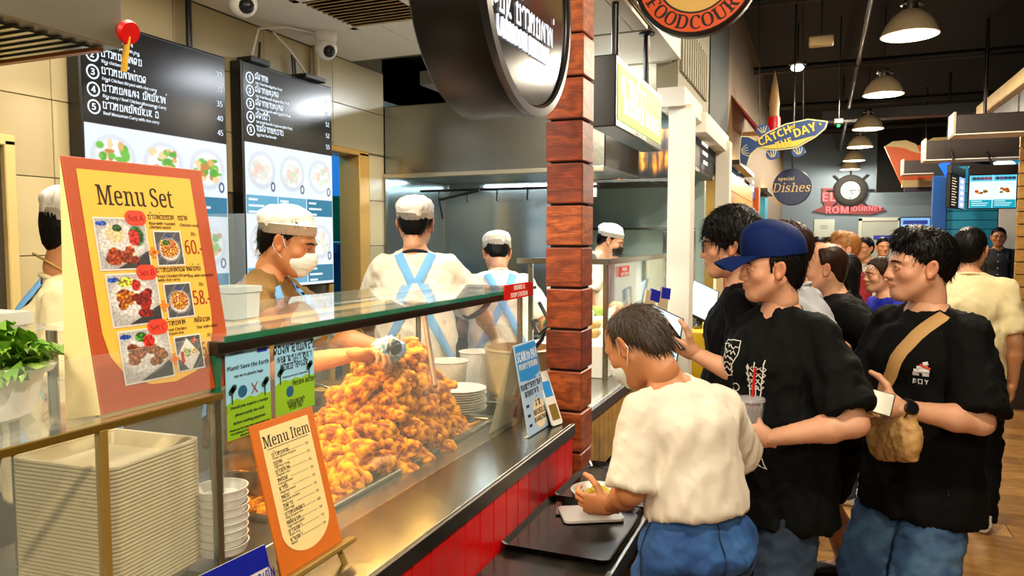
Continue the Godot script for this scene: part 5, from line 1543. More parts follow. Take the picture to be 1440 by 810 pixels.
# ------------------------------------------------------------------ food, plates, bowls
func food() -> void:
	var rng := RandomNumberGenerator.new()
	rng.seed = 11
	# fried chicken: six shapes, heaped
	var cm := mat(Color.WHITE, 0.6, 0.0, "fried_crust")
	cm.metallic_specular = 0.3
	cm.vertex_color_use_as_albedo = true
	var ns := noise(1.0, 21)
	ns.fractal_octaves = 3
	var shapes := []
	for k in 7:
		var f := F.new(Vector3(-0.09, -0.06, -0.09), Vector3(0.09, 0.06, 0.09), 0.0048)
		f.cap(Vector3(-0.035, 0, rng.randf_range(-0.01, 0.01)), Vector3(0.025, 0.004, 0), Vector2(0.036, 0.028), Vector2(0.03, 0.024), Vector3.FORWARD, 0.015)
		for q in 7: f.ball(Vector3(rng.randf_range(-0.05, 0.04), rng.randf_range(-0.014, 0.018), rng.randf_range(-0.032, 0.032)), Vector3(rng.randf_range(0.013, 0.024), rng.randf_range(0.01, 0.017), rng.randf_range(0.012, 0.022)), 0.008)
		if k < 4: f.cap(Vector3(0.02, 0.0, 0), Vector3(0.07, 0.008, rng.randf_range(-0.02, 0.02)), Vector2(0.018, 0.017), Vector2(0.012, 0.011), Vector3.UP, 0.012)
		var m := f.nets()
		var vs: PackedVector3Array = m[0]
		var nn: PackedVector3Array = m[1]
		var cs := PackedColorArray()
		for i in vs.size():
			var w := ns.get_noise_3d(vs[i].x * 34.0 + k * 9.0, vs[i].y * 34.0, vs[i].z * 34.0)
			var w2 := ns.get_noise_3d(vs[i].x * 110.0, vs[i].y * 110.0 + k, vs[i].z * 110.0)
			vs[i] += nn[i] * (w * 0.0075 + w2 * 0.0035)
			var c := Color(0.66, 0.2, 0.004).lerp(Color(0.18, 0.035, 0.002), clampf(0.3 - w * 1.7 - w2 * 0.8, 0.0, 1.0))
			cs.append(c.lerp(Color(0.95, 0.46, 0.006), clampf(w * 2.0 + w2 * 0.6 + 0.12, 0.0, 1.0)))
		m[0] = vs
		renorm(m)
		var b := MB.new()
		b.raw(m[0], m[1], m[2], Transform3D(), cs)
		shapes.append(b.mesh(cm))
	var n := 0
	for layer in 9:
		var y := 0.945 + layer * 0.037
		var g := layer / 8.0
		var az := lerpf(0.5, 0.1, pow(g, 0.75))
		var ax := lerpf(0.19, 0.07, g)
		var cz := lerpf(-2.04, -2.2, minf(1.0, g * 1.6))
		var cx := lerpf(-1.37, -1.36, g)
		for ring in 3:
			var rr := 1.0 - ring * 0.42
			if rr * ax < 0.03 and ring > 0: continue
			var cnt := maxi(2, int(TAU * sqrt((az * az + ax * ax) * 0.5) * rr / 0.112))
			if ring > 0 and layer > 0 and layer < 7: continue
			for q in cnt:
				var a := TAU * (q + 0.5 * (layer % 2)) / cnt + rng.randf_range(-0.08, 0.08)
				if n >= 230: break
				var o := MeshInstance3D.new()
				o.name = numbered("fried_chicken")
				o.mesh = shapes[rng.randi() % 7]
				add_child(o, true)
				o.position = Vector3(cx + cos(a) * ax * rr, y + rng.randf_range(-0.006, 0.01), cz + sin(a) * az * rr)
				o.basis = Basis(Vector3.UP, rng.randf() * TAU) * Basis(Vector3.RIGHT, rng.randf_range(-0.4, 0.4)) * Basis(Vector3.BACK, rng.randf_range(-0.4, 0.4)) * Basis.from_scale(Vector3.ONE * rng.randf_range(1.05, 1.4))
				tag(o, "golden fried chicken piece in the heap behind the front glass", "fried chicken", "fried chicken pieces of the heap")
				n += 1
	# a few loose pieces at the left foot of the heap
	for q in 6:
		var o := MeshInstance3D.new()
		o.name = numbered("fried_chicken")
		o.mesh = shapes[q]
		add_child(o, true)
		o.position = Vector3(-1.22 - 0.07 * (q % 2), 0.95, -1.52 - (q / 2) * 0.07)
		o.basis = Basis(Vector3.UP, q * 1.1)
		tag(o, "golden fried chicken piece in the heap behind the front glass", "fried chicken", "fried chicken pieces of the heap")
	var t := thing("french_fries", "flat pile of golden fries right of the chicken heap", "fries", Vector3(-1.23, 0.925, -2.5))
	for q in 26:
		var b := MB.new()
		b.box(Vector3(rng.randf_range(-0.07, 0.06), 0.01 + 0.005 * (q % 6), rng.randf_range(-0.06, 0.09)), Vector3(0.07, 0.01, 0.011), Basis(Vector3.UP, rng.randf() * TAU), 0.002)
		part("fry", b, M.fry, t)
	# tongs at the top of the heap, wooden sticks
	var b := MB.new()
	for q in 3: b.tube(PackedVector3Array([Vector3(-1.34 - q * 0.012, 1.21, -2.2), Vector3(-1.345 - q * 0.014, 1.33 - q * 0.015, -2.22)]), 0.0055, 8)
	mono("wooden_sticks", b, M.slat, "three pale wooden sticks standing in the top of the chicken heap", "sticks")
	# stew pot behind the posters
	t = thing("steel_pot", "shiny steel pot with yellow food left of the chicken heap", "pot", Vector3(-1.68, 0.953, -2.28))
	b = MB.new()
	b.lathe(PackedVector2Array([Vector2(0.0001, 0), Vector2(0.105, 0), Vector2(0.112, 0.01), Vector2(0.112, 0.15), Vector2(0.122, 0.156), Vector2(0.106, 0.16), Vector2(0.104, 0.02), Vector2(0.0001, 0.015)]), 32)
	part("body", b, M.steel, t)
	b = MB.new()
	b.lathe(PackedVector2Array([Vector2(0.104, 0.135), Vector2(0.05, 0.15), Vector2(0.0001, 0.152)]), 20)
	part("yellow_food", b, mat(Color(0.75, 0.58, 0.05), 0.5), t)
	b = MB.new()
	b.tube(PackedVector3Array([Vector3(0.06, 0.14, 0.02), Vector3(-0.02, 0.17, 0.04), Vector3(-0.2, 0.2, 0.06)]), 0.006, 6)
	part("handle", b, M.steel, t)
	b = MB.new()
	b.lathe(PackedVector2Array([Vector2(0.0001, 0), Vector2(0.1, 0), Vector2(0.11, 0.07), Vector2(0.12, 0.073), Vector2(0.1, 0.072), Vector2(0.09, 0.01), Vector2(0.0001, 0.008)]), 28, Transform3D(Basis(), Vector3(-1.44, 0.968, -1.62)))
	mono("steel_pan", b, M.steel, "round steel pan half hidden behind the lower left of the chicken heap", "pan")
	# square trays, nested
	var tray := thing("square_tray", "cream square melamine tray, topmost of the stack in the left glass case", "tray", Vector3(-1.165, 1.262, -0.93))
	b = MB.new()
	var outl := round_poly(-0.098, -0.092, 0.098, 0.092, 0.02, 5)
	var inn := round_poly(-0.091, -0.085, 0.091, 0.085, 0.017, 5)
	var flo := round_poly(-0.076, -0.07, 0.076, 0.07, 0.014, 5)
	var bot := round_poly(-0.08, -0.074, 0.08, 0.074, 0.014, 5)
	var hts := [0.0, 0.0195, 0.0205, 0.024, 0.024, 0.0035]
	var ringsp := [bot, round_poly(-0.0925, -0.0865, 0.0925, 0.0865, 0.018, 5), outl, outl, inn, flo]
	var m0 := outl.size()
	for r in 5:
		for k in m0:
			var k2 := (k + 1) % m0
			var p := func(rr: int, kk: int) -> Vector3: return Vector3(ringsp[rr][kk].x, hts[rr], -ringsp[rr][kk].y)
			b.quad(p.call(r, k), p.call(r, k2), p.call(r + 1, k2), p.call(r + 1, k))
	b.prism(flo, 0.0005, Transform3D(Basis(Vector3.RIGHT, -PI / 2), Vector3(0, 0.0034, 0)))
	b.prism(bot, 0.0005, Transform3D(Basis(Vector3.RIGHT, -PI / 2), Vector3(0, 0.0003, 0)))
	part("body", b, M.cream, tray)
	b = MB.new()
	b.box(Vector3(-0.015, 0.0135, -0.0805), Vector3(0.034, 0.011, 0.001), Basis(Vector3.RIGHT, -0.63))
	var lb := part("blue_label", b, M.blue, tray)
	tray.rotation.y = 0.07
	tray.scale = Vector3.ONE * 1.15
	for k in 33:
		var c := copy(tray, "cream square tray, %s from the top of the tall nested stack" % ordinal(k + 2), Vector3(-1.165, 1.262 - 0.0068 * (k + 1), -0.93))
		c.rotation.y = 0.07 + 0.006 * sin(k * 2.4)
		c.scale = Vector3.ONE * 1.15
		c.set_meta("group", "stacked square trays")
		c.get_child(1).free()
	# round plates
	var pl := thing("round_plate", "white round plate, topmost of the short stack beside the trays", "plate", Vector3(-1.05, 1.165, -1.075))
	b = MB.new()
	b.lathe(PackedVector2Array([Vector2(0.0001, 0), Vector2(0.034, 0), Vector2(0.044, 0.006), Vector2(0.0485, 0.02), Vector2(0.05, 0.022), Vector2(0.047, 0.022), Vector2(0.036, 0.006), Vector2(0.0001, 0.004)]), 36)
	part("body", b, M.white, pl)
	for k in 7:
		var c := copy(pl, "white round plate, %s from the top of the short stack beside the trays" % ordinal(k + 2), Vector3(-1.05 + 0.002 * sin(k), 1.165 - 0.0155 * (k + 1), -1.075))
		c.set_meta("group", "short stack of round plates")
	b = MB.new()
	b.b2(Vector3(-1.105, 0.955, -1.135), Vector3(-0.995, 1.04, -1.015), 0.003)
	mono("plate_block", b, M.darksteel, "dark steel block under the short stack of round plates", "block")
	pl = thing("serving_plate", "pale round plate, topmost of the stack behind the payment stand", "plate", Vector3(-1.32, 1.05, -2.64))
	b = MB.new()
	b.lathe(PackedVector2Array([Vector2(0.0001, 0), Vector2(0.06, 0), Vector2(0.105, 0.015), Vector2(0.108, 0.017), Vector2(0.1, 0.017), Vector2(0.055, 0.004), Vector2(0.0001, 0.003)]), 32)
	part("body", b, M.white, pl)
	for k in 9:
		var c := copy(pl, "pale round plate, %s from the top of the stack behind the payment stand" % ordinal(k + 2), Vector3(-1.32 + 0.003 * sin(k * 2.0), 1.05 - 0.0095 * (k + 1), -2.64))
		c.set_meta("group", "stack of plates behind the payment stand")
	# salad tub and its leaves
	t = thing("salad_tub", "white oval tub heaped with green curly lettuce at the left edge", "tub", Vector3(-1.25, 1.376, -0.72))
	b = MB.new()
	b.lathe(PackedVector2Array([Vector2(0.0001, 0), Vector2(0.1, 0), Vector2(0.112, 0.008), Vector2(0.128, 0.07), Vector2(0.142, 0.074), Vector2(0.148, 0.084), Vector2(0.138, 0.09), Vector2(0.122, 0.082), Vector2(0.1, 0.012), Vector2(0.0001, 0.01)]), 40)
	part("tub_body", b, M.white, t)
	for k in 120:
		b = MB.new()
		var a := rng.randf() * TAU
		var rr := sqrt(rng.randf()) * 0.115
		var p0 := Vector3(cos(a) * rr, 0.075 + (0.13 - rr) * 0.55, sin(a) * rr)
		var fw := Vector3(cos(a) * 0.6 + rng.randf_range(-0.6, 0.6), rng.randf_range(0.25, 0.9), sin(a) * 0.6 + rng.randf_range(-0.6, 0.6)).normalized()
		var sd := fw.cross(Vector3(rng.randf_range(-0.3, 0.3), 1, rng.randf_range(-0.3, 0.3))).normalized()
		var up := sd.cross(fw)
		b.col = Color(0.12, 0.3, 0.02).lerp(Color(0.32, 0.5, 0.06), rng.randf())
		for i in 6:
			for j in 5:
				var uu := i / 5.0
				var vv := j / 4.0 - 0.5
				var w := 0.04 * sin(PI * (0.15 + 0.75 * uu)) * 1.5
				var fr := (absf(vv) * 2.0 * 0.7 + uu * 0.3) * 0.012 * sin(i * 2.9 + j * 3.3 + k)
				b.vert(p0 + fw * uu * 0.052 + sd * vv * w + up * (fr - 0.02 * uu * uu), up)
		for i in 5:
			for j in 4:
				var q := i * 5 + j
				b.ix.append_array(PackedInt32Array([q, q + 1, q + 6, q, q + 6, q + 5]))
		var mm := [b.v, b.n, b.ix]
		renorm(mm)
		b.n = mm[1]
		part("lettuce_leaf", b, M.leaf, t)
	# white plastic boxes on the shelf behind the stand
	for k in 2:
		b = MB.new()
		b.lathe(PackedVector2Array([Vector2(0.0001, 0), Vector2(0.62, 0), Vector2(0.66, 0.03), Vector2(0.7, 0.8), Vector2(0.76, 0.82), Vector2(0.76, 1.0), Vector2(0.7, 1.0), Vector2(0.62, 0.06), Vector2(0.0001, 0.05)]), 4, Transform3D(Basis(Vector3.UP, PI / 4) * Basis.from_scale([Vector3(0.085, 0.075, 0.085), Vector3(0.16, 0.14, 0.16)][k]), [Vector3(-1.24, 1.479, -1.32), Vector3(-1.55, 1.376, -0.92)][k]))
		mono("plastic_box", b, mat(Color(0.85, 0.87, 0.84), 0.3), ["white plastic box on the glass shelf right of the menu stand", "large white plastic box behind the lettuce tub"][k], "box")
	# the tray on the rail and what stands on it
	t = thing("serving_tray", "dark brown serving tray on the rail under the old man's hand", "tray", Vector3(-0.69, 0.734, -2.2))
	b = MB.new()
	var o0 := round_poly(-0.17, -0.225, 0.17, 0.225, 0.03)
	var o1 := round_poly(-0.155, -0.21, 0.155, 0.21, 0.025)
	for k in o0.size():
		var k2 := (k + 1) % o0.size()
		b.quad(Vector3(o1[k].x, 0, -o1[k].y), Vector3(o1[k2].x, 0, -o1[k2].y), Vector3(o0[k2].x, 0.022, -o0[k2].y), Vector3(o0[k].x, 0.022, -o0[k].y))
		b.quad(Vector3(o0[k].x, 0.022, -o0[k].y), Vector3(o0[k2].x, 0.022, -o0[k2].y), Vector3(o1[k2].x, 0.006, -o1[k2].y), Vector3(o1[k].x, 0.006, -o1[k].y))
	b.prism(o1, 0.006, Transform3D(Basis(Vector3.RIGHT, -PI / 2), Vector3(0, 0.003, 0)))
	part("body", b, mat(Color(0.045, 0.03, 0.02), 0.22), t)
	t = copy(t, "black serving tray further along the rail beyond the bowl", Vector3(-0.68, 0.734, -2.66))
	t = thing("bowl", "white bowl of yellow food on the dark tray at the old man's hand", "bowl", Vector3(-0.665, 0.755, -2.34))
	b = MB.new()
	b.lathe(PackedVector2Array([Vector2(0.0001, 0), Vector2(0.035, 0), Vector2(0.04, 0.008), Vector2(0.07, 0.055), Vector2(0.084, 0.075), Vector2(0.08, 0.077), Vector2(0.066, 0.058), Vector2(0.036, 0.014), Vector2(0.0001, 0.01)]), 36)
	part("body", b, M.white, t)
	b = MB.new()
	var f := F.new(Vector3(-0.08, 0.03, -0.08), Vector3(0.08, 0.1, 0.08), 0.006)
	for q in 24: f.ball(Vector3(rng.randf_range(-0.045, 0.045), rng.randf_range(0.05, 0.066), rng.randf_range(-0.045, 0.045)), Vector3.ONE * rng.randf_range(0.01, 0.017), 0.004)
	var fm := f.nets()
	b.raw(fm[0], fm[1], fm[2], Transform3D())
	part("yellow_food", b, mat(Color(0.72, 0.62, 0.08), 0.5), t)
	t = thing("flat_plate", "white oblong plate under the bowl on the dark tray", "plate", Vector3(-0.68, 0.742, -2.33), 0.5)
	b = MB.new()
	b.prism(round_poly(-0.1, -0.07, 0.1, 0.07, 0.02), 0.008, Transform3D(Basis(Vector3.RIGHT, -PI / 2), Vector3(0, 0.006, 0)))
	part("body", b, M.white, t)
	t = thing("fork", "steel fork lying on the dark tray left of the bowl", "fork", Vector3(-0.79, 0.745, -2.32), 0.3)
	b = MB.new()
	b.box(Vector3(0, 0, 0), Vector3(0.016, 0.003, 0.07), Basis(), 0.001)
	part("handle", b, M.steel, t)
	b = MB.new()
	for q in 3: b.box(Vector3(-0.007 + q * 0.007, 0, -0.06), Vector3(0.003, 0.003, 0.05))
	part("prongs", b, M.steel, t)

func ordinal(k: int) -> String:
	var ones := ["", "first", "second", "third", "fourth", "fifth", "sixth", "seventh", "eighth", "ninth", "tenth", "eleventh", "twelfth", "thirteenth", "fourteenth", "fifteenth", "sixteenth", "seventeenth", "eighteenth", "nineteenth"]
	if k < 20: return ones[k]
	var tens: String = ["", "", "twent", "thirt"][k / 10]
	return tens + "ieth" if k % 10 == 0 else tens + "y-" + ones[k % 10]

# ------------------------------------------------------------------ the people
func shirt_lines(P: Dictionary, called: String, lines: Array, org: Vector3, right: Vector3, dir: Vector3, m: Material, w := 0.0035) -> void:   # line drawing printed on a shirt; points in metres on the chest
	var b := MB.new()
	for l in lines:
		var p := []
		var nn := []
		for k in l.size() - 1:
			var steps := maxi(1, int((l[k + 1] - l[k]).length() / 0.012))
			for s in steps + (1 if k == l.size() - 2 else 0):
				var q: Vector2 = l[k].lerp(l[k + 1], float(s) / steps)
				var hh: Array = onshirt(P, org + right * q.x + Vector3.UP * q.y - dir * 0.4, dir)
				p.append(hh[0] + hh[1] * 0.003)
				nn.append(hh[1])
		if p.size() > 1: b.strip(p, nn, w, 0.0012)
	part(called, b, m, P.shirt)

func cap_with_peak(P: Dictionary, m: Material) -> void:
	var g := F.new(Vector3(-0.11, -0.02, -0.13), Vector3(0.11, 0.17, 0.13), 0.005)
	g.ball(Vector3(0, 0.035, -0.012), Vector3(0.092, 0.108, 0.112), 0.02)
	g.ball(Vector3(0, 0.09, 0.03), Vector3(0.06, 0.05, 0.06), 0.05)
	g.cut(Vector3(0, 0.018, 0), Vector3.DOWN)
	var b := MB.new()
	var mm := g.nets()
	b.raw(mm[0], mm[1], mm[2], Transform3D())
	b.sphere(Vector3(0, 0.146, -0.01), Vector3(0.009, 0.005, 0.009), Basis(), 8)
	var c := part("cap", b, m, P.node, "navy baseball cap")
	c.transform = P.hx * Transform3D(Basis(Vector3.RIGHT, 0.06), Vector3(0, 0.022, 0))
	b = MB.new()
	for layer in 2:
		var f := b.v.size()
		for j in 7:
			for i in 15:
				var a := lerpf(-1.12, 1.12, i / 14.0)
				var t := j / 6.0
				var base := Vector3(sin(a) * 0.09, 0.028, -0.012 + cos(a) * 0.11)
				var tip := Vector3(sin(a) * 0.083, 0.024 + 0.014 * cos(a * 1.2) - 0.022, 0.085 + cos(a * 0.85) * 0.112)
				var q := base.lerp(tip, t) + Vector3(0, -0.028 * pow(absf(sin(a)), 2.0) * t + 0.008 * sin(PI * t), 0)
				b.vert(q + Vector3(0, -0.004 * layer, 0), Vector3.UP * (1.0 - 2.0 * layer))
		for j in 6:
			for i in 14:
				var q := f + j * 15 + i
				if layer == 0: b.ix.append_array(PackedInt32Array([q, q + 15, q + 16, q, q + 16, q + 1]))
				else: b.ix.append_array(PackedInt32Array([q, q + 16, q + 15, q, q + 1, q + 16]))
	var md := [b.v, b.n, b.ix]
	renorm(md)
	b.n = md[1]
	part("peak", b, m, c)
	for k in 3:
		b = MB.new()
		var pp := PackedVector3Array()
		for i in 13:
			var a := -1.45 + 2.9 * i / 12
			var az := k * PI / 3 + 0.5
			pp.append(g.hit(Vector3(0, 0.04, -0.01) + Vector3(sin(a) * cos(az), cos(a), sin(a) * sin(az)) * 0.16, -Vector3(sin(a) * cos(az), cos(a), sin(a) * sin(az)))[0])
		b.tube(pp, 0.0016, 5)
		part("seam", b, m, c)

func spectacles(P: Dictionary) -> void:
	var e := thing("spectacles", "thin dark framed spectacles worn by the young man with bushy fringe", "glasses", Vector3.ZERO)
	e.transform = P.node.transform * P.hx
	for s in [-1.0, 1.0]:
		var b := MB.new()
		var p := PackedVector3Array()
		for k in 17: p.append(Vector3(s * 0.034 + cos(TAU * k / 16) * 0.024, -0.002 + sin(TAU * k / 16) * 0.021, 0.098 - absf(cos(TAU * k / 16) * 0.3 + s * 0.0) * 0.004))
		b.tube(p, 0.0016, 6)
		b.tube(PackedVector3Array([Vector3(s * 0.058, 0.004, 0.095), Vector3(s * 0.076, 0.006, 0.08), Vector3(s * 0.084, 0.006, 0.0), Vector3(s * 0.084, -0.012, -0.018)]), 0.0016, 6)
		part("rim", b, M.gold if false else M.black, e)
		b = MB.new()
		b.lathe(PackedVector2Array([Vector2(0.023, 0.0), Vector2(0.0001, 0.0005)]), 16, Transform3D(Basis(Vector3.RIGHT, PI / 2), Vector3(s * 0.034, -0.002, 0.0975)))
		part("lens", b, M.glass, e)
	var b := MB.new()
	b.tube(PackedVector3Array([Vector3(-0.011, 0.004, 0.098), Vector3(0.0, 0.008, 0.101), Vector3(0.011, 0.004, 0.098)]), 0.0016, 6)
	part("bridge", b, M.black, e)

func phone(at: Vector3, bas: Basis, label: String, body: Material) -> void:
	var t := thing("phone", label, "phone", at)
	t.basis = bas
	var b := MB.new()
	b.box(Vector3.ZERO, Vector3(0.072, 0.15, 0.009), Basis(), 0.003)
	part("casing", b, body, t)
	b = MB.new()
	b.box(Vector3(0, 0, 0.0047), Vector3(0.066, 0.143, 0.0008))
	part("screen", b, mat(Color(0.02, 0.022, 0.03), 0.08), t)
	b = MB.new()
	b.box(Vector3(0.016, 0.05, -0.0055), Vector3(0.034, 0.036, 0.003), Basis(), 0.001)
	for q in 3: b.sphere(Vector3(0.008 + 0.016 * (q % 2), 0.042 + 0.008 * q, -0.0075), Vector3(0.0065, 0.0065, 0.002), Basis(), 10)
	part("camera_block", b, M.black, t)

func crowd() -> void:
	wr.seed = 4
	wr.noise_type = FastNoiseLite.TYPE_SIMPLEX_SMOOTH
	make_head()
	make_shoe()
	HANDS.relaxed = make_hand([0.35, 0.4, 0.45, 0.5], [Vector3(0.6, 0.8, 0.25), Vector3(0.35, 0.9, 0.35), Vector3(0.1, 0.95, 0.3)])
	HANDS.grip = make_hand([0.75, 0.8, 0.82, 0.85], [Vector3(0.75, 0.5, 0.5), Vector3(0.35, 0.7, 0.75), Vector3(-0.1, 0.8, 0.7)], 0.6)
	HANDS.hold = make_hand([0.55, 0.6, 0.62, 0.6], [Vector3(0.85, 0.5, 0.3), Vector3(0.55, 0.75, 0.45), Vector3(0.2, 0.9, 0.45)])
	var tan1 := Color(0.55, 0.27, 0.14)
	var tan2 := Color(0.5, 0.21, 0.085)
	var fair := Color(0.62, 0.32, 0.19)
	# the old man bending over the tray rail
	var P := person("older man in a loose white t-shirt and face mask bending over the tray rail", Vector3(-0.285, 0, -2.04), -138, {"h": 1.60, "hip": 0.92, "lean": 24.0, "hunch": 24.0, "hpitch": 36.0, "hyaw": 24.0, "head": Vector3(-0.487, 1.355, -2.12), "neck": Vector3(-0.38, 1.235, -2.13), "sw": 0.84, "armpit": 0.008, "eL": Vector3(-0.455, 0.975, -1.95), "hs": 1.02, "fat": 0.9, "ease": 0.94, "skin": tan2, "hair": "receding", "hairmat": M.grey_hair, "strands": 2600, "slen": 0.03,
		"shirt": M.whitetee, "hem": -0.05, "hemz": 0.0, "sleeve": 0.95, "cuff": 0.092, "folds": 0.009, "fsc": Vector3(8, 2.2, 8), "pants": M.denim3, "shoes": M.black, "cell": 0.011, "legw": 1.05,
		"wL": Vector3(-0.555, 0.868, -2.11), "pL": Vector3(0.9, 0.4, -0.6), "wR": Vector3(-0.38, 0.88, -2.5), "pR": Vector3(-1.0, -0.4, -0.9), "handL": "hold", "handR": "relaxed", "dL": Vector3(-0.98, -0.12, -0.15), "nL": Vector3(-0.1, 0.15, -1.0)})
	face_mask(P, M.maskw)
	var Q := {"f": P.pf, "fa": P.pfa, "fs": absi("older man in a loose white t-shirt and face mask bending over the tray rail".hash()) % 91, "fc": Vector3(6, 9, 6), "shirt": P.pants}
	var seam := mat(Color(0.04, 0.1, 0.2), 0.9)
	shirt_lines(Q, "back_pocket_slit", [[Vector2(-0.125, -0.075), Vector2(-0.03, -0.085)]], P.pel, Vector3.RIGHT, Vector3(0, 0, 1), seam, 0.007)
	shirt_lines(Q, "pocket_seam", [[Vector2(0.03, -0.08), Vector2(0.13, -0.07), Vector2(0.125, -0.2), Vector2(0.08, -0.22), Vector2(0.035, -0.2), Vector2(0.03, -0.08)], [Vector2(0.0, 0.05), Vector2(0.0, -0.14)]], P.pel, Vector3.RIGHT, Vector3(0, 0, 1), seam, 0.004)
	shirt_lines(Q, "side_seam", [[Vector2(0.02, 0.04), Vector2(0.0, -0.1), Vector2(0.01, -0.5)]], P.pel, Vector3.BACK, Vector3(-1, 0, 0), seam, 0.004)
	# the man in the navy cap
	P = person("man in a navy cap and black printed t-shirt holding a drink with red straw", Vector3(-0.11, 0, -2.64), -42, {"h": 1.70, "hs": 0.95, "hyaw": -33.0, "hpitch": 2.0, "lean": 0.0, "hunch": 6.0, "fat": 1.08, "ease": 1.04, "sw": 1.0, "skin": fair, "hair": "undercap", "strands": 500, "slen": 0.02,
		"shirt": M.teegreen, "hem": 0.2, "sleeve": 0.86, "cuff": 0.095, "folds": 0.015, "pants": M.denim2, "shoes": M.black, "cell": 0.0115, "legw": 1.15, "hsc": Vector3(1.06, 1.0, 1.0),
		"wL": Vector3(-0.13, 1.045, -2.39), "pL": Vector3(0.8, -0.5, -0.5), "wR": Vector3(-0.3, 1.0, -2.45), "handL": "grip", "handR": "grip", "dL": Vector3(-0.95, 0.15, 0.1), "nL": Vector3(-0.1, 0.2, -1.0)})
	cap_with_peak(P, M.navy)
	var org: Vector3 = P.nck + Vector3(-0.02, -0.2, 0)
	shirt_lines(P, "white_line_print", doodle(), org, Vector3(1, 0, 0), Vector3(0, 0, -1), mat(Color(0.85, 0.85, 0.82), 0.7))
	# the drink
	var t := thing("iced_drink", "dark iced drink in a clear plastic cup with red straw", "drink", Vector3(-0.185, 1.03, -2.41))
	var b := MB.new()
	b.lathe(PackedVector2Array([Vector2(0.0001, 0), Vector2(0.03, 0), Vector2(0.042, 0.12), Vector2(0.045, 0.123), Vector2(0.045, 0.128), Vector2(0.04, 0.126), Vector2(0.029, 0.004), Vector2(0.0001, 0.003)]), 24)
	part("cup", b, glass(Color(0.95, 0.97, 1.0), 0.15), t)
	b = MB.new()
	b.lathe(PackedVector2Array([Vector2(0.0001, 0.005), Vector2(0.028, 0.005), Vector2(0.037, 0.1), Vector2(0.0001, 0.1)]), 20)
	part("drink", b, mat(Color(0.08, 0.03, 0.02), 0.1), t)
	b = MB.new()
	b.lathe(PackedVector2Array([Vector2(0.046, 0.126), Vector2(0.044, 0.134), Vector2(0.02, 0.138), Vector2(0.0001, 0.138)]), 24)
	part("lid", b, mat(Color(0.6, 0.6, 0.62), 0.2), t)
	b = MB.new()
	b.tube(PackedVector3Array([Vector3(0, 0.05, 0), Vector3(0.012, 0.23, 0.0)]), 0.0045, 8)
	part("straw", b, mat(Color(0.75, 0.03, 0.06), 0.4), t, "red drinking straw")
	# the young man with glasses
	P = person("young man with glasses and bushy fringe in a black t-shirt holding a phone out", Vector3(-0.255, 0, -2.93), -86, {"h": 1.78, "hyaw": -2.0, "hpitch": 4.0, "lean": 0.0, "skin": fair, "hair": "fringe", "strands": 1200, "slen": 0.04, "shirt": M.tee, "hem": 0.16, "pants": M.denim2, "shoes": M.black,
		"wL": Vector3(-0.40, 1.255, -2.67), "pL": Vector3(0.4, -1.0, -0.6), "handL": "hold", "dL": Vector3(-0.8, 0.35, 0.2), "nL": Vector3(-0.3, 0.75, -0.5), "sleeve": 0.85})
	spectacles(P)
	phone(Vector3(-0.475, 1.325, -2.655), Basis(Vector3(0.2, -0.1, -0.95).normalized(), Vector3(-0.62, 0.72, -0.25).normalized(), Vector3(0.7, 0.6, 0.15).normalized()).orthonormalized(), "black phone held out by the young man with glasses", M.black)
	# grey t-shirt
	P = person("man in a grey t-shirt and denim shorts half hidden behind the navy cap", Vector3(-0.07, 0, -3.47), -104, {"h": 1.74, "hyaw": -12.0, "skin": tan1, "hair": "textured", "hairmat": M.brown_hair, "strands": 500, "shirt": M.greytee, "hem": 0.12, "pants": M.denim, "shorts": true, "shoes": M.black, "fat": 1.08, "wL": Vector3(-0.06, 1.0, -3.25), "eL": Vector3(0.1, 1.19, -3.42), "pL": Vector3(0.6, -0.6, -0.8), "aL": Vector3(0.1, 0.085, 0.05)})
	# bald man
	P = person("balding stocky man in a black t-shirt and black shorts behind the navy cap", Vector3(0.15, 0, -3.8), -82, {"h": 1.67, "hyaw": -3.0, "hpitch": 5.0, "lean": 8.0, "hunch": 8.0, "fat": 1.25, "sw": 1.05, "skin": fair, "hair": "receding", "hairmat": M.brown_hair, "shirt": M.tee, "hem": 0.12, "belly": 1.0, "pants": M.tee, "shorts": true, "wL": Vector3(0.1, 1.05, -3.42), "pL": Vector3(0.8, -0.4, -0.8), "handL": "relaxed", "sleeve": 0.8, "aL": Vector3(0.11, 0.085, -0.02)})
	for k in 2:
		b = MB.new()
		var l: Array = P.legs[k]
		b.raw(SHOE[0], SHOE[1], SHOE[2], Transform3D(Basis.from_scale(Vector3(1.08, 0.8, 1.05)), Vector3(l[2].x, 0.0, l[2].z)))
		part("shoe", b, M.black, P.node)
	# women, blond man and those further back
	person("woman with straight black hair hanging to her shoulders, behind the balding man", Vector3(0.2, 0, -5.1), -95, {"h": 1.58, "hair": "long", "skin": fair, "shirt": M.tee, "pants": M.denim2, "fat": 0.9, "cell": 0.016, "shoes": M.white, "strands": 500, "slen": 0.08})
	person("woman with tied brown hair in a bright blue top", Vector3(0.42, 0, -5.2), -70, {"h": 1.56, "hair": "tied", "hairmat": M.brown_hair, "skin": fair, "shirt": mat(Color(0.02, 0.09, 0.6), 0.7), "pants": M.denim2, "fat": 0.9, "cell": 0.016, "shoes": M.white, "strands": 400, "slen": 0.06})
	person("fair haired man with wavy blond hair further back in the queue", Vector3(0.24, 0, -6.1), -75, {"h": 1.72, "hair": "textured", "hairmat": M.blond, "skin": Color(0.75, 0.42, 0.28), "shirt": mat(Color(0.6, 0.1, 0.12), 0.8), "pants": M.denim2, "cell": 0.018, "shoes": M.white, "strands": 300})
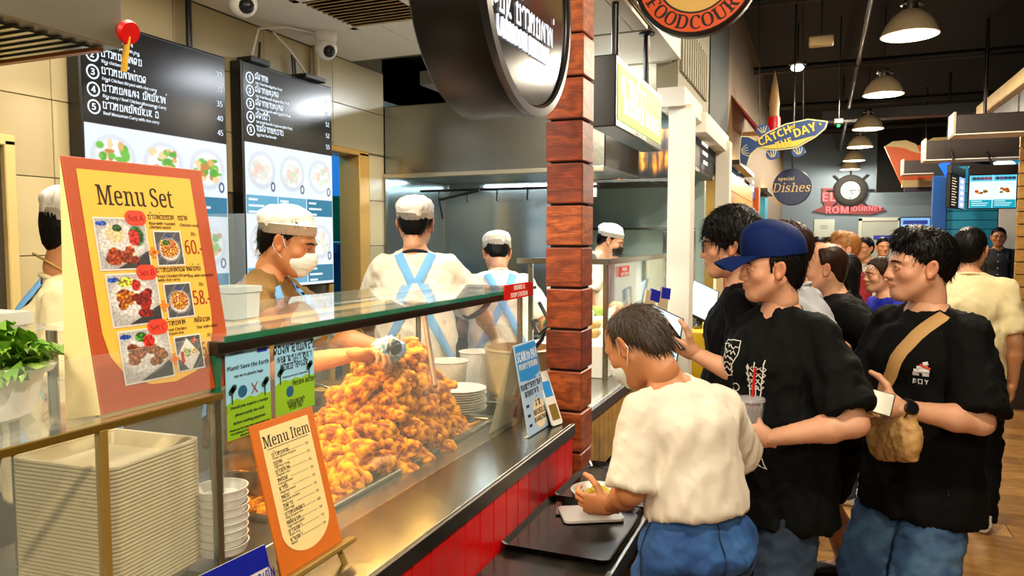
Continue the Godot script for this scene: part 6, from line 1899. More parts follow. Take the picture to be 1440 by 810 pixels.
	var far := [[-0.03, -8.7, 20, "short", M.tee, "small distant man in black at the left of the far group"], [0.13, -8.9, -20, "short", mat(Color(0.55, 0.12, 0.15), 0.8), "small distant man with a dark mask in a red top"], [0.2, -7.7, -60, "tied", mat(Color(0.7, 0.35, 0.4), 0.8), "small distant woman in pink behind the blond man"], [0.5, -8.9, -40, "short", M.whitetee, "small distant man in white with a backpack strap, right of the blond man"], [0.75, -10.5, 10, "short", M.greytee, "small distant man in grey near the far door"]]
	for q in far:
		P = person(q[5], Vector3(q[0], 0, q[1]), q[2], {"h": 1.7, "hair": q[3], "skin": tan1, "shirt": q[4], "pants": M.denim2, "cell": 0.022, "shoes": M.black})
		if q[5].contains("mask"): face_mask(P, M.black)
		if q[5].contains("backpack"):
			for s in [-1.0, 1.0]:
				var rays := []
				for k in 8: rays.append([P.nck + Vector3(s * 0.11, 0.02 - k * 0.045, 0.5), Vector3(0, -0.15, -1).normalized()])
				shirt_band(P, "backpack_strap", rays, 0.045, M.black)
	# the man with the sling bag
	P = person("young man in a black t-shirt with a tan sling bag and black watch", Vector3(0.352, 0, -2.89), -50, {"h": 1.70, "hyaw": -26.0, "hpitch": 0.0, "lean": 0.0, "hunch": 5.0, "fat": 1.02, "ease": 1.1, "skin": fair, "hair": "textured", "strands": 900, "slen": 0.022,
		"shirt": M.tee, "hem": 0.2, "sleeve": 0.92, "cuff": 0.094, "folds": 0.013, "pants": M.wear, "shoes": M.white, "cell": 0.0115, "legw": 1.25,
		"wL": Vector3(0.24, 1.14, -2.55), "pL": Vector3(0.6, -1.0, -0.4), "wR": Vector3(0.13, 1.1, -2.68), "pR": Vector3(-0.6, -1.0, -0.3), "handL": "hold", "handR": "hold", "dL": Vector3(-0.9, 0.2, 0.15), "nL": Vector3(-0.25, 0.1, -0.95), "dR": Vector3(-0.1, 0.25, 0.9), "nR": Vector3(0.9, 0.2, 0.1)})
	var rays := []
	for k in 18:
		var u := k / 17.0
		rays.append([P.nck + Vector3(lerpf(0.105, -0.09, u), lerpf(0.0, -0.44, u), 0.5), Vector3(0, -0.05, -1).normalized()])
	var bag := thing("sling_bag", "tan nylon sling bag worn across the chest of the young man", "bag", Vector3.ZERO)
	bag.transform = P.node.transform
	var bandp := []
	var bandn := []
	for r in rays:
		var q: Array = onshirt(P, r[0], r[1])
		bandp.append(q[0] + q[1] * 0.006)
		bandn.append(q[1])
	b = MB.new()
	b.strip(bandp, bandn, 0.045, 0.005)
	part("strap", b, M.tan, bag)
	var bm := F.new(Vector3(-0.16, -0.14, -0.08), Vector3(0.16, 0.14, 0.1), 0.007)
	bm.cap(Vector3(-0.07, -0.02, 0), Vector3(0.08, 0.0, 0), Vector2(0.085, 0.036), Vector2(0.07, 0.034), Vector3.UP, 0.03)
	bm.cap(Vector3(0.02, 0.03, 0), Vector3(0.07, 0.09, 0), Vector2(0.04, 0.03), Vector2(0.025, 0.02), Vector3.RIGHT, 0.03)
	var mm := bm.nets()
	fold(mm, 0.006, 3, Vector3(22, 22, 10))
	b = MB.new()
	b.raw(mm[0], mm[1], mm[2], Transform3D(Basis(Vector3.UP, -0.15), P.inv * Vector3(0.235, 1.045, -2.61)))
	part("pouch", b, M.tan, bag)
	# watch
	var wa: Array = P.arms[0]
	var ad: Vector3 = ((wa[2] - wa[1]) as Vector3).normalized()
	t = thing("wrist_watch", "black round watch on the wrist of the man with the sling bag", "watch", Vector3.ZERO)
	t.transform = P.node.transform * Transform3D(Basis(Quaternion(Vector3.UP, ad)), (wa[2] as Vector3).lerp(wa[1], 0.1))
	b = MB.new()
	b.lathe(PackedVector2Array([Vector2(0.0285, -0.011), Vector2(0.033, -0.011), Vector2(0.033, 0.011), Vector2(0.0285, 0.011)]), 24)
	part("strap", b, M.black, t)
	var od: Vector3 = t.basis.inverse() * Vector3(0.05, 0.35, 0.95)
	od = Vector3(od.x, 0, od.z).normalized()
	b = MB.new()
	b.lathe(PackedVector2Array([Vector2(0.0001, -0.004), Vector2(0.021, -0.004), Vector2(0.021, 0.005), Vector2(0.018, 0.008), Vector2(0.0001, 0.008)]), 24, Transform3D(Basis(Quaternion(Vector3.UP, od)), od * 0.033))
	part("case", b, M.black, t)
	phone(Vector3(0.152, 1.165, -2.525), Basis(Vector3(-0.9, 0.2, 0).cross(Vector3(-0.1, -0.3, -0.95)), Vector3(-0.9, 0.2, 0), Vector3(-0.1, -0.3, -0.95)).orthonormalized(), "grey phone held in both hands by the man with the sling bag", M.steel)
	# small emblem on his chest
	var eo: Vector3 = P.nck + Vector3(0.105, -0.2, 0)
	shirt_lines(P, "white_emblem", [[Vector2(-0.02, -0.01), Vector2(0.02, -0.012)], [Vector2(-0.016, 0.0), Vector2(0.022, 0.0)], [Vector2(-0.008, 0.01), Vector2(0.022, 0.012)], [Vector2(0.006, 0.022), Vector2(0.02, 0.026)]], eo, Vector3.RIGHT, Vector3(0, 0, -1), mat(Color(0.85, 0.85, 0.85), 0.7), 0.012)
	shirt_lines(P, "orange_emblem", [[Vector2(0.0, 0.02), Vector2(0.024, 0.008)]], eo + Vector3(0, 0, 0.002), Vector3.RIGHT, Vector3(0, 0, -1), mat(Color(0.85, 0.25, 0.08), 0.7), 0.007)
	shirt_lines(P, "emblem_lettering", [[Vector2(-0.02, -0.028), Vector2(-0.02, -0.042), Vector2(-0.012, -0.038), Vector2(-0.02, -0.035), Vector2(-0.013, -0.031), Vector2(-0.02, -0.028)], [Vector2(-0.006, -0.028), Vector2(-0.006, -0.042), Vector2(0.003, -0.042), Vector2(0.003, -0.028), Vector2(-0.006, -0.028)], [Vector2(0.009, -0.028), Vector2(0.013, -0.035), Vector2(0.013, -0.042)], [Vector2(0.013, -0.035), Vector2(0.018, -0.028)]], eo, Vector3.RIGHT, Vector3(0, 0, -1), mat(Color(0.85, 0.85, 0.85), 0.7), 0.0028)
	# cream t-shirt, back turned
	P = person("man in a cream t-shirt seen from behind, at the right of the aisle", Vector3(0.8, 0, -4.88), 172, {"h": 1.74, "hyaw": -12.0, "hpitch": -4.0, "skin": tan1, "hair": "short", "strands": 500, "shirt": M.creamtee, "hem": 0.16, "pants": M.tee, "shoes": M.white, "cell": 0.014, "ease": 1.04, "sleeve": 0.85})
	# the man in grey at the far counter
	P = person("man in a dark grey button shirt with backpack straps behind the right counter", Vector3(2.3, 0, -12.05), -8, {"h": 1.84, "skin": tan2, "hair": "short", "shirt": mat(Color(0.12, 0.125, 0.13), 0.8), "pants": M.denim2, "cell": 0.02, "shoes": M.black})
	for s in [-1.0, 1.0]:
		rays = []
		for k in 9: rays.append([P.nck + Vector3(s * 0.12, 0.02 - k * 0.05, 0.5), Vector3(0, -0.15, -1).normalized()])
		shirt_band(P, "backpack_strap", rays, 0.06, M.black)
	for k in 4:
		var q: Array = onshirt(P, P.nck + Vector3(0, -0.1 - 0.09 * k, 0.5), Vector3(0, 0, -1))
		b = MB.new()
		b.sphere(q[0] + q[1] * 0.004, Vector3(0.009, 0.009, 0.004), Basis(), 8)
		part("button", b, M.white, P.shirt)
	# kitchen staff
	P = person("cook at the left edge in white cap, face hidden by the menu stand", Vector3(-2.07, 0.12, -1.5), 146, {"h": 1.70, "skin": tan2, "hair": "short", "shirt": M.creamtee, "pants": M.tee, "shoes": M.black, "ease": 1.05, "hpitch": 10.0})
	apron(P, M.apron)
	chef_cap(P, M.capwhite, -0.1)
	b = MB.new()
	var pp := PackedVector3Array()
	for k in 25: pp.append(P.nck + P.b2 * Vector3(cos(TAU * k / 24) * 0.078, 0.01 - 0.045 * sin(TAU * k / 24), sin(TAU * k / 24) * 0.09))
	b.tube(pp, 0.0035, 6)
	part("necklace", b, M.gold, P.node)
	P = person("masked cook in an olive brown t-shirt reaching over the chicken heap", Vector3(-1.9, 0.12, -2.13), 112, {"h": 1.68, "hpitch": 18.0, "lean": 6.0, "hunch": 10.0, "skin": tan2, "hair": "short", "strands": 300, "shirt": M.browntee, "hem": 0.1, "pants": M.tee, "shoes": M.black, "ease": 1.1, "fat": 1.05, "cell": 0.0115, "sleeve": 0.95, "cuff": 0.095, "folds": 0.018,
		"wR": Vector3(-1.40, 1.285, -2.02), "pR": Vector3(-0.5, -1.0, -0.2), "handR": "hold", "dR": Vector3(0.9, 0.1, -0.15), "nR": Vector3(0.1, -0.9, 0.4), "wL": Vector3(-1.45, 1.25, -2.35)})
	apron(P, M.apron)
	chef_cap(P, M.capwhite, -0.22)
	face_mask(P, M.maskw)
	t = thing("food_bag", "crumpled white and blue plastic bag in the masked cook's hand", "bag", Vector3(-1.30, 1.30, -2.08))
	bm = F.new(Vector3(-0.07, -0.05, -0.06), Vector3(0.07, 0.06, 0.06), 0.006)
	bm.ball(Vector3.ZERO, Vector3(0.05, 0.035, 0.045), 0.01)
	mm = bm.nets()
	fold(mm, 0.016, 9, Vector3(24, 24, 24))
	b = MB.new()
	b.raw(mm[0], mm[1], mm[2], Transform3D())
	part("wrap", b, mat(Color(0.55, 0.7, 0.85), 0.25), t)
	b = MB.new()
	b.sphere(Vector3(0.03, 0.01, 0.02), Vector3(0.03, 0.03, 0.026), Basis(), 10)
	part("dark_end", b, mat(Color(0.1, 0.12, 0.2), 0.3), t)
	P = person("cook with back turned, blue apron straps crossed over a white t-shirt", Vector3(-1.80, 0.12, -3.13), -152, {"h": 1.76, "sw": 0.9, "hpitch": 10.0, "hyaw": -6.0, "skin": tan1, "hair": "short", "strands": 600, "slen": 0.02, "shirt": M.whitetee, "hem": 0.14, "pants": M.tee, "shoes": M.black, "cell": 0.0115, "ease": 1.04, "sleeve": 0.85, "cuff": 0.085, "trim": mat(Color(0.03, 0.05, 0.2), 0.8), "folds": 0.013, "collarmat": mat(Color(0.03, 0.03, 0.06), 0.8),
		"wR": Vector3(-1.6, 1.15, -3.6), "wL": Vector3(-2.2, 1.15, -3.35)})
	apron(P, M.apron)
	chef_cap(P, M.capwhite, -0.3)
	face_mask(P, M.black)
	P = person("shorter cook with head bowed, white cap and t-shirt, beside the wooden pillar", Vector3(-1.66, 0.12, -3.84), -150, {"h": 1.62, "hpitch": 30.0, "lean": 8.0, "hunch": 16.0, "skin": tan1, "hair": "short", "shirt": M.whitetee, "pants": M.tee, "shoes": M.black, "ease": 1.05, "wR": Vector3(-1.6, 1.1, -4.2), "wL": Vector3(-1.95, 1.1, -4.1)})
	apron(P, M.apron)
	chef_cap(P, M.capwhite, -0.25)
	P = person("cook of the second stall in white with black mask, looking down", Vector3(-1.72, 0.12, -5.75), 100, {"h": 1.7, "hpitch": 22.0, "lean": 10.0, "hunch": 14.0, "skin": tan1, "hair": "short", "shirt": M.whitetee, "pants": M.tee, "shoes": M.black, "ease": 1.05, "cell": 0.016})
	chef_cap(P, M.capwhite, -0.2)
	face_mask(P, M.black)

func doodle() -> Array:   # loose line drawing: a vase with leaves, a basket, beans and a hand
	var r := []
	for k in 5:
		var y := 0.06 - 0.018 * k
		var l := []
		for i in 9: l.append(Vector2(-0.1 + i * 0.009, y + 0.006 * sin(i * 1.9 + k)))
		r.append(l)
	r.append([Vector2(-0.105, 0.075), Vector2(-0.03, 0.085), Vector2(-0.02, 0.04), Vector2(-0.05, -0.03), Vector2(-0.09, -0.04), Vector2(-0.105, 0.0), Vector2(-0.105, 0.075)])
	r.append([Vector2(0.03, -0.1), Vector2(0.035, -0.15), Vector2(0.085, -0.145), Vector2(0.09, -0.09), Vector2(0.03, -0.1)])
	for k in 3:
		var x := 0.05 + 0.014 * k
		r.append([Vector2(x, -0.095), Vector2(x + 0.006 * (k - 1), -0.04), Vector2(x + 0.018 * (k - 1), 0.02 + 0.01 * k)])
		for j in 4:
			for s in [-1.0, 1.0]:
				var a := Vector2(x + 0.014 * (k - 1) * j * 0.3, -0.06 + 0.02 * j)
				r.append([a, a + Vector2(s * 0.012, 0.012), a + Vector2(s * 0.004, 0.016)])
	for k in 4:
		var q := Vector2(-0.035 - 0.008 * (k % 2), -0.07 - 0.035 * k)
		var l := []
		for i in 9: l.append(q + Vector2(cos(i * TAU / 8) * 0.022, sin(i * TAU / 8) * 0.013).rotated(k * 0.7))
		r.append(l)
	r.append([Vector2(-0.08, -0.23), Vector2(0.0, -0.215), Vector2(0.05, -0.23), Vector2(0.1, -0.28), Vector2(0.115, -0.31), Vector2(0.08, -0.3), Vector2(0.04, -0.27), Vector2(0.03, -0.3), Vector2(0.0, -0.27), Vector2(-0.02, -0.3), Vector2(-0.05, -0.265), Vector2(-0.085, -0.27), Vector2(-0.08, -0.23)])
	return r
var M := {}
var taken := {}

func numbered(called: String) -> String:
	var k: int = taken.get(called, 0)
	taken[called] = k + 1
	return called if k == 0 else "%s_%03d" % [called, k]

func thing(called: String, label: String, category: String, at := Vector3.ZERO, turn := 0.0, group := "") -> Node3D:
	var o := Node3D.new()
	o.name = numbered(called)
	add_child(o, true)
	o.position = at
	o.rotation.y = turn
	tag(o, label, category, group)
	return o

func tag(o: Node3D, label: String, category: String, group := "") -> void:
	o.set_meta("label", label)
	o.set_meta("category", category)
	if group: o.set_meta("group", group)

func part(called: String, mb, mat: Material, parent: Node3D, label := "") -> MeshInstance3D:
	var o := MeshInstance3D.new()
	o.name = called
	o.mesh = mb.mesh(mat) if mb is MB else mb
	if not mb is MB: o.material_override = mat
	parent.add_child(o, true)
	if label: o.set_meta("label", label)
	return o

func struct(called: String, mb: MB, mat: Material) -> MeshInstance3D:
	var o := MeshInstance3D.new()
	o.name = numbered(called)
	o.mesh = mb.mesh(mat)
	add_child(o, true)
	o.set_meta("kind", "structure")
	return o

func copy(o: Node3D, label := "", at = null) -> Node3D:
	var c: Node3D = o.duplicate()
	c.name = numbered(String(o.name).rstrip("0123456789").trim_suffix("_"))
	add_child(c, true)
	if label: c.set_meta("label", label)
	if at != null: c.position = at
	return c

func mat(c: Color, rough := 0.6, metal := 0.0, name_ := "") -> StandardMaterial3D:
	var m := StandardMaterial3D.new()
	m.albedo_color = c; m.roughness = rough; m.metallic = metal
	m.resource_name = name_
	return m

func glow(c: Color, e: float) -> StandardMaterial3D:
	var m := mat(c.darkened(0.75), 0.5)
	m.emission_enabled = true
	m.emission = c
	m.emission_energy_multiplier = e
	return m

func glass(c: Color, a: float) -> StandardMaterial3D:
	var m := mat(Color(c.r, c.g, c.b, a), 0.03)
	m.transparency = BaseMaterial3D.TRANSPARENCY_ALPHA
	return m

func noise(freq: float, sd: int, type := FastNoiseLite.TYPE_SIMPLEX_SMOOTH) -> FastNoiseLite:
	var n := FastNoiseLite.new()
	n.noise_type = type; n.frequency = freq; n.seed = sd
	return n

# a tiling texture painted from a function of (x, y) in 0..1 to a colour
func tex(w: int, h: int, fn: Callable) -> ImageTexture:
	var im := Image.create(w, h, false, Image.FORMAT_RGB8)
	for y in h:
		for x in w: im.set_pixel(x, y, fn.call(float(x) / w, float(y) / h))
	return ImageTexture.create_from_image(im)

func relief(m: StandardMaterial3D, freq: float, scale: float, tile: float, sd := 1, ridged := false, stretch := Vector3.ONE) -> StandardMaterial3D:
	var n := noise(freq, sd)
	if ridged: n.fractal_type = FastNoiseLite.FRACTAL_RIDGED
	var t := NoiseTexture2D.new()
	t.width = 256; t.height = 256; t.seamless = true; t.noise = n; t.as_normal_map = true; t.bump_strength = scale
	m.normal_enabled = true
	m.normal_texture = t
	m.uv1_triplanar = true
	m.uv1_scale = stretch / tile
	return m

# ------------------------------------------------------------------ people
var HEAD := []        # [verts, normals, index, colours] of a bare head with neck, origin between the eyes at ear depth, +z is where it looks
var HANDS := {}       # pose -> [verts, normals, index], right hand: wrist at the origin, fingers along +y, palm towards +z, thumb on +x
var HAIR := {}        # style -> hair mesh data
var SHOE := []
var wr := FastNoiseLite.new()

func make_head() -> void:
	var g := F.new(Vector3(-0.098, -0.2, -0.125), Vector3(0.098, 0.135, 0.125), 0.0034)
	g.ball(Vector3(0, 0.036, -0.014), Vector3(0.0755, 0.083, 0.094), 0.02)
	g.ball(Vector3(0, -0.01, 0.03), Vector3(0.066, 0.085, 0.056), 0.03)
	g.ball(Vector3(0, -0.062, 0.03), Vector3(0.05, 0.052, 0.056), 0.03)
	g.ball(Vector3(0, -0.096, 0.067), Vector3(0.021, 0.018, 0.019), 0.03)
	for s in [-1.0, 1.0]:
		g.cap(Vector3(s * 0.056, -0.045, -0.005), Vector3(s * 0.022, -0.097, 0.055), Vector2(0.016, 0.016), Vector2(0.014, 0.014), Vector3.UP, 0.03)
		g.ball(Vector3(s * 0.045, -0.026, 0.055), Vector3(0.021, 0.018, 0.02), 0.025)
		g.cap(Vector3(s * 0.012, 0.021, 0.085), Vector3(s * 0.05, 0.02, 0.066), Vector2(0.009, 0.009), Vector2(0.008, 0.008), Vector3.UP, 0.018)
		g.ball(Vector3(s * 0.0315, 0.0, 0.092), Vector3(0.0185, 0.0125, 0.013), 0.012, true)
	g.cap(Vector3(0, 0.013, 0.084), Vector3(0, -0.032, 0.103), Vector2(0.0085, 0.009), Vector2(0.012, 0.0105), Vector3.RIGHT, 0.014)
	for s in [-1.0, 1.0]:
		g.ball(Vector3(s * 0.0125, -0.035, 0.093), Vector3(0.0085, 0.0085, 0.012), 0.008)
		g.ball(Vector3(s * 0.0315, 0.0, 0.0735), Vector3(0.0135, 0.0125, 0.0125), 0.003)
		var up := [Vector3(0.016, -0.001, 0.0825), Vector3(0.024, 0.006, 0.0865), Vector3(0.034, 0.0075, 0.0855), Vector3(0.046, 0.0, 0.077)]
		var dn := [Vector3(0.017, -0.003, 0.0825), Vector3(0.026, -0.0075, 0.085), Vector3(0.036, -0.0075, 0.0835), Vector3(0.046, -0.001, 0.077)]
		for k in 3:
			g.cap(up[k] * Vector3(s, 1, 1), up[k + 1] * Vector3(s, 1, 1), Vector2(0.0035, 0.0035), Vector2(0.0035, 0.0035), Vector3.UP, 0.004)
			g.cap(dn[k] * Vector3(s, 1, 1), dn[k + 1] * Vector3(s, 1, 1), Vector2(0.003, 0.003), Vector2(0.003, 0.003), Vector3.UP, 0.005)
		g.cap(Vector3(s * 0.001, -0.0565, 0.0935), Vector3(s * 0.023, -0.0605, 0.083), Vector2(0.006, 0.0045), Vector2(0.003, 0.003), Vector3.UP, 0.006)
		g.cap(Vector3(s * 0.001, -0.068, 0.0915), Vector3(s * 0.021, -0.0625, 0.083), Vector2(0.0065, 0.0055), Vector2(0.003, 0.003), Vector3.UP, 0.006)
		var er := Basis.from_euler(Vector3(-0.25, s * -0.35, s * -0.12))
		g.cap2(Vector3(s * 0.081, -0.006, -0.012), er, Vector3(0.0085, 0.032, 0.0185), 0.006, false)
		g.cap2(Vector3(s * 0.0885, -0.002, -0.008), er, Vector3(0.006, 0.021, 0.0105), 0.004, true)
		g.ball(Vector3(s * 0.081, -0.031, -0.004), Vector3(0.006, 0.009, 0.008), 0.008)
	g.cap(Vector3(0, -0.05, -0.03), Vector3(0, -0.115, -0.04), Vector2(0.052, 0.054), Vector2(0.05, 0.052), Vector3.RIGHT, 0.035)
	var m := g.nets()
	var cs := PackedColorArray()
	for p: Vector3 in m[0]:
		var c := Color(1, 1, 1)
		var lip := exp(-pow((p.y + 0.062) / 0.0085, 2.0) - pow(p.x / 0.02, 2.0)) if p.z > 0.074 else 0.0
		c = c.lerp(Color(0.86, 0.45, 0.42), lip * 0.9)
		var ck := exp(-(Vector2(absf(p.x) - 0.045, p.y + 0.028).length_squared()) / 0.0008) if p.z > 0.02 else 0.0
		c = c.lerp(Color(1.0, 0.8, 0.72), ck * 0.6)
		if p.z > 0.06: c = c.lerp(Color(0.5, 0.36, 0.3), 0.75 * exp(-pow((p.y + 0.0625) / 0.002, 2.0) - pow(p.x / 0.02, 4.0)))
		if absf(p.x) > 0.072: c = c.lerp(Color(0.95, 0.66, 0.56), 0.6)
		cs.append(c)
	m.append(cs)
	HEAD = m

func make_hand(curl: Array, thumb: Array, spread := 1.0) -> Array:
	var g := F.new(Vector3(-0.055, -0.03, -0.03), Vector3(0.1, 0.2, 0.1), 0.0036)
	g.cap(Vector3(0, 0.012, 0), Vector3(0.001, 0.082, 0), Vector2(0.03, 0.017), Vector2(0.039, 0.0125), Vector3.RIGHT, 0.01)
	g.cap(Vector3(0, -0.03, 0), Vector3(0, 0.015, 0), Vector2(0.026, 0.02), Vector2(0.028, 0.018), Vector3.RIGHT, 0.02)
	g.ball(Vector3(0.022, 0.03, 0.008), Vector3(0.017, 0.03, 0.014), 0.015)
	g.ball(Vector3(-0.02, 0.03, 0.006), Vector3(0.014, 0.03, 0.012), 0.015)
	var bs := [Vector3(0.029, 0.09, 0), Vector3(0.010, 0.094, 0), Vector3(-0.010, 0.09, 0), Vector3(-0.028, 0.081, 0)]
	var ln := [0.072, 0.08, 0.074, 0.058]
	for f in 4:
		var p: Vector3 = bs[f]
		var tilt := (0.09 - 0.075 * f) * spread
		var ang := 0.0
		for k in 3:
			ang += float(curl[f]) * [1.0, 1.15, 0.8][k]
			var q: Vector3 = p + Vector3(sin(-tilt) * -1.0 * cos(ang), cos(ang), sin(ang)).normalized() * float(ln[f]) * [0.45, 0.31, 0.24][k]
			var r := [0.0094, 0.0085, 0.0077, 0.0070]
			var rs := 0.88 if f == 3 else 1.0
			g.cap(p, q, Vector2.ONE * r[k] * rs, Vector2.ONE * r[k + 1] * rs, Vector3.RIGHT, 0.0035)
			p = q
	var tp := Vector3(0.024, 0.024, 0.004)
	for k in 3:
		var q: Vector3 = tp + (thumb[k] as Vector3).normalized() * [0.042, 0.034, 0.027][k]
		g.cap(tp, q, Vector2.ONE * [0.0145, 0.0108, 0.0098][k], Vector2.ONE * [0.0112, 0.0098, 0.0082][k], Vector3.RIGHT, 0.005)
		tp = q
	return g.nets()

func make_shoe() -> void:
	var g := F.new(Vector3(-0.06, -0.005, -0.1), Vector3(0.06, 0.12, 0.21), 0.008)
	g.cap(Vector3(0, 0.035, -0.04), Vector3(0, 0.03, 0.14), Vector2(0.036, 0.036), Vector2(0.043, 0.03), Vector3.RIGHT, 0.02)
	g.cap(Vector3(0, 0.05, -0.035), Vector3(0, 0.1, -0.03), Vector2(0.04, 0.05), Vector2(0.043, 0.05), Vector3.RIGHT, 0.03, 0.01)
	g.ball(Vector3(0, 0.05, 0.06), Vector3(0.035, 0.03, 0.07), 0.03)
	g.cut(Vector3(0, 0.002, 0), Vector3.DOWN)
	SHOE = g.nets()

# hair: swellings over the skull minus the face; styles differ in where it stops and how it clumps
func make_hair(style: String) -> Array:
	if HAIR.has(style): return HAIR[style]
	var g := F.new(Vector3(-0.125, -0.33 if style == "long" else -0.13, -0.15), Vector3(0.125, 0.17, 0.14), 0.0045)
	var amp := 0.004
	match style:
		"textured":
			g.ball(Vector3(0, 0.048, -0.018), Vector3(0.083, 0.088, 0.1), 0.02)
			g.ball(Vector3(0, 0.105, 0.03), Vector3(0.06, 0.034, 0.055), 0.03)
			g.ball(Vector3(0, 0.015, -0.066), Vector3(0.066, 0.072, 0.046), 0.03)
			for k in 9:
				g.cap(Vector3(-0.056 + 0.014 * k, 0.11, 0.05), Vector3(-0.06 + 0.015 * k + 0.006 * (k % 2), 0.066 + 0.012 * (k % 3), 0.088 - 0.0009 * (k - 4) * (k - 4)), Vector2(0.012, 0.014), Vector2(0.004, 0.004), Vector3.RIGHT, 0.008)
			g.ball(Vector3(0, -0.03, 0.085), Vector3(0.11, 0.083, 0.062), 0.006, true)
			amp = 0.006
		"fringe":
			g.ball(Vector3(0, 0.05, -0.012), Vector3(0.093, 0.098, 0.108), 0.02)
			g.ball(Vector3(0, 0.02, -0.06), Vector3(0.08, 0.08, 0.06), 0.03)
			for k in 8: g.cap(Vector3(-0.06 + 0.017 * k, 0.1, 0.05), Vector3(-0.066 + 0.019 * k, 0.046 + 0.006 * (k % 2), 0.095 - 0.0016 * (k - 3.5) * (k - 3.5)), Vector2(0.016, 0.012), Vector2(0.009, 0.004), Vector3.RIGHT, 0.008)
			g.ball(Vector3(0, -0.05, 0.085), Vector3(0.11, 0.09, 0.066), 0.006, true)
			amp = 0.007
		"short":
			g.ball(Vector3(0, 0.042, -0.017), Vector3(0.081, 0.087, 0.1), 0.02)
			g.ball(Vector3(0, 0.0, -0.07), Vector3(0.066, 0.075, 0.042), 0.03)
			g.ball(Vector3(0, -0.03, 0.075), Vector3(0.12, 0.1, 0.07), 0.008, true)
			amp = 0.003
		"receding":
			g.ball(Vector3(0, 0.038, -0.017), Vector3(0.079, 0.078, 0.098), 0.02)
			g.ball(Vector3(0, -0.01, -0.07), Vector3(0.064, 0.075, 0.04), 0.03)
			g.ball(Vector3(0, 0.02, 0.085), Vector3(0.12, 0.14, 0.085), 0.008, true)
			g.ball(Vector3(0, 0.12, 0.0), Vector3(0.062, 0.03, 0.075), 0.008, true)
			amp = 0.002
		"undercap":
			g.ball(Vector3(0, 0.03, -0.02), Vector3(0.082, 0.078, 0.098), 0.02)
			g.ball(Vector3(0, -0.015, -0.065), Vector3(0.07, 0.07, 0.048), 0.03)
			g.ball(Vector3(0, -0.05, 0.07), Vector3(0.12, 0.14, 0.077), 0.008, true)
			for s in [-1.0, 1.0]: g.cap(Vector3(s * 0.073, 0.03, 0.012), Vector3(s * 0.072, -0.016, 0.012), Vector2(0.004, 0.012), Vector2(0.002, 0.006), Vector3.RIGHT, 0.01)
			amp = 0.0035
		"long":
			g.ball(Vector3(0, 0.045, -0.015), Vector3(0.09, 0.092, 0.105), 0.02)
			g.cap(Vector3(0, 0.02, -0.05), Vector3(0, -0.26, -0.075), Vector2(0.088, 0.07), Vector2(0.075, 0.035), Vector3.RIGHT, 0.03)
			for s in [-1.0, 1.0]: g.cap(Vector3(s * 0.07, 0.03, 0.03), Vector3(s * 0.075, -0.24, 0.01), Vector2(0.018, 0.035), Vector2(0.012, 0.02), Vector3.RIGHT, 0.02)
			g.ball(Vector3(0, -0.06, 0.09), Vector3(0.062, 0.11, 0.075), 0.008, true)
			amp = 0.004
		"tied":
			g.ball(Vector3(0, 0.042, -0.015), Vector3(0.085, 0.088, 0.103), 0.02)
			g.ball(Vector3(0, 0.03, -0.12), Vector3(0.04, 0.045, 0.035), 0.015)
			g.ball(Vector3(0, -0.03, 0.08), Vector3(0.12, 0.11, 0.066), 0.008, true)
	if style != "long": g.ball(Vector3(0, -0.13, 0.02), Vector3(0.12, 0.085, 0.1), 0.01, true)
	for s in [-1.0, 1.0]:
		if style not in ["long", "fringe"]: g.ball(Vector3(s * 0.09, -0.008, -0.008), Vector3(0.022, 0.036, 0.022), 0.006, true)
	var m := g.nets()
	var vs: PackedVector3Array = m[0]
	var ns: PackedVector3Array = m[1]
	wr.fractal_type = FastNoiseLite.FRACTAL_RIDGED
	wr.frequency = 1.0
	for i in vs.size():
		var p := vs[i]
		var az := atan2(p.x, p.z + 0.01)
		vs[i] += ns[i] * amp * wr.get_noise_3d(az * 9.0, p.y * 12.0 + 3.0, p.length() * 20.0)
	m[0] = vs
	renorm(m)
	HAIR[style] = m
	return m

# loose strands lying along the hair, so that the outline is not smooth
func strands(mb: MB, hm: Array, count: int, seed_: int, ln := 0.035) -> void:
	var r := RandomNumberGenerator.new()
	r.seed = seed_
	var vs: PackedVector3Array = hm[0]
	var ns: PackedVector3Array = hm[1]
	for q in count:
		var i := r.randi() % vs.size()
		var p := vs[i]
		var nn := ns[i]
		var flow := Vector3(p.x * 2.0, -0.9 + p.y * 4.0, p.z * 2.5 + (0.35 if p.y > 0.07 else 0.0)) + Vector3(r.randf_range(-0.4, 0.4), r.randf_range(-0.3, 0.3), r.randf_range(-0.4, 0.4))
		flow = (flow - nn * flow.dot(nn)).normalized()
		var sd := flow.cross(nn).normalized() * r.randf_range(0.0012, 0.0024)
		var l := ln * r.randf_range(0.5, 1.3)
		var f := mb.v.size()
		for k in 4:
			var t := k / 3.0
			var c := p + flow * l * t + nn * (0.0015 + 0.006 * t * t - 0.004 * (1.0 - t)) + Vector3(0, -0.25 * l * t * t, 0)
			var w := 1.0 - t * 0.85
			mb.vert(c - sd * w, (nn - sd.normalized() * 0.6).normalized())
			mb.vert(c + nn * 0.0015 * w, nn)
			mb.vert(c + sd * w, (nn + sd.normalized() * 0.6).normalized())
		for k in 3:
			for e in 2:
				var a := f + k * 3 + e
				mb.ix.append_array(PackedInt32Array([a, a + 1, a + 4, a, a + 4, a + 3]))

func ik(a: Vector3, b: Vector3, l1: float, l2: float, pole: Vector3) -> Array:
	var d := b - a
	var l := minf(d.length(), (l1 + l2) * 0.998)
	var dn := d.normalized()
	b = a + dn * l
	var x := (l1 * l1 - l2 * l2 + l * l) / (2.0 * l)
	var y := sqrt(maxf(l1 * l1 - x * x, 0.0))
	var pp := (pole - dn * pole.dot(dn)).normalized()
	return [a + dn * x + pp * y, b]

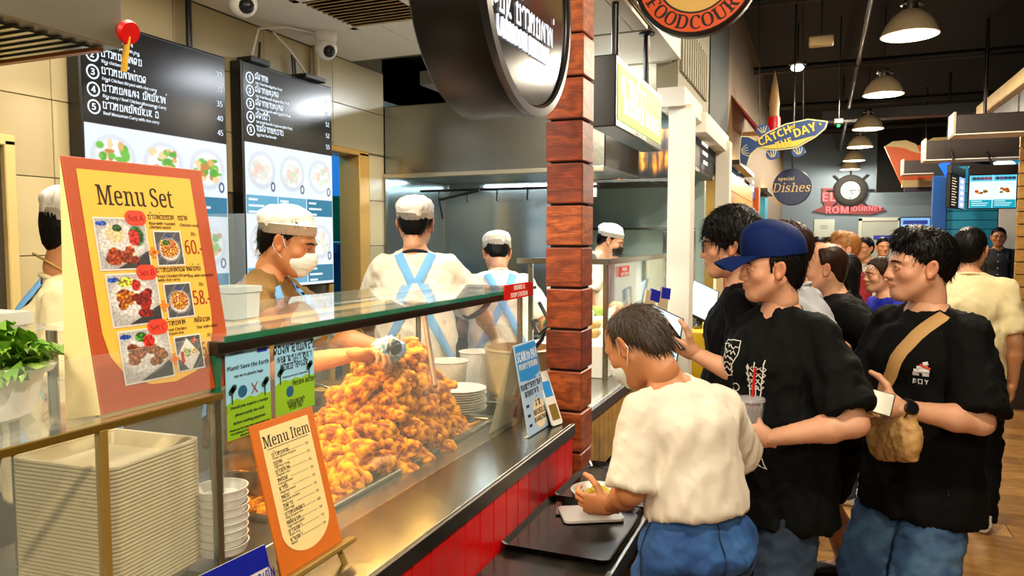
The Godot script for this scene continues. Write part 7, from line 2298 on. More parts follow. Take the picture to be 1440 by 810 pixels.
func crease(p: Vector3, sd: int, sc: Vector3) -> float:
	var a := wr.get_noise_3d(p.x * sc.x + sd * 7.3 + p.y * 2.0, p.y * sc.y, p.z * sc.z + p.y * 1.5) - 0.25
	return a + 0.4 * wr.get_noise_3d(p.x * sc.x * 2.3 - p.y * 5.0, p.y * sc.y * 1.7 + sd * 3.1, p.z * sc.z * 2.3 + p.y * 4.0)

func onshirt(P: Dictionary, from: Vector3, dir: Vector3) -> Array:
	var q: Array = P.f.hit(from, dir)
	wr.fractal_octaves = 2
	q[0] += q[1] * P.fa * crease(q[0], P.fs, P.fc)
	wr.fractal_octaves = 3
	return q

func fold(m: Array, amp: float, sd: int, sc := Vector3(7, 4, 7), mask := Vector2(-9, 9)) -> void:
	var vs: PackedVector3Array = m[0]
	var ns: PackedVector3Array = m[1]
	wr.fractal_type = FastNoiseLite.FRACTAL_RIDGED
	wr.fractal_octaves = 2
	wr.frequency = 1.0
	for i in vs.size():
		var p := vs[i]
		vs[i] = p + ns[i] * amp * crease(p, sd, sc)
	wr.fractal_octaves = 3
	m[0] = vs
	renorm(m)

# builds one person; o holds the pose (world points for wrists, degrees for the rest) and the clothes. Returns {node, and what accessories need}
func person(label: String, pos: Vector3, yaw: float, o: Dictionary) -> Dictionary:
	var s: float = o.get("h", 1.72) / 1.72
	var t := thing("person", label, "person", pos, deg_to_rad(yaw), o.get("group", ""))
	var inv := t.transform.affine_inverse()
	var cell: float = o.get("cell", 0.013)
	var fat: float = o.get("fat", 1.0)
	var sw: float = o.get("sw", 1.0)
	var lean: float = deg_to_rad(o.get("lean", 2.0))
	var hunch: float = deg_to_rad(o.get("hunch", 6.0))
	var tw: float = deg_to_rad(o.get("twist", 0.0))
	var side: float = deg_to_rad(o.get("side", 0.0))
	var rx := Vector3.RIGHT
	var pel := Vector3(o.get("px", 0.0), o.get("hip", 0.93), o.get("pz", 0.0)) * s
	var b0 := Basis(Vector3.BACK, -side * 0.5) * Basis(rx, lean * 0.5)
	var b1 := Basis(Vector3.UP, tw * 0.6) * Basis(Vector3.BACK, -side) * Basis(rx, lean)
	var b2 := Basis(Vector3.UP, tw) * Basis(Vector3.BACK, -side) * Basis(rx, lean + hunch)
	var wst := pel + b0 * Vector3(0, 0.14, 0) * s
	var cst := wst + b1 * Vector3(0, 0.21, 0) * s
	var nck := cst + b2 * Vector3(0, 0.17, -0.01) * s
	var hb := Basis(Vector3.UP, tw + deg_to_rad(o.get("hyaw", 0.0))) * Basis(Vector3.BACK, -deg_to_rad(o.get("hroll", 0.0))) * Basis(rx, deg_to_rad(o.get("hpitch", 0.0)))
	var nb := Basis(Vector3.UP, tw) * Basis(rx, (lean + hunch) * 0.7 + deg_to_rad(o.get("hpitch", 0.0)) * 0.3)
	var hc := nck + nb * Vector3(0, 0.138, 0.03) * s
	if o.has("head"):
		hc = inv * (o.head as Vector3)
		nck = hc - nb * Vector3(0, 0.138, 0.03) * s
		if o.has("neck"): nck = inv * (o.neck as Vector3)
		cst = wst.lerp(nck, 0.55) + b1 * Vector3(0, 0, -0.03)
	var hs: float = s * o.get("hs", 1.0)
	var hx := Transform3D(hb.scaled(Vector3.ONE) * Basis.from_scale(Vector3.ONE * hs), hc)
	var arms := []
	for k in 2:
		var sg := 1.0 if k == 0 else -1.0     # left first
		var key := "L" if k == 0 else "R"
		var sh := nck + b2 * Vector3(sg * 0.168 * sw, -0.082 + deg_to_rad(o.get("shrug" + key, 0.0)), o.get("sz" + key, 0.0)) * s
		var wr_ := sh + Vector3(sg * 0.06, -0.53, 0.05) * s
		if o.has("w" + key): wr_ = inv * (o["w" + key] as Vector3)
		var pole: Vector3 = o.get("p" + key, Vector3(sg * 0.5, -0.3, -1.0))
		var q := ik(sh, wr_, 0.29 * s, 0.26 * s, pole)
		if o.has("e" + key): q = [inv * (o["e" + key] as Vector3), wr_]
		arms.append([sh, q[0], q[1]])
	var legs := []
	for k in 2:
		var sg := 1.0 if k == 0 else -1.0
		var key := "L" if k == 0 else "R"
		var hp := pel + Vector3(sg * 0.09, -0.04, 0) * s
		var an := Vector3(sg * 0.11, 0.085, -0.02) * s
		if o.has("a" + key): an = o["a" + key]
		var q := ik(hp, an, 0.42 * s, 0.42 * s, o.get("k" + key, Vector3(sg * 0.15, 0, 1)))
		legs.append([hp, q[0], q[1]])
	# the grid round all of it
	var lo := Vector3(9, 0, 9)
	var hi := Vector3(-9, 0, -9)
	for p in [pel, wst, cst, nck, hc] + arms[0] + arms[1] + legs[0] + legs[1]:
		lo = lo.min(p); hi = hi.max(p)
	lo -= Vector3(0.22, 0.1, 0.22); hi += Vector3(0.22, 0.12, 0.22)
	lo.y = 0.0
	var one := func(r: float) -> Vector2: return Vector2(r, r) * s
	var R := rx
	var g := F.new(lo, hi, cell * o.get("coarse", 1.3))
	var wf := Vector2(fat, fat) * s
	g.cap(pel - b0 * Vector3(0, 0.05, 0) * s, wst, Vector2(0.145, 0.105) * wf, Vector2(0.128, 0.095) * wf, R, 0.04)
	g.cap(wst, cst, Vector2(0.128, 0.095) * wf, Vector2(0.142, 0.105) * wf, b1 * R, 0.04)
	g.cap(cst, nck - b2 * Vector3(0, 0.07, 0) * s, Vector2(0.142, 0.105) * wf, Vector2(0.085, 0.056) * s, b2 * R, 0.04)
	g.cap(nck - b2 * Vector3(0, 0.06, 0) * s, hc + hb * Vector3(0, -0.06, -0.032) * hs, Vector2(0.056, 0.058) * s, Vector2(0.05, 0.053) * s, b2 * R, 0.04)
	for a in arms:
		g.cap(nck - b2 * Vector3(0, 0.04, 0) * s, a[0], one.call(0.042), one.call(0.05), R, 0.05)
		g.cap(a[0], a[1], one.call(0.047 * lerpf(1.0, fat, 0.5)), one.call(0.039), R, 0.03)
		var md: Vector3 = a[1].lerp(a[2], 0.3)
		g.cap(a[1], md, one.call(0.039), one.call(0.042 * lerpf(1.0, fat, 0.4)), R, 0.02)
		g.cap(md, a[2], one.call(0.042 * lerpf(1.0, fat, 0.4)), one.call(0.026), R, 0.02)
	for l in legs:
		if o.has("pants") and not o.get("shorts", false):
			g.cap(l[0], l[1], one.call(0.07), one.call(0.044), R, 0.04)
			g.cap(l[1], l[2], one.call(0.044), one.call(0.034), R, 0.03)
			g.cap(l[2] - Vector3(0, 0.03, 0.02) * s, l[2] + Vector3(0, -0.05, 0.13) * s, one.call(0.034), one.call(0.026), R, 0.03)
			continue
		g.cap(l[0], l[1], one.call(0.082), one.call(0.055), R, 0.04)
		var md: Vector3 = l[1].lerp(l[2], 0.35) - Vector3(0, 0, 0.012) * s
		g.cap(l[1], md, one.call(0.054), one.call(0.057), R, 0.03)
		g.cap(md, l[2], one.call(0.057), one.call(0.036), R, 0.03)
		g.cap(l[2] - Vector3(0, 0.03, 0.02) * s, l[2] + Vector3(0, -0.05, 0.13) * s, one.call(0.034), one.call(0.026), R, 0.03)
	var sk: Color = o.get("skin", Color(0.55, 0.3, 0.19))
	var mb := MB.new()
	mb.col = sk
	var bm := g.nets()
	mb.raw(bm[0], bm[1], bm[2], Transform3D())
	if not o.has("nohead"):
		var cs := PackedColorArray()
		for c: Color in HEAD[3]: cs.append(c * sk)
		mb.raw(HEAD[0], HEAD[1], HEAD[2], hx * Transform3D(Basis.from_scale(o.get("hsc", Vector3.ONE)), Vector3.ZERO), cs)
	for k in 2:
		var a: Array = arms[k]
		var key := "L" if k == 0 else "R"
		var dy: Vector3 = ((a[2] - a[1]) as Vector3).normalized()
		if o.has("d" + key): dy = (t.basis.inverse() * (o["d" + key] as Vector3)).normalized()
		var pz: Vector3 = t.basis.inverse() * (o["n" + key] as Vector3) if o.has("n" + key) else Vector3(-1.0 if k == 0 else 1.0, 0, 0.2)
		pz = (pz - dy * pz.dot(dy)).normalized()
		var dx := dy.cross(pz)
		var hd: Array = HANDS[o.get("hand" + key, "relaxed")]
		mb.raw(hd[0], hd[1], hd[2], Transform3D(Basis(dx, dy, pz) * Basis.from_scale(Vector3(1.0 if k == 1 else -1.0, 1, 1) * s), a[2]), null, k == 0)
	part("body", mb, M.skin, t)
	# eyes and brows
	if o.get("face", true):
		for sg in [-1.0, 1.0]:
			var ey := MB.new()
			var br := MB.new()
			ey.col = Color(0.75, 0.72, 0.68)
			var c := Vector3(sg * 0.0315, -0.0005, 0.0752)
			ey.sphere(hx * c, Vector3.ONE * 0.0119 * hs, Basis(), 14)
			ey.col = Color(0.02, 0.012, 0.008)
			ey.sphere(hx * (c + Vector3(sg * 0.001, 0, 0.0092)), Vector3(0.0058, 0.0058, 0.0034) * hs, hb, 12)
			var pp := PackedVector3Array()
			for k in 6: pp.append(hx * Vector3(sg * (0.013 + k * 0.0082), 0.0175 + 0.005 * sin(k * 0.62) - 0.0006 * k, 0.0955 - 0.00075 * k * k - 0.0002 * k))
			br.tube(pp, [0.002 * hs, 0.0032 * hs, 0.0034 * hs, 0.003 * hs, 0.0024 * hs, 0.001 * hs], 6)
			part("eye", ey, M.eye, t)
			part("eyebrow", br, o.get("hairmat", M.hair), t)
	if o.has("hair"):
		var hm := make_hair(o.hair)
		var hbm := MB.new()
		hbm.raw(hm[0], hm[1], hm[2], Transform3D())
		if o.get("strands", 0): strands(hbm, hm, o.strands, label.hash(), o.get("slen", 0.035))
		var ha := part("hair", hbm, o.get("hairmat", M.hair), t)
		ha.transform = hx
	# clothes
	var R2 := {"node": t, "hx": hx, "arms": arms, "legs": legs, "nck": nck, "cst": cst, "pel": pel, "b2": b2, "b1": b1, "s": s, "inv": inv, "hb": hb, "hs": hs, "wst": wst}
	if o.has("shirt"):
		var sfat: float = fat * o.get("ease", 1.0)
		var gl := Vector3(minf(arms[0][1].x, arms[1][1].x), 0.45, minf(pel.z, nck.z) - 0.1) - Vector3(0.14, 0, 0.2)
		var f := F.new(Vector3(lo.x, gl.y, lo.z), Vector3(hi.x, nck.y + 0.08, hi.z), cell)
		var hem: float = o.get("hem", 0.12)
		var hp := pel - b0 * Vector3(0, hem, 0) * s + Vector3(0, 0, o.get("hemz", 0.0))
		f.cap(hp - b0 * Vector3(0, 0.1, 0), wst, Vector2(0.2, 0.163) * s * sfat, Vector2(0.172, 0.135) * s * sfat, R, 0.05)
		f.cap(wst, cst, Vector2(0.17, 0.132) * s * sfat, Vector2(0.168, 0.128) * s * sfat, b1 * R, 0.05)
		f.cap(cst, nck - b2 * Vector3(0, 0.072, 0) * s, Vector2(0.168, 0.128) * s * sfat, Vector2(0.1, 0.066) * s, b2 * R, 0.05)
		if o.get("belly", 0.0) > 0.0: f.ball(wst + b1 * Vector3(0, 0.0, 0.06) * s, Vector3(0.14, 0.15, 0.1) * s * o.belly, 0.06)
		f.cut(hp, b0 * Vector3.DOWN)
		for a in arms:
			f.cap(nck - b2 * Vector3(0, 0.045, 0.0) * s, a[0], one.call(0.046), one.call(0.057 * lerpf(1.0, fat, 0.5)), R, 0.05)
			var sl: Vector3 = a[0].lerp(a[1], o.get("sleeve", 0.72))
			var ad: Vector3 = ((a[1] - a[0]) as Vector3).normalized()
			var f2 := F.new(Vector3.ZERO, Vector3.ONE, 1.0)
			f2.o = f.o; f2.h = f.h; f2.nx = f.nx; f2.ny = f.ny; f2.nz = f.nz
			f2.d = PackedFloat32Array()
			f2.d.resize(f.d.size())
			f2.d.fill(9.0)
			f2.cap(a[0], sl + ad * 0.1, one.call(0.06 * lerpf(1.0, fat, 0.5)), one.call(o.get("cuff", 0.08)), R, 0.02)
			f2.cut(sl, ad)
			f.merge(f2, o.get("armpit", 0.02))
			if o.get("sleeve", 0.72) > 1.0:
				f.cap(a[1], a[1].lerp(a[2], 0.85), one.call(0.062), one.call(0.045), R, 0.03, 0.01)
		var sm := f.nets()
		R2.fa = o.get("folds", 0.009)
		R2.fs = absi(label.hash()) % 97
		R2.fc = o.get("fsc", Vector3(7, 3.5, 7))
		fold(sm, R2.fa, R2.fs, R2.fc)
		var sb := MB.new()
		sb.raw(sm[0], sm[1], sm[2], Transform3D())
		var shp := part("shirt", sb, o.shirt, t)
		var cp := PackedVector3Array()
		for k in 25:
			var a := TAU * k / 24
			var dd := b2 * Vector3(cos(a) * 0.071, -0.012 - 0.02 * sin(a), sin(a) * 0.069) * s
			cp.append(nck + b2 * Vector3(0, -0.012, 0.004) * s + dd)
		var cb := MB.new()
		cb.tube(cp, 0.0085 * s, 7)
		part("collar", cb, o.get("collarmat", o.shirt), shp)
		if o.has("trim"):
			for a in arms:
				var e: Vector3 = a[0].lerp(a[1], o.get("sleeve", 0.72))
				var ad: Vector3 = ((a[1] - a[0]) as Vector3).normalized()
				var tb := MB.new()
				tb.lathe(PackedVector2Array([Vector2(0.074, -0.012), Vector2(0.087, -0.012), Vector2(0.085, 0.014), Vector2(0.074, 0.014)]), 24, Transform3D(Basis(Quaternion(Vector3.UP, ad)) * Basis.from_scale(Vector3.ONE * s), e))
				part("sleeve_trim", tb, o.trim, shp)
		R2.f = f
		R2.shirt = shp
	if o.has("pants"):
		var f := F.new(Vector3(lo.x, 0.0, lo.z), Vector3(hi.x, pel.y + 0.16, hi.z), cell * 1.1)
		var top := pel.lerp(wst, 0.45)
		f.cap(pel - Vector3(0, 0.06, 0) * s, top, Vector2(0.16, 0.118) * wf, Vector2(0.14, 0.105) * wf, R, 0.05, 0.012)
		f.ball(pel + Vector3(0, -0.06, -0.055) * s, Vector3(0.135, 0.095, 0.075) * wf.x, 0.05)
		var sho: bool = o.get("shorts", false)
		for l in legs:
			if sho:
				f.cap(l[0], l[0].lerp(l[1], 0.98), one.call(0.102), one.call(0.096), R, 0.03, 0.012)
			else:
				f.cap(l[0], l[1], one.call(0.094), one.call(0.08 * o.get("legw", 1.0)), R, 0.03)
				f.cap(l[1], l[2] + Vector3(0, -0.02, 0), one.call(0.08 * o.get("legw", 1.0)), one.call(0.068 * o.get("legw", 1.0)), R, 0.03, 0.012)
		var pm := f.nets()
		R2.pfa = o.get("pfolds", 0.01)
		fold(pm, o.get("pfolds", 0.01), absi(label.hash()) % 91, Vector3(6, 9, 6))
		var pb := MB.new()
		pb.raw(pm[0], pm[1], pm[2], Transform3D())
		R2.pants = part("shorts" if sho else "trousers", pb, o.pants, t)
		R2.pf = f
	if o.has("shoes"):
		for l in legs:
			var b := MB.new()
			b.raw(SHOE[0], SHOE[1], SHOE[2], Transform3D(Basis.from_scale(Vector3.ONE * s), Vector3(l[2].x, 0.0, l[2].z)))
			part("shoe", b, o.shoes, t)
	return R2

func chef_cap(P: Dictionary, mat: Material, tilt := -0.25, band := true) -> void:
	var g := F.new(Vector3(-0.11, -0.03, -0.13), Vector3(0.11, 0.17, 0.12), 0.006)
	g.cap(Vector3(0, 0.03, -0.012), Vector3(0, 0.06, -0.02), Vector2(0.086, 0.102), Vector2(0.084, 0.098), Vector3.RIGHT, 0.02, 0.05)
	g.ball(Vector3(0, 0.08, -0.03), Vector3(0.085, 0.045, 0.092), 0.02)
	g.cut(Vector3(0, 0.028, 0), Vector3.DOWN)
	var m := g.nets()
	fold(m, 0.006, 5, Vector3(9, 7, 13))
	var b := MB.new()
	b.raw(m[0], m[1], m[2], Transform3D())
	var c := part("cap", b, mat, P.node)
	c.transform = P.hx * Transform3D(Basis(Vector3.RIGHT, tilt), Vector3(0, 0.012, 0))
	var r := MB.new()
	var pr := PackedVector2Array([Vector2(0.97, -0.002), Vector2(1.045, 0.0), Vector2(1.05, 0.034), Vector2(0.98, 0.04)])
	r.lathe(pr, 32, Transform3D(Basis.from_scale(Vector3(0.086, 1, 0.102)), Vector3(0, 0.018, -0.012)))
	part("cap_band", r, mat, c)

func face_mask(P: Dictionary, mat: Material) -> void:
	var g := F.new(Vector3(-0.09, -0.13, -0.02), Vector3(0.09, 0.02, 0.135), 0.005)
	g.ball(Vector3(0, -0.052, 0.05), Vector3(0.064, 0.054, 0.06), 0.02)
	g.ball(Vector3(0, -0.04, 0.095), Vector3(0.03, 0.035, 0.025), 0.03)
	g.ball(Vector3(0, -0.095, 0.07), Vector3(0.033, 0.022, 0.026), 0.02)
	g.cut(Vector3(0, 0, 0.022), Vector3(0, -0.25, -1).normalized())
	g.cut(Vector3(0, -0.012, 0.1), Vector3(0, 1.0, -0.15).normalized())
	var m := g.nets()
	var b := MB.new()
	b.raw(m[0], m[1], m[2], Transform3D())
	for k in 3:   # pleats
		var pp := PackedVector3Array()
		for j in 9:
			var x := -0.05 + 0.0125 * j
			var hh := [Vector3(x, -0.035 - 0.018 * k, 0.0), Vector3.ZERO]
			var q := g.hit(Vector3(x, -0.035 - 0.018 * k, 0.135), Vector3(0, 0, -1))
			pp.append(q[0])
		b.tube(pp, 0.0022, 5)
	var c := part("face_mask", b, mat, P.node)
	c.transform = P.hx
	for s in [-1.0, 1.0]:
		var e := MB.new()
		e.tube(PackedVector3Array([Vector3(s * 0.057, -0.025, 0.035), Vector3(s * 0.074, -0.012, 0.012), Vector3(s * 0.084, 0.022, -0.004), Vector3(s * 0.088, 0.012, -0.026), Vector3(s * 0.083, -0.02, -0.03)]), 0.0017, 6)
		e.tube(PackedVector3Array([Vector3(s * 0.05, -0.085, 0.04), Vector3(s * 0.07, -0.055, 0.01), Vector3(s * 0.082, -0.035, -0.016), Vector3(s * 0.083, -0.02, -0.03)]), 0.0017, 6)
		part("ear_loop", e, mat, c)

# a band that lies on the shirt along a line of directions: q are [from, direction] pairs in the person's own axes
func shirt_band(P: Dictionary, called: String, rays: Array, w: float, mat: Material, lift := 0.006) -> MeshInstance3D:
	var p := []
	var nn := []
	for r in rays:
		var q: Array = onshirt(P, r[0], r[1])
		p.append(q[0] + q[1] * lift * 0.5)
		nn.append(q[1])
	for k in 2:
		for i in range(1, p.size() - 1):
			p[i] = (p[i - 1] + p[i] * 2.0 + p[i + 1]) * 0.25
			nn[i] = ((nn[i - 1] + nn[i] * 2.0 + nn[i + 1]) as Vector3).normalized()
	var b := MB.new()
	b.strip(p, nn, w, 0.004)
	return part(called, b, mat, P.node)

func apron(P: Dictionary, mat: Material) -> void:   # straps that cross on the back, and the bib and skirt in front
	for s in [-1.0, 1.0]:
		var rays := []
		for k in 15:
			var t := k / 14.0
			rays.append([P.nck + Vector3(s * lerpf(0.075, -0.16, t), lerpf(-0.02, -0.5, t), -0.4) * P.s, Vector3(0, 0, 1)])
		shirt_band(P, "apron_strap", rays, 0.042, mat, 0.014)
		rays = []
		for k in 8:
			var t := k / 7.0
			rays.append([P.nck + Vector3(s * lerpf(0.11, 0.09, t), lerpf(0.0, -0.2, t), 0.5) * P.s, Vector3(0, -0.1, -1).normalized()])
		shirt_band(P, "apron_strap", rays, 0.042, mat)
	var b := MB.new()
	var rows := 16
	var p := []
	for j in rows:
		for i in 9:
			var x := lerpf(-0.13, 0.13, i / 8.0) * (0.8 if j < 4 else 1.15)
			var y := lerpf(-0.19, -0.75, j / (rows - 1.0))
			var yy := maxf(y, -0.55)
			var q: Array = onshirt(P, P.nck + Vector3(x, yy, 0.5) * P.s, Vector3(0, 0, -1))
			var z: Vector3 = q[0]
			p.append(Vector3(z.x, P.nck.y + y * P.s, z.z + 0.008))
	for j in rows - 1:
		for i in 8:
			var a := j * 9 + i
			b.quad(p[a + 9], p[a + 10], p[a + 1], p[a])
	part("apron", b, mat, P.node)

# ------------------------------------------------------------------ mesh builder (faces given counter-clockwise from outside)
class MB:
	var v := PackedVector3Array()
	var n := PackedVector3Array()
	var u := PackedVector2Array()
	var c := PackedColorArray()
	var ix := PackedInt32Array()
	var col := Color.WHITE
	func vert(p: Vector3, nn: Vector3, uv := Vector2.ZERO) -> int:
		v.append(p); n.append(nn); u.append(uv); c.append(col)
		return v.size() - 1
	func quad(a: Vector3, b: Vector3, cc: Vector3, d: Vector3) -> void:
		var nn := (cc - a).cross(d - b).normalized()
		var i := vert(a, nn, Vector2(0, 1)); vert(b, nn, Vector2(1, 1)); vert(cc, nn, Vector2(1, 0)); vert(d, nn, Vector2(0, 0))
		ix.append_array(PackedInt32Array([i, i + 1, i + 2, i, i + 2, i + 3]))
	func face(p: Array, out: Vector3) -> void:
		var nn: Vector3 = ((p[1] - p[0]) as Vector3).cross(p[2] - p[0]).normalized()
		var q := p
		if nn.dot(out) < 0:
			q = p.duplicate(); q.reverse(); nn = -nn
		var i := v.size()
		for k in q.size():
			vert(q[k], nn, Vector2(0.0 if k % 3 == 0 else 1.0, 1.0 if k < 2 else 0.0))
		for k in q.size() - 2:
			ix.append_array(PackedInt32Array([i, i + k + 1, i + k + 2]))
	func box(ct: Vector3, sz: Vector3, bas := Basis(), bev := 0.0) -> void:
		var hs := sz * 0.5
		var pt := func(sg: Vector3, ax: int) -> Vector3:
			var q := hs * sg
			for k in 3:
				if k != ax:
					q[k] -= sg[k] * bev
			return ct + bas * q
		for ax in 3:
			var a1 := (ax + 1) % 3
			var a2 := (ax + 2) % 3
			for s in [-1.0, 1.0]:
				var f := []
				for w in [[-1.0, -1.0], [1.0, -1.0], [1.0, 1.0], [-1.0, 1.0]]:
					var sg := Vector3.ZERO
					sg[ax] = s; sg[a1] = w[0]; sg[a2] = w[1]
					f.append(pt.call(sg, ax))
				var o := Vector3.ZERO
				o[ax] = s
				face(f, bas * o)
		if bev <= 0.0: return
		for ax in 3:
			var a1 := (ax + 1) % 3
			var a2 := (ax + 2) % 3
			for s1 in [-1.0, 1.0]:
				for s2 in [-1.0, 1.0]:
					var lo := Vector3.ZERO
					lo[ax] = -1.0; lo[a1] = s1; lo[a2] = s2
					var hi := lo
					hi[ax] = 1.0
					var o := Vector3.ZERO
					o[a1] = s1; o[a2] = s2
					face([pt.call(lo, a1), pt.call(hi, a1), pt.call(hi, a2), pt.call(lo, a2)], bas * o)
		for sx in [-1.0, 1.0]:
			for sy in [-1.0, 1.0]:
				for sz2 in [-1.0, 1.0]:
					var sg := Vector3(sx, sy, sz2)
					face([pt.call(sg, 0), pt.call(sg, 1), pt.call(sg, 2)], bas * sg)
	func b2(lo: Vector3, hi: Vector3, bev := 0.0) -> void:
		box((lo + hi) * 0.5, (hi - lo).abs(), Basis(), bev)
	func tube(p: PackedVector3Array, r, sides := 8, caps := true) -> void:
		var t := (p[1] - p[0]).normalized()
		var uu := t.cross(Vector3.UP)
		if uu.length() < 0.05: uu = t.cross(Vector3.RIGHT)
		uu = uu.normalized()
		var first := v.size()
		for i in p.size():
			var tt := (p[mini(i + 1, p.size() - 1)] - p[maxi(i - 1, 0)]).normalized()
			uu = (uu - tt * uu.dot(tt)).normalized()
			var vv := tt.cross(uu)
			var rr: float = r[i] if r is Array or r is PackedFloat32Array else r
			for k in sides:
				var a := TAU * k / sides
				var dd := uu * cos(a) + vv * sin(a)
				vert(p[i] + dd * rr, dd, Vector2(float(k) / sides, float(i) / p.size()))
		for i in p.size() - 1:
			for k in sides:
				var a := first + i * sides + k
				var b := first + i * sides + (k + 1) % sides
				ix.append_array(PackedInt32Array([a, b, b + sides, a, b + sides, a + sides]))
		if caps:
			for e in 2:
				var o := first + (p.size() - 1) * sides * e
				var nn := ((p[1] - p[0]) if e == 0 else (p[-2] - p[-1])).normalized() * -1.0
				var f := []
				for k in sides: f.append(v[o + k])
				face(f, nn)
	func lathe(pr: PackedVector2Array, seg := 24, xf := Transform3D(), sharp := 0.8) -> void:
		for i in pr.size() - 1:
			var d := pr[i + 1] - pr[i]
			var n0 := Vector2(d.y, -d.x).normalized()
			var na := n0
			var nb := n0
			if i > 0:
				var e := pr[i] - pr[i - 1]
				var m := Vector2(e.y, -e.x).normalized()
				if m.dot(n0) > sharp: na = (m + n0).normalized()
			if i < pr.size() - 2:
				var e := pr[i + 2] - pr[i + 1]
				var m := Vector2(e.y, -e.x).normalized()
				if m.dot(n0) > sharp: nb = (m + n0).normalized()
			var f := v.size()
			for k in seg + 1:
				var a := TAU * k / seg
				var dr := Vector3(cos(a), 0, sin(a))
				vert(xf * (dr * pr[i].x + Vector3(0, pr[i].y, 0)), xf.basis * (dr * na.x + Vector3(0, na.y, 0)).normalized(), Vector2(float(k) / seg, pr[i].y))
				vert(xf * (dr * pr[i + 1].x + Vector3(0, pr[i + 1].y, 0)), xf.basis * (dr * nb.x + Vector3(0, nb.y, 0)).normalized(), Vector2(float(k) / seg, pr[i + 1].y))
			for k in seg:
				var a := f + k * 2
				ix.append_array(PackedInt32Array([a + 2, a, a + 1, a + 2, a + 1, a + 3]))
	func prism(poly: PackedVector2Array, dep: float, xf := Transform3D(), flat := false) -> void:
		var q := poly
		if Geometry2D.is_polygon_clockwise(q):
			q = poly.duplicate(); q.reverse()
		var tr := Geometry2D.triangulate_polygon(q)
		var h := dep * 0.5
		for s in ([1.0] if flat else [1.0, -1.0]):
			var f := v.size()
			for p in q: vert(xf * Vector3(p.x, p.y, h * s), xf.basis * Vector3(0, 0, s), Vector2(p.x, -p.y))
			for k in range(0, tr.size(), 3):
				var a := tr[k]
				var b := tr[k + 1]
				var d := tr[k + 2]
				if ((q[b] - q[a]).cross(q[d] - q[a]) > 0) != (s > 0):
					var t := b
					b = d; d = t
				ix.append_array(PackedInt32Array([f + a, f + b, f + d]))
		if flat: return
		for i in q.size():
			var a := q[i]
			var b := q[(i + 1) % q.size()]
			quad(xf * Vector3(a.x, a.y, -h), xf * Vector3(b.x, b.y, -h), xf * Vector3(b.x, b.y, h), xf * Vector3(a.x, a.y, h))
	func strip(p: Array, nn: Array, w: float, th: float) -> void:   # a band lying on points with surface normals
		var f := v.size()
		for i in p.size():
			var t: Vector3 = (p[mini(i + 1, p.size() - 1)] - p[maxi(i - 1, 0)]).normalized()
			var sd: Vector3 = t.cross(nn[i]).normalized() * w * 0.5
			var up: Vector3 = nn[i] * th
			for e in [[-1.0, 0.0], [-1.0, 1.0], [1.0, 1.0], [1.0, 0.0]]:
				vert(p[i] + sd * e[0] + up * e[1], (nn[i] + sd.normalized() * e[0] * 0.5).normalized())
		for i in p.size() - 1:
			for k in 4:
				var a := f + i * 4 + k
				var b := f + i * 4 + (k + 1) % 4
				ix.append_array(PackedInt32Array([a, b + 4, a + 4, a, b, b + 4]))
	func sphere(ct: Vector3, r: Vector3, bas := Basis(), seg := 12) -> void:
		var pr := PackedVector2Array()
		var m := seg / 2
		for i in m + 1: pr.append(Vector2(maxf(sin(PI * i / m), 0.0001), -cos(PI * i / m)))
		var f := v.size()
		lathe(pr, seg, Transform3D(bas * Basis.from_scale(r), ct), -1.0)
		for i in range(f, v.size()): n[i] = n[i].normalized()
	func raw(vv: PackedVector3Array, nn: PackedVector3Array, ii: PackedInt32Array, xf: Transform3D, cc = null, flip := false) -> void:
		var f := v.size()
		var nb := xf.basis.inverse().transposed()
		for i in vv.size():
			v.append(xf * vv[i]); n.append((nb * nn[i]).normalized()); u.append(Vector2.ZERO)
			c.append(cc[i] if cc != null else col)
		if flip:
			for k in range(0, ii.size(), 3): ix.append_array(PackedInt32Array([f + ii[k], f + ii[k + 2], f + ii[k + 1]]))
		else:
			for k in ii: ix.append(f + k)
	func text(s: String, size: float, xf: Transform3D, font: Font, dep := 0.001, align := 0, step := 2.0) -> void:
		var t := TextMesh.new()
		t.text = s; t.font = font; t.font_size = 32; t.pixel_size = size / 32.0; t.depth = dep; t.curve_step = step
		t.horizontal_alignment = [HORIZONTAL_ALIGNMENT_CENTER, HORIZONTAL_ALIGNMENT_LEFT, HORIZONTAL_ALIGNMENT_RIGHT][align]
		var a := t.surface_get_arrays(0)
		if a.size() and a[0] != null and a[0].size(): raw(a[0], a[1], a[12], xf, null, true)
	func thai(s: String, size: float, xf: Transform3D, wt := 0.12, align := 1, dep := 0.0) -> void:
		var x := 0.0
		var tot := 0.0
		for ch in s: tot += float(TH[ch][0]) if TH.has(ch) else 0.5
		x = [-tot * 0.5, 0.0, -tot][align]
		for ch in s:
			if not TH.has(ch):
				x += 0.5
				continue
			var g: Array = TH[ch]
			for pl in String(g[1]).split(" "):
				for k in range(0, pl.length() - 3, 2):
					var a := Vector2(x + (pl.unicode_at(k) - 53) * 0.088 + (0.35 if g[0] > 0 else 0.0), (pl.unicode_at(k + 1) - 48) * 0.11) * size
					var b := Vector2(x + (pl.unicode_at(k + 2) - 53) * 0.088 + (0.35 if g[0] > 0 else 0.0), (pl.unicode_at(k + 3) - 48) * 0.11) * size
					var d := (b - a).normalized() * wt * size * 0.5
					var e := Vector2(-d.y, d.x)
					a -= d * 0.6
					b += d * 0.6
					quad(xf * Vector3(a.x - e.x, a.y - e.y, dep), xf * Vector3(b.x - e.x, b.y - e.y, dep), xf * Vector3(b.x + e.x, b.y + e.y, dep), xf * Vector3(a.x + e.x, a.y + e.y, dep))
			x += float(g[0])
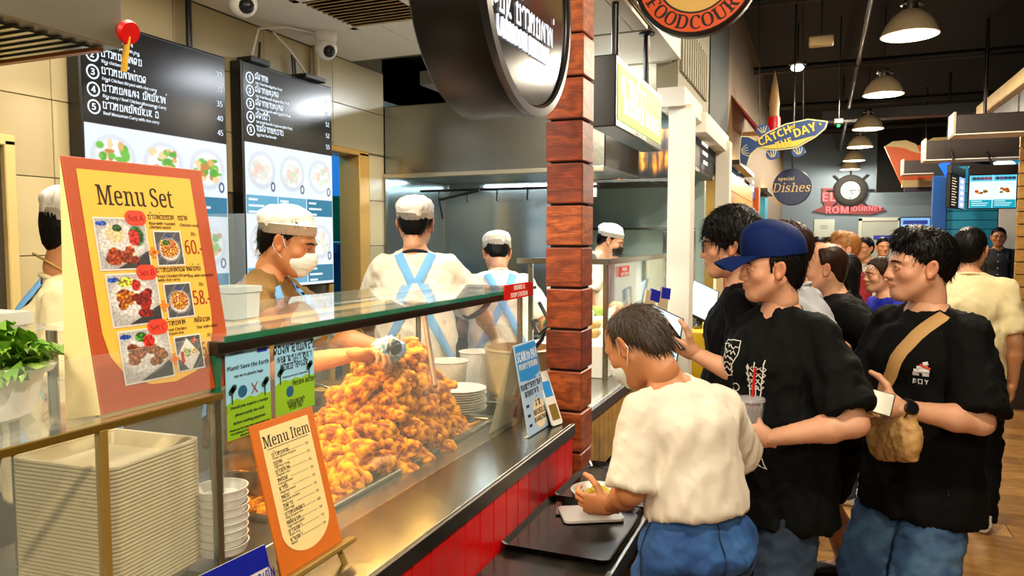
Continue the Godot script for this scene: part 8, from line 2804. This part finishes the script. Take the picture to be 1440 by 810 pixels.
	func mesh(mat: Material) -> ArrayMesh:
		var r := PackedInt32Array()
		r.resize(ix.size())
		for k in range(0, ix.size(), 3):
			r[k] = ix[k]; r[k + 1] = ix[k + 2]; r[k + 2] = ix[k + 1]
		var a := []
		a.resize(Mesh.ARRAY_MAX)
		a[Mesh.ARRAY_VERTEX] = v; a[Mesh.ARRAY_NORMAL] = n; a[Mesh.ARRAY_TEX_UV] = u; a[Mesh.ARRAY_COLOR] = c; a[Mesh.ARRAY_INDEX] = r
		var m := ArrayMesh.new()
		m.add_surface_from_arrays(Mesh.PRIMITIVE_TRIANGLES, a)
		m.surface_set_material(0, mat)
		return m

# strokes of the Thai letters that the signs use: [advance, polylines of xy digits, y 0..9 (marks sit above 9, ':' ';' '<')]
const TH := {
	"ก": [0.8, "1015163961797770"], "ข": [0.8, "1839482718 2820708079"], "ค": [0.85, "10164879777770 3445543334"], "ง": [0.7, "3849582838 58504014"],
	"จ": [0.8, "1637283548 18396979777050"], "ช": [0.85, "1839482718 28207078 6889"], "ด": [0.85, "10163969777750 303443"], "ต": [0.85, "101639485969777750 303443"],
	"ท": [0.8, "1839482718 2820 254969797770"], "น": [0.85, "1839482718 2820 3179 6061718070"], "บ": [0.8, "1839482718 28207079"], "ป": [0.8, "1839482718 2820707;"],
	"ผ": [0.85, "18394838 1810436079"], "พ": [0.9, "1839482718 2820468089"], "ม": [0.85, "1839482718 2820 10212010 207079"], "ย": [0.8, "1839482718 18256523207079"],
	"ร": [0.65, "182949596 5865255040503040"], "ล": [0.85, "10141647 3045 182969777770"], "ว": [0.7, "182949697770505160 "], "ส": [0.85, "1014164770 182969777770 6889"],
	"ห": [0.9, "1839482718 2820 246868797060"], "อ": [0.8, "1839493718 151020707769392"], "ะ": [0.6, "16284758 12243354"], "า": [0.6, "173969777770"], "ำ": [0.7, "173969777770 2:3;4:3:"],
	"ั": [0.0, "1:0;2<3;5;"], "ิ": [0.0, "1:2<4<5:1:"], "ี": [0.0, "1:2<4<5:1: 5:5="], "ึ": [0.0, "1:2<4<5:1: 4<5<"], "ุ": [0.0, "5/5-"], "ู": [0.0, "3/3-5-5/"], "เ": [0.45, "2920303141"], "แ": [0.8, "2920303141 5950606171"],
	"ไ": [0.5, "4440 4042 4047285919"], "ใ": [0.5, "4047284959"], "โ": [0.5, "4047197959 4020"], "่": [0.0, "5=5?"], "้": [0.0, "3=4>6=7?"], "์": [0.0, "5=6?7="], "็": [0.0, "2:3<5<6:"], "ษ": [0.85, "1839482718 28207079 4585"], "ซ": [0.85, "1839482718 28207078 5889"], "ณ": [1.0, "10163959 58503041 6058798070"], "๊": [0.0, "3=4>5=6>7="],
	"1": [0.5, "274940"], "2": [0.6, "1739696714107 1070"], "ถ": [0.85, "10163969777770 3020314041"], "ภ": [0.85, "201617396979777770"], "ศ": [0.85, "10164879777770 3445543334 7899"], "ธ": [0.75, "79392926571110607165"], "ญ": [1.0, "10163959 58507079 5949"], "ฟ": [0.9, "1839482718 282046808;"], "ฝ": [0.9, "18394838 181043608;"]
}

# ------------------------------------------------------------------ distance field on a grid, meshed as surface nets
class F:
	var o: Vector3
	var h: float
	var nx: int
	var ny: int
	var nz: int
	var d := PackedFloat32Array()
	func _init(lo: Vector3, hi: Vector3, cell: float) -> void:
		o = lo; h = cell
		var s := ((hi - lo) / cell).ceil()
		nx = int(s.x) + 2; ny = int(s.y) + 2; nz = int(s.z) + 2
		d.resize(nx * ny * nz)
		d.fill(9.0)
	func cap(a: Vector3, b: Vector3, ra: Vector2, rb: Vector2, side: Vector3, k := 0.02, rc := -1.0, sub := false) -> void:
		var ab := b - a
		var l2 := maxf(ab.length_squared(), 1e-8)
		var ax := ab.normalized() if ab.length() > 1e-4 else Vector3.UP
		var sd := (side - ax * side.dot(ax))
		if sd.length() < 0.05: sd = ax.cross(Vector3(0.3, 0.2, 1.0))
		sd = sd.normalized()
		var bt := Basis(sd, ax, sd.cross(ax)).transposed()
		var mr := maxf(maxf(ra.x, ra.y), maxf(rb.x, rb.y)) + k + 2.5 * h
		var lo := ((a.min(b) - Vector3.ONE * mr - o) / h).floor().max(Vector3.ZERO)
		var hi := ((a.max(b) + Vector3.ONE * mr - o) / h).ceil().min(Vector3(nx - 1, ny - 1, nz - 1))
		var iab := ab / l2
		var rd := Vector3(rb.x - ra.x, 0, rb.y - ra.y)
		var r0 := Vector3(ra.x, 0, ra.y)
		for z in range(int(lo.z), int(hi.z) + 1):
			for y in range(int(lo.y), int(hi.y) + 1):
				var i := (z * ny + y) * nx + int(lo.x)
				var p := o + Vector3(lo.x, y, z) * h - a
				for x in range(int(lo.x), int(hi.x) + 1):
					var t := clampf(p.dot(iab), 0.0, 1.0)
					var rr := r0 + rd * t
					rr.y = minf(rr.x, rr.z) if rc < 0.0 else rc
					var q := bt * (p - ab * t) / rr
					var k0 := q.length()
					var e := k0 * (k0 - 1.0) / maxf((q / rr).length(), 1e-6) if k0 > 0.02 else -rr.y
					var f := d[i]
					if sub:
						e = -e
						var g := maxf(k - absf(f - e), 0.0)
						d[i] = maxf(f, e) + g * g * 0.25 / k
					else:
						var g := maxf(k - absf(f - e), 0.0)
						d[i] = minf(f, e) + (-g * g * 0.25 / k if g > 0.0 else 0.0)
					i += 1
					p.x += h
	func ball(ct: Vector3, r: Vector3, k := 0.02, sub := false, rot := Basis()) -> void:
		cap2(ct, rot, r, k, sub)
	func cap2(ct: Vector3, rot: Basis, r: Vector3, k: float, sub: bool) -> void:
		var bt := rot.transposed()
		var mr := maxf(r.x, maxf(r.y, r.z)) + k + 2.5 * h
		var lo := ((ct - Vector3.ONE * mr - o) / h).floor().max(Vector3.ZERO)
		var hi := ((ct + Vector3.ONE * mr - o) / h).ceil().min(Vector3(nx - 1, ny - 1, nz - 1))
		for z in range(int(lo.z), int(hi.z) + 1):
			for y in range(int(lo.y), int(hi.y) + 1):
				var i := (z * ny + y) * nx + int(lo.x)
				var p := o + Vector3(lo.x, y, z) * h - ct
				for x in range(int(lo.x), int(hi.x) + 1):
					var q := bt * p / r
					var k0 := q.length()
					var e := k0 * (k0 - 1.0) / maxf((q / r).length(), 1e-6) if k0 > 0.02 else -minf(r.x, minf(r.y, r.z))
					var f := d[i]
					if sub:
						e = -e
						var g := maxf(k - absf(f - e), 0.0)
						d[i] = maxf(f, e) + g * g * 0.25 / k
					else:
						var g := maxf(k - absf(f - e), 0.0)
						d[i] = minf(f, e) - (g * g * 0.25 / k)
					i += 1
					p.x += h
	func cut(pt: Vector3, nn: Vector3) -> void:
		var i := 0
		for z in nz:
			for y in ny:
				var e := (o + Vector3(0, y, z) * h - pt).dot(nn)
				var st := h * nn.x
				for x in nx:
					if e > d[i]: d[i] = e
					e += st
					i += 1
	func merge(f: F, k: float) -> void:
		for i in d.size():
			var e := f.d[i]
			if e > 1.0: continue
			var a := d[i]
			var g := maxf(k - absf(a - e), 0.0)
			d[i] = minf(a, e) - g * g * 0.25 / k
	func at(p: Vector3) -> float:
		var q := ((p - o) / h).clamp(Vector3.ZERO, Vector3(nx - 1.01, ny - 1.01, nz - 1.01))
		var g := q.floor()
		var f := q - g
		var i := (int(g.z) * ny + int(g.y)) * nx + int(g.x)
		var s := nx * ny
		var a := lerpf(lerpf(d[i], d[i + 1], f.x), lerpf(d[i + nx], d[i + nx + 1], f.x), f.y)
		var b := lerpf(lerpf(d[i + s], d[i + s + 1], f.x), lerpf(d[i + s + nx], d[i + s + nx + 1], f.x), f.y)
		return lerpf(a, b, f.z)
	func hit(from: Vector3, dir: Vector3) -> Array:   # first point on the surface, and its normal
		var p := from
		for k in 200:
			if at(p) < 0.0: break
			p += dir * h * 0.3
		var e := h
		var g := Vector3(at(p + Vector3(e, 0, 0)) - at(p - Vector3(e, 0, 0)), at(p + Vector3(0, e, 0)) - at(p - Vector3(0, e, 0)), at(p + Vector3(0, 0, e)) - at(p - Vector3(0, 0, e)))
		return [p, g.normalized()]
	func nets() -> Array:
		var s := nx * ny
		var vs := PackedVector3Array()
		var ns := PackedVector3Array()
		var cells := PackedInt32Array()
		var id := PackedInt32Array()
		id.resize(d.size())
		id.fill(-1)
		var far := h * 3.0
		for z in nz - 1:
			for y in ny - 1:
				var i := (z * ny + y) * nx - 1
				for x in nx - 1:
					i += 1
					var a := d[i]
					if a > far or a < -far: continue
					var b := d[i + 1]
					var c := d[i + nx]
					var e := d[i + nx + 1]
					var a2 := d[i + s]
					var b2 := d[i + s + 1]
					var c2 := d[i + s + nx]
					var e2 := d[i + s + nx + 1]
					var m := int(a < 0.0) + int(b < 0.0) + int(c < 0.0) + int(e < 0.0) + int(a2 < 0.0) + int(b2 < 0.0) + int(c2 < 0.0) + int(e2 < 0.0)
					if m == 0 or m == 8: continue
					var p := Vector3.ZERO
					var k := 0
					if (a < 0.0) != (b < 0.0): p += Vector3(a / (a - b), 0, 0); k += 1
					if (c < 0.0) != (e < 0.0): p += Vector3(c / (c - e), 1, 0); k += 1
					if (a2 < 0.0) != (b2 < 0.0): p += Vector3(a2 / (a2 - b2), 0, 1); k += 1
					if (c2 < 0.0) != (e2 < 0.0): p += Vector3(c2 / (c2 - e2), 1, 1); k += 1
					if (a < 0.0) != (c < 0.0): p += Vector3(0, a / (a - c), 0); k += 1
					if (b < 0.0) != (e < 0.0): p += Vector3(1, b / (b - e), 0); k += 1
					if (a2 < 0.0) != (c2 < 0.0): p += Vector3(0, a2 / (a2 - c2), 1); k += 1
					if (b2 < 0.0) != (e2 < 0.0): p += Vector3(1, b2 / (b2 - e2), 1); k += 1
					if (a < 0.0) != (a2 < 0.0): p += Vector3(0, 0, a / (a - a2)); k += 1
					if (b < 0.0) != (b2 < 0.0): p += Vector3(1, 0, b / (b - b2)); k += 1
					if (c < 0.0) != (c2 < 0.0): p += Vector3(0, 1, c / (c - c2)); k += 1
					if (e < 0.0) != (e2 < 0.0): p += Vector3(1, 1, e / (e - e2)); k += 1
					id[i] = vs.size()
					vs.append(o + (Vector3(x, y, z) + p / k) * h)
					ns.append(Vector3(b + e + b2 + e2 - a - c - a2 - c2, c + e + c2 + e2 - a - b - a2 - b2, a2 + b2 + c2 + e2 - a - b - c - e).normalized())
					cells.append(i)
		var ix := PackedInt32Array()
		for i in cells:
			var a := d[i] < 0.0
			for ax in 3:
				var st := 1 if ax == 0 else (nx if ax == 1 else s)
				if (d[i + st] < 0.0) == a: continue
				var t1 := nx if ax == 0 else (s if ax == 1 else 1)
				var t2 := s if ax == 0 else (1 if ax == 1 else nx)
				if i - t1 - t2 < 0: continue
				var p0 := id[i]
				var p1 := id[i - t1]
				var p2 := id[i - t1 - t2]
				var p3 := id[i - t2]
				if p1 < 0 or p2 < 0 or p3 < 0: continue
				if a: ix.append_array(PackedInt32Array([p0, p1, p2, p0, p2, p3]))
				else: ix.append_array(PackedInt32Array([p0, p2, p1, p0, p3, p2]))
		return [vs, ns, ix]

static func renorm(m: Array) -> void:
	var vs: PackedVector3Array = m[0]
	var ix: PackedInt32Array = m[2]
	var ns := PackedVector3Array()
	ns.resize(vs.size())
	for k in range(0, ix.size(), 3):
		var a := vs[ix[k]]
		var g := (vs[ix[k + 1]] - a).cross(vs[ix[k + 2]] - a)
		ns[ix[k]] += g; ns[ix[k + 1]] += g; ns[ix[k + 2]] += g
	for k in ns.size(): ns[k] = ns[k].normalized()
	m[1] = ns
